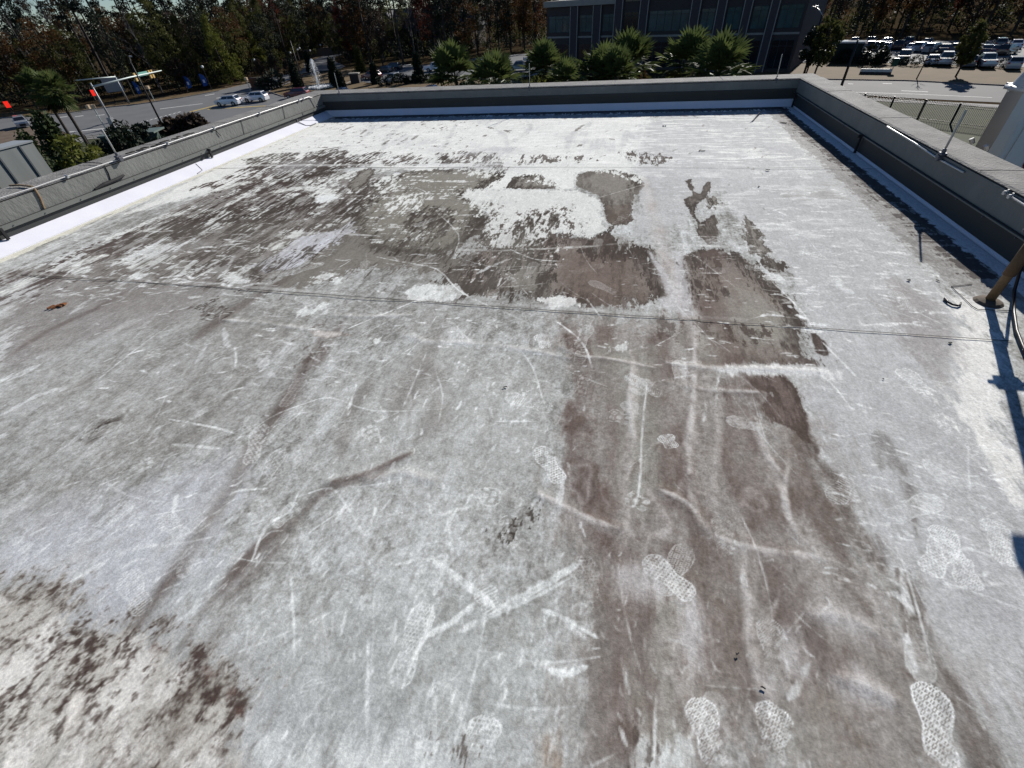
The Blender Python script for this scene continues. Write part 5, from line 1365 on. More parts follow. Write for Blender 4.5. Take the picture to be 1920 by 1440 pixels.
def pick(zone, x):
    if zone == 'L':
        k = rf.choices(['pine', 'bare', 'rust', 'olive', 'ever', 'tan'], [4, 4, 2, 5, 3, 2] if x < 330 else [2, 2, 3, 7, 3, 1])[0]
    elif zone == 'F':
        k = rf.choices(['rust', 'olive', 'ever', 'red', 'pine'], [3, 3, 3, 2, 2])[0]
    elif zone == 'C':
        k = rf.choices(['pine', 'bare', 'rust', 'red', 'olive', 'ever', 'tan'], [7, 2, 4, 2, 4, 3, 1])[0]
    else:
        k = rf.choices(['pine', 'bare', 'rust', 'red', 'tan', 'ever'], [6, 3, 4, 2, 2, 3])[0]
    return k
def wood(line, zone, rows, step, near=1.0):
    P = [G(*p) for p in line]
    for row in range(rows):
        k = near * (1 + 0.075 * row + 0.02 * row * row)
        Q = [Vector((p.x * k, p.y * k, 0)) for p in P]
        acc = rf.uniform(0, step)
        for a, b, pa, pb_ in zip(Q[:-1], Q[1:], line[:-1], line[1:]):
            L = (b - a).length
            while acc < L:
                t = acc / L; c = a.lerp(b, t); x = pa[0] * (1 - t) + pb_[0] * t
                kd = pick(zone, x)
                if row == 0 and kd == 'bare' and rf.random() < .4: kd = 'tan'
                pr_ = rf.choice(protos[kd])
                jit = Vector((rf.uniform(-1.5, 1.5), rf.uniform(-1.5, 1.5), 0))
                sc = rf.uniform(.78, 1.12) * (0.95 if row == 0 and zone == 'L' else 1.22 if zone == 'L' else 1.08)
                put(pr_, c + jit + Vector((0, 0, GZ)), rf.uniform(0, 6.28), sc, label=f'{NM[kd]} {where(zone, x, row)}', group=f'{NM[kd]} kind {where(zone, x, row)}')
                acc += step * rf.uniform(.7, 1.35)
            acc -= L
wood([(-40,222),(0,210),(60,205),(150,194),(260,180),(340,171),(410,160),(470,148),(540,130)], 'L', 5, 4.8)
wood([(540,128),(560,116),(590,102),(612,92),(640,84)], 'F', 2, 7.0)
wood([(645,118),(700,126),(760,120),(830,116),(900,103),(1000,94),(1032,93)], 'C', 4, 4.6)
wood([(1490,82),(1560,76),(1700,70),(1900,68),(1990,70)], 'R', 3, 5.0)
# undergrowth masses along the wood edges
def understory(line, name, m, hgt, seed, k0=1.02, k1=1.10, dens=26, size=.26):
    r = np.random.RandomState(seed); P = [G(*p) for p in line]; cs = []
    for a, b in zip(P[:-1], P[1:]):
        n = int((b - a).length / 1.3) + 1
        for _ in range(n):
            t = r.rand(); k = r.uniform(k0, k1); c = a.lerp(b, t) * k
            hh = hgt * r.uniform(.4, 1.0)
            cs.append(clump(r, (c.x, c.y, GZ + hh * .5), (1.5, 1.5, hh * .55), int(dens * hh)))
    o = leaf_mesh(name, np.concatenate(cs), size, m, None, seed)
    return tag(o, kind='stuff')
U1 = [(-40,222),(0,210),(60,206),(150,196),(260,184),(340,175),(410,163),(470,149),(540,131),(560,116),(590,102),(612,92)]
U2 = [(645,116),(700,125),(760,119),(830,115),(900,102),(1000,93),(1032,92)]
U3 = [(1490,82),(1560,76),(1700,70),(1900,68),(1990,70)]
for i, (u, nm) in enumerate(((U1, 'beyond the road junction'), (U2, 'behind the centre car park'), (U3, 'behind the right car park'))):
    tag(understory(u, 'undergrowth', L_ever, 5.0, 40 + i, 1.02, 1.16, 24), 'dark tangled undergrowth ' + nm, 'undergrowth')
    tag(understory(u, 'undergrowth', L_oliv, 8.0, 50 + i, 1.08, 1.35, 16, .3), 'olive undergrowth ' + nm, 'undergrowth')
    tag(understory(u, 'undergrowth', L_rust, 6.5, 60 + i, 1.04, 1.25, 4, .25), 'rust tinted bushes and saplings ' + nm, 'undergrowth')
    tag(understory(u, 'woodland', L_pine, 15.0, 70 + i, 1.30, 1.65, 15, .5), 'dark mass of distant woodland ' + nm, 'woodland')

# single trees of the left side
t1 = tree('cone_tree', 13, L_yelg, 101, spread=1.15)
p = G(432, 160); put(t1, (p.x * 1.0, p.y * 1.0, GZ), 0, 1.0, label='bright yellow green conical tree behind the two white crossovers')
t2 = tree('broad_tree', 8, L_yelg, 102); p = G(452, 156); put(t2, (p.x, p.y, GZ), 0, .8, label='low lime green bushy tree at the foot of the conical yellow green tree')
t3 = tree('broad_tree', 10, L_yelg, 103); p = G(492, 143); put(t3, (p.x, p.y, GZ), 0, 1.0, label='light green round tree right of the conical yellow green tree')
t4 = tree('broad_tree', 7, L_tan, 104); p = G(352, 172); put(t4, (p.x, p.y, GZ), 0, 1.0, label='rounded brown bushy tree behind the blue banners at the roadside')
t5 = tree('broad_tree', 15, L_ever, 105, spread=1.1); p = G(620, 92); put(t5, (p.x * .93, p.y * .93, GZ), 0, 1.1, label='massive dark green tree standing over the far end of the side road')
for i, (x, y, h, nm) in enumerate(((498,163,5.2,'left of three by the monument sign'),(522,157,5.5,'middle of three by the monument sign'),(548,158,4.6,'right of three, nearest the black tilted pole'))):
    b_ = bare_tree(h, 110 + i, M_bark, L_tan, n0=9); p = G(x, y); put(b_, (p.x, p.y, GZ), i, 1.0, label='thin brown leafless street tree, ' + nm)
for i, (x, y, h, lb) in enumerate(((584,135,4.2,'small dark conical tree on the side road island behind the fountain'),(632,163,4.6,'small dark upright tree right of the pond fountain'),(642,170,3.0,'low dark round shrub tree right of the pond, beside the upright one'),(706,158,3.2,'small dark sapling by the red crossover'),(787,153,4.6,'slim dark tree among the clipped shrubs of the centre car park'),(678,136,5.0,'light green young tree behind the red crossover'),
                            (560,165,4.6,'dark young tree left of the pond beside the black tilted pole'))):
    c_ = tree('cone_tree', h, L_ever if i != 5 else L_oliv, 120 + i, spread=.8)
    for ch in c_.children:
        pass
    p = G(x, y); put(c_, (p.x, p.y, GZ), 0, 1.0, label=lb)
# right verge trees
for i, (x, y, h, lf, lb) in enumerate(((1526,149,8.2,L_oliv,'green leafy young tree on the verge behind the right corner of the roof'),(1508,146,6.8,L_ever,'darker green young tree left of the twin headed lamp'),(1790,145,6.4,L_oliv,'pale olive slanting young tree in front of the right car park'))):
    c_ = tree('broad_tree', h, lf, 130 + i, spread=.85); p = G(x, y); put(c_, (p.x, p.y, GZ), 0, 1.0, label=lb)
b_ = bare_tree(5.0, 140, M_bark, n0=8, up=1.4); p = G(1717, 149); put(b_, (p.x, p.y, GZ), 0, 1.0, label='small leafless tree casting a twiggy shadow on the right street')
# clipped shrub rows
def shrub(r_, seed, m):
    root = empty('shrub'); rr_ = np.random.RandomState(seed)
    leaf_mesh('foliage', clump(rr_, (0, 0, r_ * .8), (r_, r_, r_ * .8), 420), 0.13, m, root, seed)
    MB().tube([(0, 0, 0), (0, 0, r_ * .6)], 0.05, 5).build('stem', M_bark, root)
    return root
sh1, sh2 = shrub(0.8, 150, L_ever), shrub(1.1, 151, L_ever)
for i, (x, y) in enumerate(((763,158),(770,156.5),(779,156),(786,155.5),(794,155),(805,154.5),(813,153.5),(824,153),(832,152.5))):
    p = G(x, y); put(sh1, (p.x, p.y, GZ + .05), i, 1 + .1 * (i % 3), label='dark clipped round shrub in the row edging the centre car park', group='clipped shrubs edging the centre car park', cat='shrub')
for i, (x, y) in enumerate(((733,160),(716,163),(749,158.5),(757,158))):
    p = G(x, y); put(sh2, (p.x, p.y, GZ + .05), i, 1.1, label='looser dark bush between the grey pickup and the roadside grass', group='loose bushes by the grey pickup', cat='shrub')
for i in range(18):
    x = 1550 + i * 20.5; y = 119.5 + (x - 1550) * .022
    p = G(x, y + .8); put(sh2, (p.x, p.y, GZ + .05), i, .62 + .12 * ((i * 7) % 3), label='low dark shrub in the hedge row edging the right car park', group='shrubs edging the right car park', cat='shrub')
for i, (x, y, sc, lb) in enumerate(((520,166,2.4,'large grey green spreading bush beside the monument sign'),(495,170,1.7,'rounded bush in front of the monument sign'),(505,168,1.9,'dark bush between the monument sign and the large spreading bush'),(1580,118,1.5,'tan green grass clump left of the dark bins'),(1650,121,1.4,'grey green mound right of the dark bush on the verge'),(1632,121,2.2,'large dark bush beneath the black crossovers of the right car park'))):
    s_ = shrub(0.9, 160 + i, LF_('sage_leaves', (0.0275, 0.0341, 0.0248), (0.0495, 0.0550, 0.0385), .1) if i < 3 or i == 4 else L_ever)
    p = G(x, y); put(s_, (p.x, p.y, GZ + .05), 0, sc, label=lb, cat='shrub')

# ---- fan palms
M_palm = mat('palm_fan', (0.045, 0.066, 0.022), 0.55, col2=(0.12, 0.145, 0.045), scale=1.0, trans=0.3, spec=0.12)
M_palmd = mat('palm_dry', (0.06, 0.045, 0.022), 0.8, col2=(0.035, 0.027, 0.015), scale=2, spec=0.05)
def palm(h, R_, seed, n=46, trunk=True, low=-0.7):
    r = random.Random(seed); root = empty('fan_palm')
    s = MB(); d_ = MB()
    for k in range(n):
        a = k * 2.39996 + r.uniform(-.2, .2)
        el = low + (1.45 - low) * (k / n) ** 0.8 + r.uniform(-.35, .35)
        d = Vector((math.cos(a) * math.cos(el), math.sin(a) * math.cos(el), math.sin(el)))
        pl_ = R_ * r.uniform(.32, .74)
        b = Vector((0, 0, h)); e = b + d * pl_
        tgt = d_ if (el < low + .45 and r.random() < .45) else s
        tgt.tube([b, e], [0.03, 0.02], 3, False)
        side_ = d.cross(Vector((0, 0, 1)));
        if side_.length < .1: side_ = Vector((1, 0, 0))
        side_.normalize(); up_ = side_.cross(d).normalized()
        for j in range(13):
            t = (j - 6) / 6.0; fa = t * 1.35
            ld = (d * math.cos(fa) + side_ * math.sin(fa) + up_ * (.10 - .2 * abs(t))).normalized()
            L = R_ * r.uniform(.55, .72) * (1 - .18 * abs(t))
            m1 = e + ld * L * .55; tip = e + ld * L + Vector((0, 0, -0.09 * L * (1 + abs(t))))
            w = ld.cross(up_).normalized() * (R_ * .045)
            tgt.add([e, m1 + w, tip, m1 - w + up_ * .01], [(0, 1, 2, 3)])
    s.build('crown', M_palm, root)
    if d_.v: d_.build('dead_fronds', M_palmd, root)
    MB().tube([(0, 0, 0), (0.05, 0, h * .5), (0, 0, h)], [0.20, 0.17, 0.20], 9).build('trunk', M_bark, root)
    return root
def at_height(x, y, k):
    """point on the sight line at fraction k of the way to street level"""
    p = G(x, y); return Vector((p.x * k, p.y * k, H + (GZ - H) * k))
pals = [(868,130,.52,2.5,'broad fan palm at the left end of the palm row behind the back parapet'),(938,146,.50,1.9,'low fan palm, second from the left in the row behind the back parapet'),
        (1030,118,.54,2.3,'tall shaggy fan palm, third from the left behind the back parapet'),(1062,140,.50,1.3,'small drooping palm between the third and fourth big fan palms'),(1112,128,.52,2.0,'fan palm, fourth from the left behind the back parapet'),
        (1188,108,.55,2.9,'glossy fan palm with the highest crown, at the middle of the palm row'),(1165,128,.50,1.6,'low fan palm tucked under the left side of the highest palm'),
        (1272,112,.55,2.5,'dark fan palm between the highest palm and the yellow green one'),(1348,120,.52,2.4,'yellow green fan palm at the right end of the row behind the back parapet')]
for i, (x, y, k, R_, lb) in enumerate(pals):
    c = at_height(x, y + 15, k); hh = c.z - GZ
    o = palm(hh, R_ * (1.22, 1.3, 1.15, 1.4, 1.3, 1.12, 1.35, 1.25, 1.2)[i], 170 + i, n=56 if R_ > 1.5 else 34)
    o.location = (c.x, c.y, GZ); o.rotation_euler = ((.10, -.12, .05, .15, -.08, .10, -.10, .12, -.06)[i], (-.12, .08, .14, -.1, .1, -.15, .06, -.12, .12)[i], i * 1.3); tag(o, lb, 'palm', None)
for i, (b_, t_, lb) in enumerate((((144,276),(116,168),'left of the two tall slim palms in front of the road junction'),((172,284),(128,172),'right of the two tall slim palms in front of the road junction'))):
    P = G(*b_); hh = top_of(P, *t_) - GZ
    o = palm(hh, 2.1, 190 + i, n=70, low=-1.2); o.location = (P.x, P.y, GZ); tag(o, lb, 'palm')
sm_ = tree('broad_tree', 7.0, L_yelg, 195, spread=.7); c = at_height(1372, 75, .62); sm_.scale = (.9, .9, .9)
put(sm_, (c.x, c.y, c.z - 5.6), 0, .9, label='small yellow green leafy tree behind the right end palm')
for i, (x, y, k, sc, m_, lb) in enumerate(((845,150,.5,1.2,L_oliv,'olive shrub under the left side of the left end palm'),(965,140,.5,1.3,L_ever,'dark green shrub between the second and third palms'),(1140,140,.5,1.2,L_oliv,'olive shrub right of the fourth palm'),(1320,135,.5,1.2,L_oliv,'olive shrub left of the yellow green palm'),(1010,142,.5,1.3,L_yelg,'yellow green shrub at the foot of the third palm'),(1150,98,.50,.8,L_rust,'orange leaved shrub left of the highest palm'),(1208,135,.50,.9,L_rust,'orange brown shrub in front of the highest palm'),(1300,140,.5,.9,L_tan,'brown shrub left of the yellow green palm'),(985,150,.5,1.1,L_oliv,'olive shrub between the second and third palms'),(1085,148,.5,1.0,L_olive if False else L_oliv,'olive shrub under the fourth palm'),(1240,142,.5,1.2,L_ever,'dark shrub under the gap right of the highest palm'),(900,150,.5,1.0,L_ever,'dark shrub under the left end palm'))):
    c = at_height(x, y, k); rt = empty('shrub', (c.x, c.y, GZ)); r_ = np.random.RandomState(200 + i); hh = c.z - GZ
    leaf_mesh('foliage', clump(r_, (0, 0, hh * .55), (1.1 * sc, 1.1 * sc, hh * .5), 900), .10, m_, rt, 200 + i)
    MB().tube([(0, 0, 0), (0, 0, hh * .6)], .06, 5).build('stem', M_bark, rt)
    tag(rt, lb, 'shrub')
# near left greenery
def stood(o, base, dist, top, h0, **kw):
    P = at_dist(base[0], base[1], dist); sc = (top_of(P, *top) - GZ) / h0
    put(o, P, kw.pop('rz', 0), 1.0, **kw); o.scale = (sc, sc, sc); return o
L_jun = LF_('juniper', (0.020, 0.032, 0.014), (0.045, 0.060, 0.022), .15)
stood(tree('cone_tree', 9.5, L_jun, 210, spread=.72), (118, 290), 46, (92, 222), 9.3, label='shaggy dark green juniper tree beside the left screen wall')
stood(tree('broad_tree', 9, L_yelg, 211, spread=1.1), (140, 300), 43, (140, 262), 8.8, label='yellowish green bush at the foot of the juniper')
stood(tree('cone_tree', 9, L_jun, 214, spread=1.1), (75, 300), 50, (72, 262), 8.8, label='low dark green shrub between the juniper and the screen wall')
stood(tree('broad_tree', 9, L_ever, 212, spread=1.5), (252, 258), 52, (250, 228), 8.8, label='rounded dark green bush over the green utility cabinet')
stood(tree('broad_tree', 9, L_ever, 213, spread=1.3), (222, 262), 50, (225, 245), 8.8, label='smaller dark bush at the left side of the utility cabinet')
for i, (x, y) in enumerate(((303,245),(322,238),(354,232),(337,236),(372,226))):
    stood(bare_tree(3.0, 220 + i, M_barkg, L_tan, n0=9, up=1.2), (x, y + 10), 58, (x, y - 5), 2.9, rz=i, label='twiggy bare shrub over the left coping, ' + ('leftmost of five', 'second from the left', 'second from the right', 'middle of five', 'rightmost of five')[i], group='twiggy bare shrubs over the left coping', cat='shrub')

# ------------------------------------------------------------------ vehicles
M_glass = mat('car_glass', (0.012, 0.014, 0.018), 0.06, spec=0.8)
M_tyre = mat('tyre_rubber', (0.018, 0.018, 0.019), 0.85)
M_rim = mat('alloy_rim', (0.32, 0.32, 0.33), 0.3, metal=0.7)
M_trim = mat('black_trim', (0.02, 0.02, 0.022), 0.6)
M_head = mat('headlight_glass', (0.55, 0.57, 0.60), 0.1, spec=0.8)
M_tail = mat('tail_light', (0.35, 0.012, 0.012), 0.2)
def paint(name, c): return mat(name, c, 0.28, spec=0.6, coat=0.9, metal=0.15)
PT = {'white': paint('white_car_paint', (0.66, 0.67, 0.70)), 'silver': paint('silver_car_paint', (0.34, 0.36, 0.39)), 'black': paint('black_car_paint', (0.012, 0.013, 0.016)),
      'red': paint('dark_red_car_paint', (0.14, 0.010, 0.014)), 'blue': paint('navy_car_paint', (0.018, 0.026, 0.06)), 'grey': paint('grey_car_paint', (0.11, 0.12, 0.135))}
PROF = {  # x, lower z, belt z, roof z, half width at belt
 'suv': dict(L=4.65, W=.93, hood=[(-2.32, .78), (-2.25, .98), (-1.25, 1.08)], ws=(-1.15, -.45), roof=(1.62, 1.66), back=(1.75, 2.22), belt=1.08, tail=[(2.30, 1.02), (2.32, .62)]),
 'sedan': dict(L=4.75, W=.91, hood=[(-2.37, .62), (-2.28, .80), (-1.15, .94)], ws=(-1.05, -.25), roof=(1.42, 1.42), back=(.85, 1.60), belt=.95, tail=[(2.25, .98), (2.37, .60)]),
 'pickup': dict(L=5.7, W=.98, hood=[(-2.85, .85), (-2.78, 1.08), (-1.55, 1.18)], ws=(-1.45, -.85), roof=(1.86, 1.88), back=(.75, .95), belt=1.20, tail=[(2.80, 1.18), (2.85, .70)])}
def car(kind, colour):
    q = PROF[kind]; root = empty('parked_car' if kind != 'pickup' else 'pickup_truck')
    m = PT[colour]; Wd = q['W']; bl = q['belt']
    xs = [q['hood'][0][0], q['hood'][1][0], q['hood'][2][0]]
    top = [(q['hood'][0][0], q['hood'][0][1]), (q['hood'][1][0], q['hood'][1][1]), (q['hood'][2][0], q['hood'][2][1]), (q['ws'][0], bl + .02), (q['back'][1] if kind != 'pickup' else .95, bl + .02)] + \
          ([(q['back'][1] + .02, bl)] if kind != 'pickup' else []) + [(q['tail'][0][0], q['tail'][0][1]), (q['tail'][1][0], q['tail'][1][1])]
    wx = (-q['L'] * .31, q['L'] * .29); wr = .36 if kind == 'suv' else (.33 if kind == 'sedan' else .41)
    zb = .28 if kind != 'pickup' else .42
    low = []
    for cx in reversed(wx):
        for a in np.linspace(0, math.pi, 9): low.append((cx + (wr + .05) * math.cos(a), max(zb, wr + (wr + .05) * math.sin(a))))
    pts = top + [(q['L'] / 2 - .03, zb)] + low + [(-q['L'] / 2 + .05, zb)]
    n = len(pts); s = MB()
    rows = [(-Wd * .90, .0), (-Wd, .0), (Wd, .0), (Wd * .90, .0)]
    vs = []
    for yy, _ in ((-Wd, 0), (Wd, 0)):
        for x, z in pts:
            k = 1 - .07 * max(0, (abs(x) / (q['L'] / 2)) ** 4) - (.05 if z > bl - .1 else 0)
            vs.append((x, yy * k, z))
    s.add(vs, [tuple(range(n)), tuple(range(2 * n - 1, n - 1, -1))] + [(i, n + i, n + (i + 1) % n, (i + 1) % n) for i in range(n)])
    body = s.build('body', m, root); bevel(body, .05, 2)
    # cabin: pillars and roof in body colour, glass proud panels
    a0, a1 = q['ws']; b0, b1 = q['back']; rz0, rz1 = q['roof']
    wb, wt = Wd * .93, Wd * .74
    cab_ = [(a0, wb, bl), (a1, wt, rz0), (b0, wt, rz1), (b1, wb, bl)]
    s = MB(); vs = [(x, -w, z) for x, w, z in cab_] + [(x, w, z) for x, w, z in cab_]
    s.add(vs, [(0, 1, 2, 3), (7, 6, 5, 4), (0, 4, 5, 1), (1, 5, 6, 2), (2, 6, 7, 3), (3, 7, 4, 0)])
    o = s.build('cabin', m, root); bevel(o, .05, 2)
    g = MB()
    def lerp(p, q_, t): return Vector(p) * (1 - t) + Vector(q_) * t
    for sg in (-1, 1):
        A, B, C, D_ = [Vector((x, sg * (w + .012), z)) for x, w, z in cab_]
        for u0, u1 in ((.08, .46), (.50, .90)):
            bl0, bl1 = lerp(A, D_, u0), lerp(A, D_, u1); tl0, tl1 = lerp(B, C, max(.03, u0 - .02)), lerp(B, C, min(.97, u1 + .02))
            if u0 < .2: bl0 = lerp(A, D_, .10); tl0 = lerp(B, C, .06)
            P = [lerp(bl0, tl0, .12), lerp(bl1, tl1, .12), lerp(bl1, tl1, .84), lerp(bl0, tl0, .84)]
            g.add(P, [(0, 1, 2, 3) if sg < 0 else (3, 2, 1, 0)])
    for (x0, z0, x1, z1, off) in ((a0, bl, a1, rz0, -.02), (b1, bl, b0, rz1, .02)):
        P = [Vector((x0 + off + (x1 - x0) * t, yy * (wb + (wt - wb) * t) * .86, z0 + (z1 - z0) * t + .015)) for t, yy in ((.12, -1), (.12, 1), (.88, 1), (.88, -1))]
        g.add(P, [(0, 1, 2, 3)])
    g.build('windows', M_glass, root)
    for cx in wx:
        for sg in (-1, 1):
            t = MB().tube([(cx, sg * (Wd - .22), wr), (cx, sg * (Wd - .01), wr)], wr, 18).build('wheel', M_tyre, root)
            MB().tube([(cx, sg * (Wd - .03), wr), (cx, sg * (Wd + .005), wr)], wr * .62, 12).build('rim', M_rim, t)
    for sg in (-1, 1):
        MB().box(-q['L'] / 2 - .01, sg * Wd * .66 - .17, q['hood'][0][1] - .06, -q['L'] / 2 + .14, sg * Wd * .66 + .17, q['hood'][0][1] + .08).build('headlight', M_head, root)
        MB().box(q['L'] / 2 - .12, sg * Wd * .76 - .12, bl - .22, q['L'] / 2 + .01, sg * Wd * .76 + .12, bl - .05).build('tail_light', M_tail, root)
        MB().box(a0 + .12, sg * (Wd + .02) - .09, bl + .02, a0 + .28, sg * (Wd + .02) + .09, bl + .15).build('mirror', m, root)
    MB().box(-q['L'] / 2 - .015, -Wd * .45, zb + .10, -q['L'] / 2 + .1, Wd * .45, q['hood'][0][1] - .08).build('grille', M_trim, root)
    if kind == 'pickup':
        MB().box(1.05, -Wd * .80, bl - .02, 2.72, Wd * .80, bl + .012 if False else bl - .005).build('bed_liner', M_trim, root)
    return root
_cars = {}
def place_car(kind, col, P, ang, label, group=None):
    """ang: heading of the nose in degrees from +x"""
    key = (kind, col)
    if key not in _cars: _cars[key] = o = car(kind, col)
    else: o = copy_tree(_cars[key])
    o.location = (P[0], P[1], P[2] if len(P) > 2 else GZ + .02); o.rotation_euler = (0, 0, math.radians(ang + 180))
    o['label'] = label; o['category'] = 'pickup truck' if kind == 'pickup' else 'car'
    if group: o['group'] = group
    elif 'group' in o: del o['group']
    return o
g_ = lambda x, y: G(x, y)
place_car('suv', 'white', G(431,198), 187, 'white crossover on the junction, left of the two seen from behind')
place_car('suv', 'white', G(482,190.5), 187, 'white crossover on the junction, right of the pair near the monument sign')
place_car('suv', 'red', G(559,183.5), 190, 'dark red crossover on the junction partly hidden by the left parapet')
place_car('suv', 'silver', G(46,238), -35, 'silver blue crossover coming towards the left screen wall')
place_car('suv', 'red', G(698,149), 172, 'dark red crossover parked at the left end of the centre car park')
place_car('pickup', 'silver', G(742,156), 250, 'silver pickup truck driving out of the centre car park, nose towards the roof')
place_car('suv', 'black', G(738,132), 175, 'black car behind the dark red crossover in the centre car park')
place_car('sedan', 'black', G(722,136), 175, 'black sedan close behind the red crossover, left of the black crossover')
place_car('pickup', 'white', G(818,134), 0, 'white pickup truck in the centre car park left of the fan palms')
place_car('sedan', 'black', G(922,120), 170, 'black sedan at the wood edge above the second fan palm')
place_car('pickup', 'grey', G(975,133), 185, 'grey pickup truck between the second and third fan palms')
place_car('pickup', 'white', G(1003,116), 200, 'white pickup truck beside the office building seen over the palms')
place_car('sedan', 'white', G(905,124), 175, 'white car peeping out right of the left end palm')
place_car('sedan', 'blue', G(642,181), 172, 'dark blue car roof just above the back parapet by the upright tree')
place_car('sedan', 'blue', G(808,177), 172, 'dark blue car roof just above the back parapet left of the palms')
u_r = -24.0
rowA = [(1552,113,'sedan','grey','grey sedan at the left end of the near row in the right car park'),(1617,117,'suv','black','black crossover in the near row, above the large dark bush'),
        (1646,116,'suv','black','black crossover in the near row, right of the dark bush'),(1690,117,'pickup','black','black pickup truck in the near row of the right car park'),
        (1744,121,'sedan','white','pale sedan in the near row behind the leafless verge tree'),(1768,122,'pickup','silver','silver pickup with its bed towards the street, beside the pale sedan'),
        (1812,125,'suv','grey','dark grey crossover in the near row behind the slanting tree'),(1843,126,'pickup','silver','silver grey pickup in the near row, left of the one by the stack'),
        (1894,129,'suv','silver','silver crossover nearest the grey stack in the near row')]
for x, y, k, c, lb in rowA: place_car(k, c, G(x, y), u_r + 90 + (8 if x % 2 else 0), lb, 'cars in the near row of the right car park')
rowB = [(1561,93,'sedan','black','black sedan at the left end of the far row'),(1582,93,'suv','white','white crossover in the far row behind the straight black pole'),(1610,94,'suv','white','white crossover in the far row, second of three in a line'),(1630,94,'suv','blue','dark blue crossover in the far row between two white ones'),
        (1646,95,'suv','white','white crossover in the far row, right of the dark blue one'),(1768,99,'sedan','black','black sedan in the far row beside the gap'),(1794,100,'suv','grey','grey crossover in the far row half behind the slanting tree'),(1660,95,'sedan','silver','silver sedan with glinting windscreen in the far row'),(1682,93,'suv','black','tall black crossover in the middle of the far row'),
        (1706,97,'sedan','white','white sedan in the far row in front of the black crossover'),(1725,97,'suv','silver','silver crossover in the far row, left of the gap'),(1746,99,'suv','silver','silver crossover in the far row, right beside the gap'),
        (1828,100,'sedan','silver','silver sedan with bright windscreen, first right of the slanting tree'),(1846,101,'sedan','black','black sedan in the far row, second right of the slanting tree'),
        (1864,102,'sedan','blue','dark blue sedan in the far row, third right of the slanting tree'),(1884,103,'suv','black','black crossover in the far row beside the grey stack')]
for x, y, k, c, lb in rowB: place_car(k, c, G(x, y), u_r + 75 + (12 if x % 3 else -8), lb, 'cars in the far row of the right car park')
rowC = [(1600,84),(1630,85),(1660,85),(1700,86),(1735,87),(1870,90),(1900,91)]
for i, (x, y) in enumerate(rowC): place_car(('sedan', 'suv')[i % 2], ('black', 'grey', 'white', 'blue')[i % 4], G(x, y), u_r + 90, 'car in the last row of the right car park, ' + ('leftmost, partly hidden', 'second from the left', 'behind the glinting windscreen', 'behind the tall black crossover', 'before the gap', 'behind the dark blue sedan', 'nearest the stack')[i], 'cars in the last row of the right car park')

# ------------------------------------------------------------------ office building
B0 = G(1040, 128); U = Vector((0.92320, -0.38433, 0)); Nn = Vector((-0.38433, -0.92320, 0))   # Nn points to us
off = empty('office_building', (B0.x, B0.y, GZ), math.atan2(U.y, U.x), 'large dark brick office building with teal windows beyond the palm row', 'building')
M_brick = mat('brown_brick', (0.050, 0.040, 0.038), 0.9, col2=(0.075, 0.060, 0.056), scale=3, stretch=(1, 1, 4))
M_pil = mat('purple_brown_brick', (0.058, 0.046, 0.050), 0.9, col2=(0.08, 0.064, 0.066), scale=3)
M_stone = mat('pale_stone_trim', (0.26, 0.23, 0.20), 0.8, col2=(0.32, 0.29, 0.26), scale=2)
M_corn = mat('tan_cornice', (0.34, 0.31, 0.27), 0.8, col2=(0.28, 0.25, 0.22), scale=1)
M_teal = mat('teal_glass', (0.065, 0.13, 0.14), 0.08, col2=(0.015, 0.04, 0.045), scale=0.35, spec=0.7)
M_gdk = mat('dark_shop_glass', (0.008, 0.012, 0.018), 0.10, spec=0.5)
M_mul = mat('window_mullion', (0.03, 0.035, 0.04), 0.5)
MB().box(-2, 0, 0, 14.2, 22, 11.2).build('wall', M_brick, off)
MB().box(14.2, -1.2, 0, 47.4, 24, 15.8).build('wall', M_brick, off)
MB().box(-2.5, -0.6, 10.45, 14.0, 22.4, 11.4).build('cornice', M_corn, off)
MB().box(13.6, -1.9, 14.9, 48.0, 24.5, 16.1).build('cornice', M_corn, off)
pil = [(3.9, 5.5), (9.05, 10.7)], [(14.2, 15.7), (19.3, 20.8), (28.9, 30.4), (33.4, 34.8), (37.8, 39.0), (42.0, 43.2)]
for grp_, yf, zt_ in ((pil[0], 0, 10.4), (pil[1], -1.2, 14.85)):
    for a, b in grp_:
        MB().box(a, yf - .45, 0, b, yf - .002, zt_).build('pilaster', M_pil, off)
        s = MB(); s.box(a - .10, yf - .50, 0, a + .06, yf - .35, zt_); s.box(b - .06, yf - .50, 0, b + .10, yf - .35, zt_); s.build('stone_edge', M_stone, off)
def window(a, b, z0, z1, yf, m, n, nm='window', bars=1):
    fr = MB(); fr.box(a, yf - .06, z0, b, yf - .003, z0 + .10); fr.box(a, yf - .06, z1 - .10, b, yf - .003, z1)
    for i in range(n + 1):
        x = a + (b - a - .09) * i / n; fr.box(x, yf - .065, z0 + .002, x + .09, yf - .004, z1 - .002)
    for k in range(bars): z = z0 + (z1 - z0) * (.78 if bars == 1 else (k + 1) / (bars + 1)); fr.box(a + .01, yf - .062, z, b - .01, yf - .0045, z + .07)
    w = fr.build(nm, M_mul, off)
    MB().box(a + .02, yf - .03, z0 + .02, b - .02, yf - .0015, z1 - .02).build('pane', m, w)
for (a, b, n) in ((-1.5, 3.6, 3), (5.8, 8.8, 2), (11.0, 13.9, 2)):
    window(a, b, 6.2, 9.0, 0, M_teal, n); window(a, b, .5, 4.4, 0, M_gdk, n, bars=1)
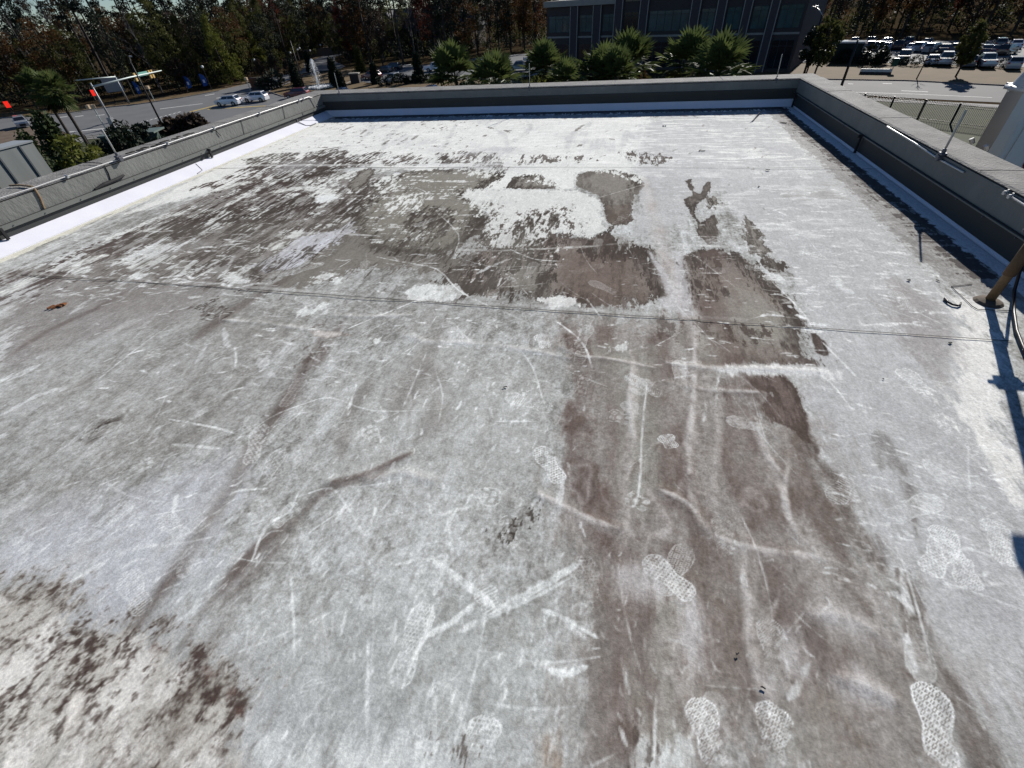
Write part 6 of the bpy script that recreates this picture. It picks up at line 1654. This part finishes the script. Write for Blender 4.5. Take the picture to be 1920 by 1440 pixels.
for (a, b, n, m) in ((16.0, 19.0, 2, M_gdk), (21.1, 28.6, 5, M_teal), (30.7, 33.1, 2, M_teal), (35.1, 37.5, 2, M_teal), (39.3, 41.7, 2, M_teal), (43.5, 47.0, 3, M_teal)):
    window(a, b, 6.1, 9.2, -1.2, m, n); window(a, b, .5, 4.6, -1.2, M_gdk, n); window(a, b, 10.6, 13.6, -1.2, M_gdk, n)
for (a, b, yf) in ((-1.9, 14.1, 0), (14.25, 47.3, -1.2)):
    s = MB(); s.box(a, yf - .02, 5.3, b, yf - .001, 5.6); s.build('stone_band', M_stone, off)

# ---- houses among the trees
def house(P, ang, w, d, hw, hr, label, seed):
    root = empty('house', (P[0], P[1], GZ), math.radians(ang), label, 'house')
    MB().box(-w / 2, -d / 2, 0, w / 2, d / 2, hw).build('wall', mat('house_brick', (0.15, 0.12, 0.10), .9, col2=(.2, .165, .14), scale=2), root)
    s = MB(); vs = [(-w / 2 - .4, -d / 2 - .4, hw), (w / 2 + .4, -d / 2 - .4, hw), (w / 2 + .4, d / 2 + .4, hw), (-w / 2 - .4, d / 2 + .4, hw), (-w / 2 + 1, 0, hw + hr), (w / 2 - 1, 0, hw + hr)]
    s.add(vs, [(0, 1, 5, 4), (2, 3, 4, 5), (1, 2, 5), (3, 0, 4), (3, 2, 1, 0)]).build('roof', mat('slate_roof', (0.055, 0.055, 0.062), .8, col2=(.08, .08, .09), scale=2), root)
    for gx in (-w * .27, w * .2):
        g = MB(); gw = w * .16
        g.add([(gx - gw, -d / 2 - 1.2, hw), (gx + gw, -d / 2 - 1.2, hw), (gx, -d / 2 - 1.2, hw + hr * .95), (gx - gw, -d / 2 + 4, hw), (gx + gw, -d / 2 + 4, hw), (gx, 0, hw + hr * .95)], [(0, 1, 2), (0, 2, 5, 3), (1, 4, 5, 2), (3, 5, 4), (0, 3, 4, 1)]).build('gable', _mats['slate_roof'], root)
        b_ = MB()
        b_.tube([(gx - gw - .1, -d / 2 - 1.25, hw), (gx, -d / 2 - 1.25, hw + hr)], .18, 4).tube([(gx + gw + .1, -d / 2 - 1.25, hw), (gx, -d / 2 - 1.25, hw + hr)], .18, 4)
        b_.build('barge_board', M_corn, root)
        MB().box(gx - gw * .95, -d / 2 - 1.15, 0, gx + gw * .95, -d / 2 - .01, hw).build('bay', _mats['house_brick'], root)
        for zz in (1.0, 4.0):
            f = MB().box(gx - .9, -d / 2 - 1.21, zz, gx + .9, -d / 2 - 1.16, zz + 1.7).build('window', M_corn, root)
            MB().box(gx - .75, -d / 2 - 1.23, zz + .12, gx + .75, -d / 2 - 1.211, zz + 1.55).build('pane', M_gdk, f)
    MB().box(w * .05, 1, hw, w * .05 + 1.1, 2, hw + hr + 1.2).build('chimney', _mats['house_brick'], root)
ph = G(785, 116); house((ph.x * 1.28, ph.y * 1.28), -8, 24, 11, 6.2, 5.4, 'steep roofed house with pale barge boards seen through the pines, left of the other', 1)
ph = G(860, 110); house((ph.x * 1.24, ph.y * 1.24), -14, 18, 10, 6.0, 4.8, 'steep roofed house seen through the pines behind the white billboard', 2)

# ------------------------------------------------------------------ poles, signals, signs
M_gal = mat('galvanised_pole', (0.24, 0.25, 0.26), .5, metal=.3, col2=(.30, .31, .31), scale=2)
M_galb = mat('pale_mast_arm', (0.46, 0.52, 0.50), .5, metal=.2, col2=(.40, .45, .44), scale=1)
M_blkp = mat('black_painted_pole', (0.016, 0.015, 0.018), .5)
M_sigy = mat('signal_yellow', (0.55, 0.36, 0.12), .6, col2=(.40, .26, .09), scale=6)
M_sgn = mat('street_sign_green', (0.16, 0.36, 0.30), .5)
M_redp = mat('bright_red_panel', (0.85, 0.02, 0.012), .5, emit=((1, .03, .015), .55))  # sign panel with a glow added to its red, though no lamp
# mast 1
P = G(217, 240); zt1 = top_of(P, 178, 163) - GZ
m1 = empty('traffic_mast', (P.x, P.y, GZ), 0, 'nearer grey signal mast at the left junction with a long pale arm', 'traffic signal')
MB().tube([(0, 0, 0), (0, 0, zt1 * .5), (0, 0, zt1 + .5)], [.17, .14, .11], 10).build('pole', M_gal, m1, True)
d = ray(328, 131); # arm end at the same height as the pole top
def sight_at_z(x, y, z): return on_z(x, y, z)
E = sight_at_z(328, 132, GZ + zt1); A0 = Vector((P.x, P.y, GZ + zt1))
arm = E - A0; aL = min(arm.length, 16.0); au = arm.normalized(); E = au * aL
MB().tube([(0, 0, zt1), (E.x * .5, E.y * .5, zt1 + .25), (E.x, E.y, zt1 + .35)], [.14, .11, .07], 8).build('mast_arm', M_galb, m1, True)
def signal(parent, o, u_, zz, scale=1.0):
    n_ = Vector((-u_.y, u_.x, 0));
    if n_.y > 0: n_ = -n_
    s = MB(); c = Vector(o) + n_ * .25
    s.obox((c.x, c.y), u_ * .18 * scale, n_ * .12, 1.15 * scale, zz - .65)
    h_ = s.build('signal_head', M_sigy, parent)
    for k in range(3):
        q_ = c + n_ * .13; MB().tube([(q_.x, q_.y, zz - .45 + .36 * k), (q_.x + n_.x * .14, q_.y + n_.y * .14, zz - .45 + .36 * k)], .13, 10).build('lens_hood', M_trim, h_)
u2 = Vector((au.x, au.y, 0)).normalized()
for t in (.60, .82, .86): signal(m1, u2 * aL * t, u2, zt1 + .2)
s = MB(); c = u2 * aL * .71; s.obox((c.x, c.y), u2 * 1.1, Vector((-u2.y, u2.x, 0)) * .02, .55, zt1 + .12); s.build('street_name_sign', M_sgn, m1)
MB().box(-.5, -.3, 0, .3, .3, 1.5).build('control_box', M_gal, m1)
# mast 2 (further, arm to the left)
P = G(243, 195); zt2 = top_of(P, 217, 144) - GZ
m2 = empty('traffic_mast', (P.x, P.y, GZ), 0, 'further grey signal mast at the left junction, its arm reaching left', 'traffic signal')
MB().tube([(0, 0, 0), (0, 0, zt2 + .3)], [.15, .10], 10).build('pole', M_gal, m2, True)
E = sight_at_z(143, 153, GZ + zt2) - Vector((P.x, P.y, GZ + zt2)); aL = min(E.length, 14); E = E.normalized() * aL
MB().tube([(0, 0, zt2), (E.x, E.y, zt2 + .2)], [.13, .07], 8).build('mast_arm', M_galb, m2, True)
# lamps and plain poles
def lamp(base, top, label, m=None, head=None, r=.10, cat='street lamp', grp=None, arm=2.2, twin=False):
    P = G(*base); z = top_of(P, *top) - GZ
    root = empty('street_lamp', (P.x, P.y, GZ), 0, label, cat, grp)
    MB().tube([(0, 0, 0), (0, 0, z * .5), (0, 0, z)], [r * 1.3, r * 1.1, r * .8], 8).build('pole', m or M_blkp, root, True)
    if head:
        T = sight_at_z(head[0], head[1], GZ + z + .9) - Vector((P.x, P.y, GZ + z)); T.z = 0
        if T.length > arm: T = T.normalized() * arm
        MB().tube([(0, 0, z), (T.x * .45, T.y * .45, z + .65), (T.x * .85, T.y * .85, z + .9)], .05, 6).build('arm', M_alu if not twin else M_alu, root, True)
        h_ = MB(); u_ = T.normalized()
        h_.obox((T.x, T.y), u_ * .38, Vector((-u_.y, u_.x, 0)) * .15, .14, z + .84)
        if twin: h_.obox((T.x - u_.x * .9, T.y - u_.y * .9), u_ * .34, Vector((-u_.y, u_.x, 0)) * .15, .14, z + .95)
        h_.build('lamp_head', M_alu, root)
    return root
lamp((304,234), (249,119), 'tall black street lamp with a short curved arm in front of the traffic masts', head=(261,108), r=.11)
lamp((232,150), (168,138), 'slim grey street lamp rising behind the nearer traffic mast', m=M_gal, head=(166,134), r=.08, arm=1.2)
lamp((573,172), (540,76), 'tall tilted looking black pole beside the pond at the end of the left parapet', r=.10)
lamp((1506,143), (1536,28), 'black street lamp with a bright twin head behind the right roof corner', head=(1519,13), r=.14, twin=True, arm=3)
lamp((1575,168), (1600,75), 'straight black pole standing at the near edge of the right street', r=.15)
def post_lamp(base, top, label, ball=True):
    P = G(*base); z = max(1.0, top_of(P, *top) - GZ)
    root = empty('post_lamp', (P.x, P.y, GZ), 0, label, 'street lamp', 'black globe lamps along the side road')
    MB().tube([(0, 0, 0), (0, 0, z)], .06, 6).build('pole', M_blkp, root)
    s = lathe([(0, -.28), (.2, -.2), (.27, 0), (.2, .2), (0, .28)], 10).build('lamp_globe', mat('white_globe', (.8, .8, .78), .3), root, True); s.location = (0, 0, z + .25)
for b_, t_, lb in (((398,170),(384,128),'globe lamp at the roadside left of the yellow green conical tree'),((490,150),(481,115),'globe lamp behind the first thin brown street tree'),((553,128),(545,101),'globe lamp immediately beside the tall black tilted pole'),
                   ((566,121),(558,95),'left of the two close globe lamps right of the black pole'),((570,119),(561,92),'right of the two close globe lamps right of the black pole'),((586,113),(580,97),'globe lamp at the bend of the side road'),
                   ((606,105),(600,86),'globe lamp in front of the tan bank of the side road'),((627,108),(622,90),'globe lamp at the far end of the side road'),((655,112),(649,84),'globe lamp in the trees right of the side road end')):
    post_lamp(b_, t_, lb)
# pedestrian signal posts
def ped(base, top, label, heads=1):
    P = G(*base); z = top_of(P, *top) - GZ
    root = empty('pedestrian_signal', (P.x, P.y, GZ), 0, label, 'pedestrian signal')
    MB().tube([(0, 0, 0), (0, 0, z)], .07, 8).build('post', M_galb, root)
    for k in range(heads):
        MB().box(-.28 - .9 * k, -.2, z - .25, .28 - .9 * k, .2, z + .28).build('signal_head', mat('tan_signal_box', (.62, .50, .36), .6, col2=(.45, .30, .16), scale=5), root)
ped((199,243), (181,200), 'pale pedestrian signal post with two tan heads, nearest the rod of the left parapet', 2)
ped((470,171), (457,148), 'pale pedestrian signal post with one tan head behind the white crossovers')
ped((290,190), (277,164), 'short pale post at the far kerb right of the tall black lamp')
# bright red panels
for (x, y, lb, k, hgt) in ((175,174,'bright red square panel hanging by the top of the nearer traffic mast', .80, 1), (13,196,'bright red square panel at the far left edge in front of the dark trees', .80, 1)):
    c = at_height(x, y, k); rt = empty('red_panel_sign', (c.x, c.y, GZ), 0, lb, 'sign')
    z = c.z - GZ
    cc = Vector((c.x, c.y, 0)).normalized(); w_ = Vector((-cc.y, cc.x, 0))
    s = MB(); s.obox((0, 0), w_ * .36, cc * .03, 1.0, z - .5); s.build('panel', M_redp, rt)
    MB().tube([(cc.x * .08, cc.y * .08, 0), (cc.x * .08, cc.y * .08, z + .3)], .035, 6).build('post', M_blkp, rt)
# banners
M_ban = mat('blue_banner_cloth', (0.02, 0.07, 0.28), .6, col2=(.03, .10, .36), scale=3)
for i, ((x, y), lb) in enumerate((((262,183),'left of three blue feather banners by the far kerb'),((355,172),'middle of three blue feather banners by the far kerb'),((384,168),'right of three blue feather banners by the far kerb'))):
    P = G(x, y); rt = empty('banner', (P.x, P.y, GZ), .2 * i, lb, 'banner')
    MB().tube([(0, 0, 0), (0, 0, 3.0)], .03, 6).build('pole', M_blkp, rt)
    pr_ = [(.04, .6), (1.0, .8), (1.25, 1.8), (1.0, 2.6), (.5, 3.0), (.04, 3.05)]
    s = MB(); n = len(pr_); s.add([(a, -.015, b) for a, b in pr_] + [(a, .015, b) for a, b in pr_], [tuple(range(n)), tuple(range(2 * n - 1, n - 1, -1))] + [(k, n + k, n + (k + 1) % n, (k + 1) % n) for k in range(n)])
    s.build('cloth', M_ban, rt)
    MB().box(.35, -.02, 1.3, .8, .02, 1.9).build('white_emblem', mat('white_print', (.7, .7, .75), .6), rt)
# billboards / signs
def board(P, w, h_, z0, label, m, frame, name='billboard', cat='sign', ang=None, posts=2):
    d = Vector((P[0], P[1], 0)).normalized(); a = math.atan2(-d.x, d.y) * -1 if ang is None else ang
    rt = empty(name, (P[0], P[1], GZ), -math.atan2(P[0], P[1]) if ang is None else ang, label, cat)
    MB().box(-w / 2, -.08, z0, w / 2, .08, z0 + h_).build('board', m, rt)
    s = MB(); t = .08
    s.box(-w/2 - t, -.10, z0 - t, w/2 + t, .10, z0); s.box(-w/2 - t, -.10, z0 + h_, w/2 + t, .10, z0 + h_ + t); s.box(-w/2 - t, -.10, z0, -w/2, .10, z0 + h_); s.box(w/2, -.10, z0, w/2 + t, .10, z0 + h_)
    s.build('frame', frame, rt)
    for k in range(posts):
        x = (-w * .35, w * .35)[k] if posts == 2 else 0
        MB().box(x - .07, .11, 0, x + .07, .25, z0 + h_ * .8).build('post', M_blkp, rt)
    return rt
c = at_height(858, 84, .93); board((c.x, c.y), 4.6, 2.2, c.z - GZ - 1.1, 'dark billboard with a pale edge standing in front of the pines', M_trim, M_corn)
P = G(228, 190); board((P.x, P.y), 3.2, 2.4, 1.8, 'grey roadside board on dark posts left of the further traffic mast', M_gal, M_blkp)
P = G(485, 168); mon = empty('monument_sign', (P.x, P.y, GZ), .2, 'small dark brick monument sign on the corner behind the white crossovers', 'sign')
MB().box(-1.5, -.3, 0, 1.5, .3, .5).build('base', M_brick, mon); MB().box(-1.3, -.25, .5, 1.3, .25, 2.1).build('panel', M_mulch, mon); MB().box(-1.4, -.3, 2.1, 1.4, .3, 2.25).build('cap', M_brick, mon)
P = G(668, 156); mb = empty('brick_pier', (P.x, P.y, GZ), .1, 'low brick sign pier with pale cap at the centre car park entrance', 'sign'); MB().box(-1.0, -.5, 0, 1.0, .5, 1.7).build('pier', M_brick, mb); MB().box(-1.15, -.6, 1.7, 1.15, .6, 1.9).build('cap', M_corn, mb)
P = G(1655, 140); st = empty('low_sign', (P.x, P.y, GZ), math.radians(u_r), 'long low white topped sign board on the right verge', 'sign')
MB().box(-3.2, -.12, .35, 1.0, .12, .75).build('board', mat('sign_white', (.62, .60, .55), .6), st); MB().box(-3.2, -.2, 0, 1.0, .2, .34).build('base', M_brick, st)
P = G(1670, 138); mlb = empty('green_post_box', (P.x, P.y, GZ), 0, 'small dark green box on a thin post beside the low sign board', 'post box'); MB().box(-.35, -.3, 1.0, .35, .3, 2.0).build('box', mat('bottle_green', (.01, .05, .035), .5), mlb); MB().tube([(0, 0, 0), (0, 0, 1.0)], .05, 6).build('post', M_gal, mlb)
# side road bank and dumpsters
P = G(600, 106); bk = empty('retaining_wall', (P.x, P.y, GZ), .9, 'low tan retaining wall at the bend of the side road', 'wall'); MB().box(-9, -.3, 0, 9, .3, 2.2).build('wall', mat('tan_block', (.17, .12, .085), .9, col2=(.12, .085, .06), scale=2), bk); MB().box(-9.1, -.4, 2.2, 9.1, .4, 2.4).build('cap', M_brick, bk)
P = G(1583, 116); dp = empty('bin_enclosure', (P.x, P.y, GZ), math.radians(u_r), 'dark green bin enclosure with white top at the left end of the right car park', 'bin enclosure')
MB().box(-2.2, -1.4, 0, 2.2, 1.4, 2.9).build('enclosure', mat('dark_green_panel', (.006, .020, .018), .5), dp); MB().box(-2.3, -1.5, 2.9, 2.3, 1.5, 3.1).build('white_top', M_head, dp); MB().box(2.35, -1.4, 0, 2.7, -1.0, 2.9).build('corner_post', M_corn, dp)
# utility cabinet
c = at_dist(248, 262, 54); c.z = top_of(c, 248, 243); uc = empty('utility_cabinet', (c.x, c.y, GZ), .35, 'flat topped green utility cabinet in front of the left junction', 'cabinet')
MB().box(-1.9, -.9, 0, 1.9, .9, c.z - GZ - .3).build('box', mat('utility_green', (.035, .055, .045), .6), uc); MB().box(-2.0, -1.0, c.z - GZ - .299, 2.5, 1.0, c.z - GZ - .18).build('lid', mat('utility_lid', (.11, .14, .125), .5), uc)
# fountain
fo = empty('fountain', (pc.x, pc.y, GZ + .08), 0, 'white water jet of a pond fountain beyond the left end of the back parapet', 'fountain')
M_spray = mat('water_spray', (.75, .80, .84), .35, trans=.35)
r_ = np.random.RandomState(77); cs = []
for _ in range(2600):
    a = r_.uniform(0, 6.28); v = r_.uniform(0, .9) ** 1.3; t = r_.uniform(0, 1)
    R_ = 1.9 * v * t; z = 4.9 * (1 - .25 * v) * 4 * (t * .5 + .0) * (1 - (t * .5 + .0)) if False else 4.9 * (1 - t ** 2 * (1 if v > .15 else .8))
    cs.append((R_ * math.cos(a), R_ * math.sin(a), max(.02, z)))
leaf_mesh('spray', np.array(cs), .05, M_spray, fo, 5)
MB().tube([(0, 0, 0), (0, 0, 2.5), (0, 0, 4.6)], [.22, .12, .05], 8).build('jet', M_spray, fo, True)
cs = [(R_ * math.cos(a), R_ * math.sin(a), .03) for R_, a in zip(r_.uniform(0, 2.3, 700), r_.uniform(0, 6.28, 700))]
leaf_mesh('foam', np.array(cs), .09, M_spray, fo, 6)

# ------------------------------------------------------------------ picket fences
def fence(P, Q, hgt, label, step=.14, post=2.4):
    rt = empty('picket_fence', (P.x, P.y, GZ), 0, label, 'fence')
    D_ = Q - P; L = D_.length; u = D_ / L; n = Vector((-u.y, u.x, 0))
    s = MB(); k = 0
    while k * step < L:
        c = u * (k * step); s.obox((c.x, c.y), u * .014, n * .014, hgt, .06); k += 1
    s.build('pickets', M_blkp, rt)
    for z in (.22, hgt - .30, hgt - .12):
        s = MB(); c = u * (L / 2); s.obox((c.x, c.y), u * (L / 2), n * .02, .045, z); s.build('rail', M_blkp, rt)
    k = 0
    while k * post <= L + .01:
        c = u * (k * post); s = MB(); s.obox((c.x, c.y), u * .075, n * .075, hgt + .06, 0); s.build('post', M_blkp, rt); k += 1
    return rt
fP, fQ = G(1560, 205), G(1990, 262)
fence(fP, fQ, 1.9, 'long black metal picket fence between the right street and the lawn', step=.15, post=3.1)
fP, fQ = G(140, 262), G(215, 268)
fence(G(130, 282), G(250, 268), 1.5, 'short dark fence on the lawn behind the two slim palms', step=.9, post=2.7)
for i, (x, y) in enumerate(((362,236),(388,228),(372,232))):
    c = at_height(x, y, .93); rt = empty('fence_post', (c.x, c.y, GZ), 0, 'short dark post just beyond the left coping', 'post', 'short dark posts beyond the left coping')
    MB().tube([(0, 0, 0), (0, 0, c.z - GZ)], .06, 6).build('post', M_blkp, rt); MB().tube([(0, 0, c.z - GZ), (-.3, 0, c.z - GZ + .25)], .04, 6).build('top_bend', M_blkp, rt)

# our own building's walls below the parapets already stand as their outer walls
print('objects', len(bpy.data.objects))

for _o in bpy.data.objects:
    if 'label' in _o and len(_o['label'].split()) > 16: print('LONG', _o.name, _o['label'])
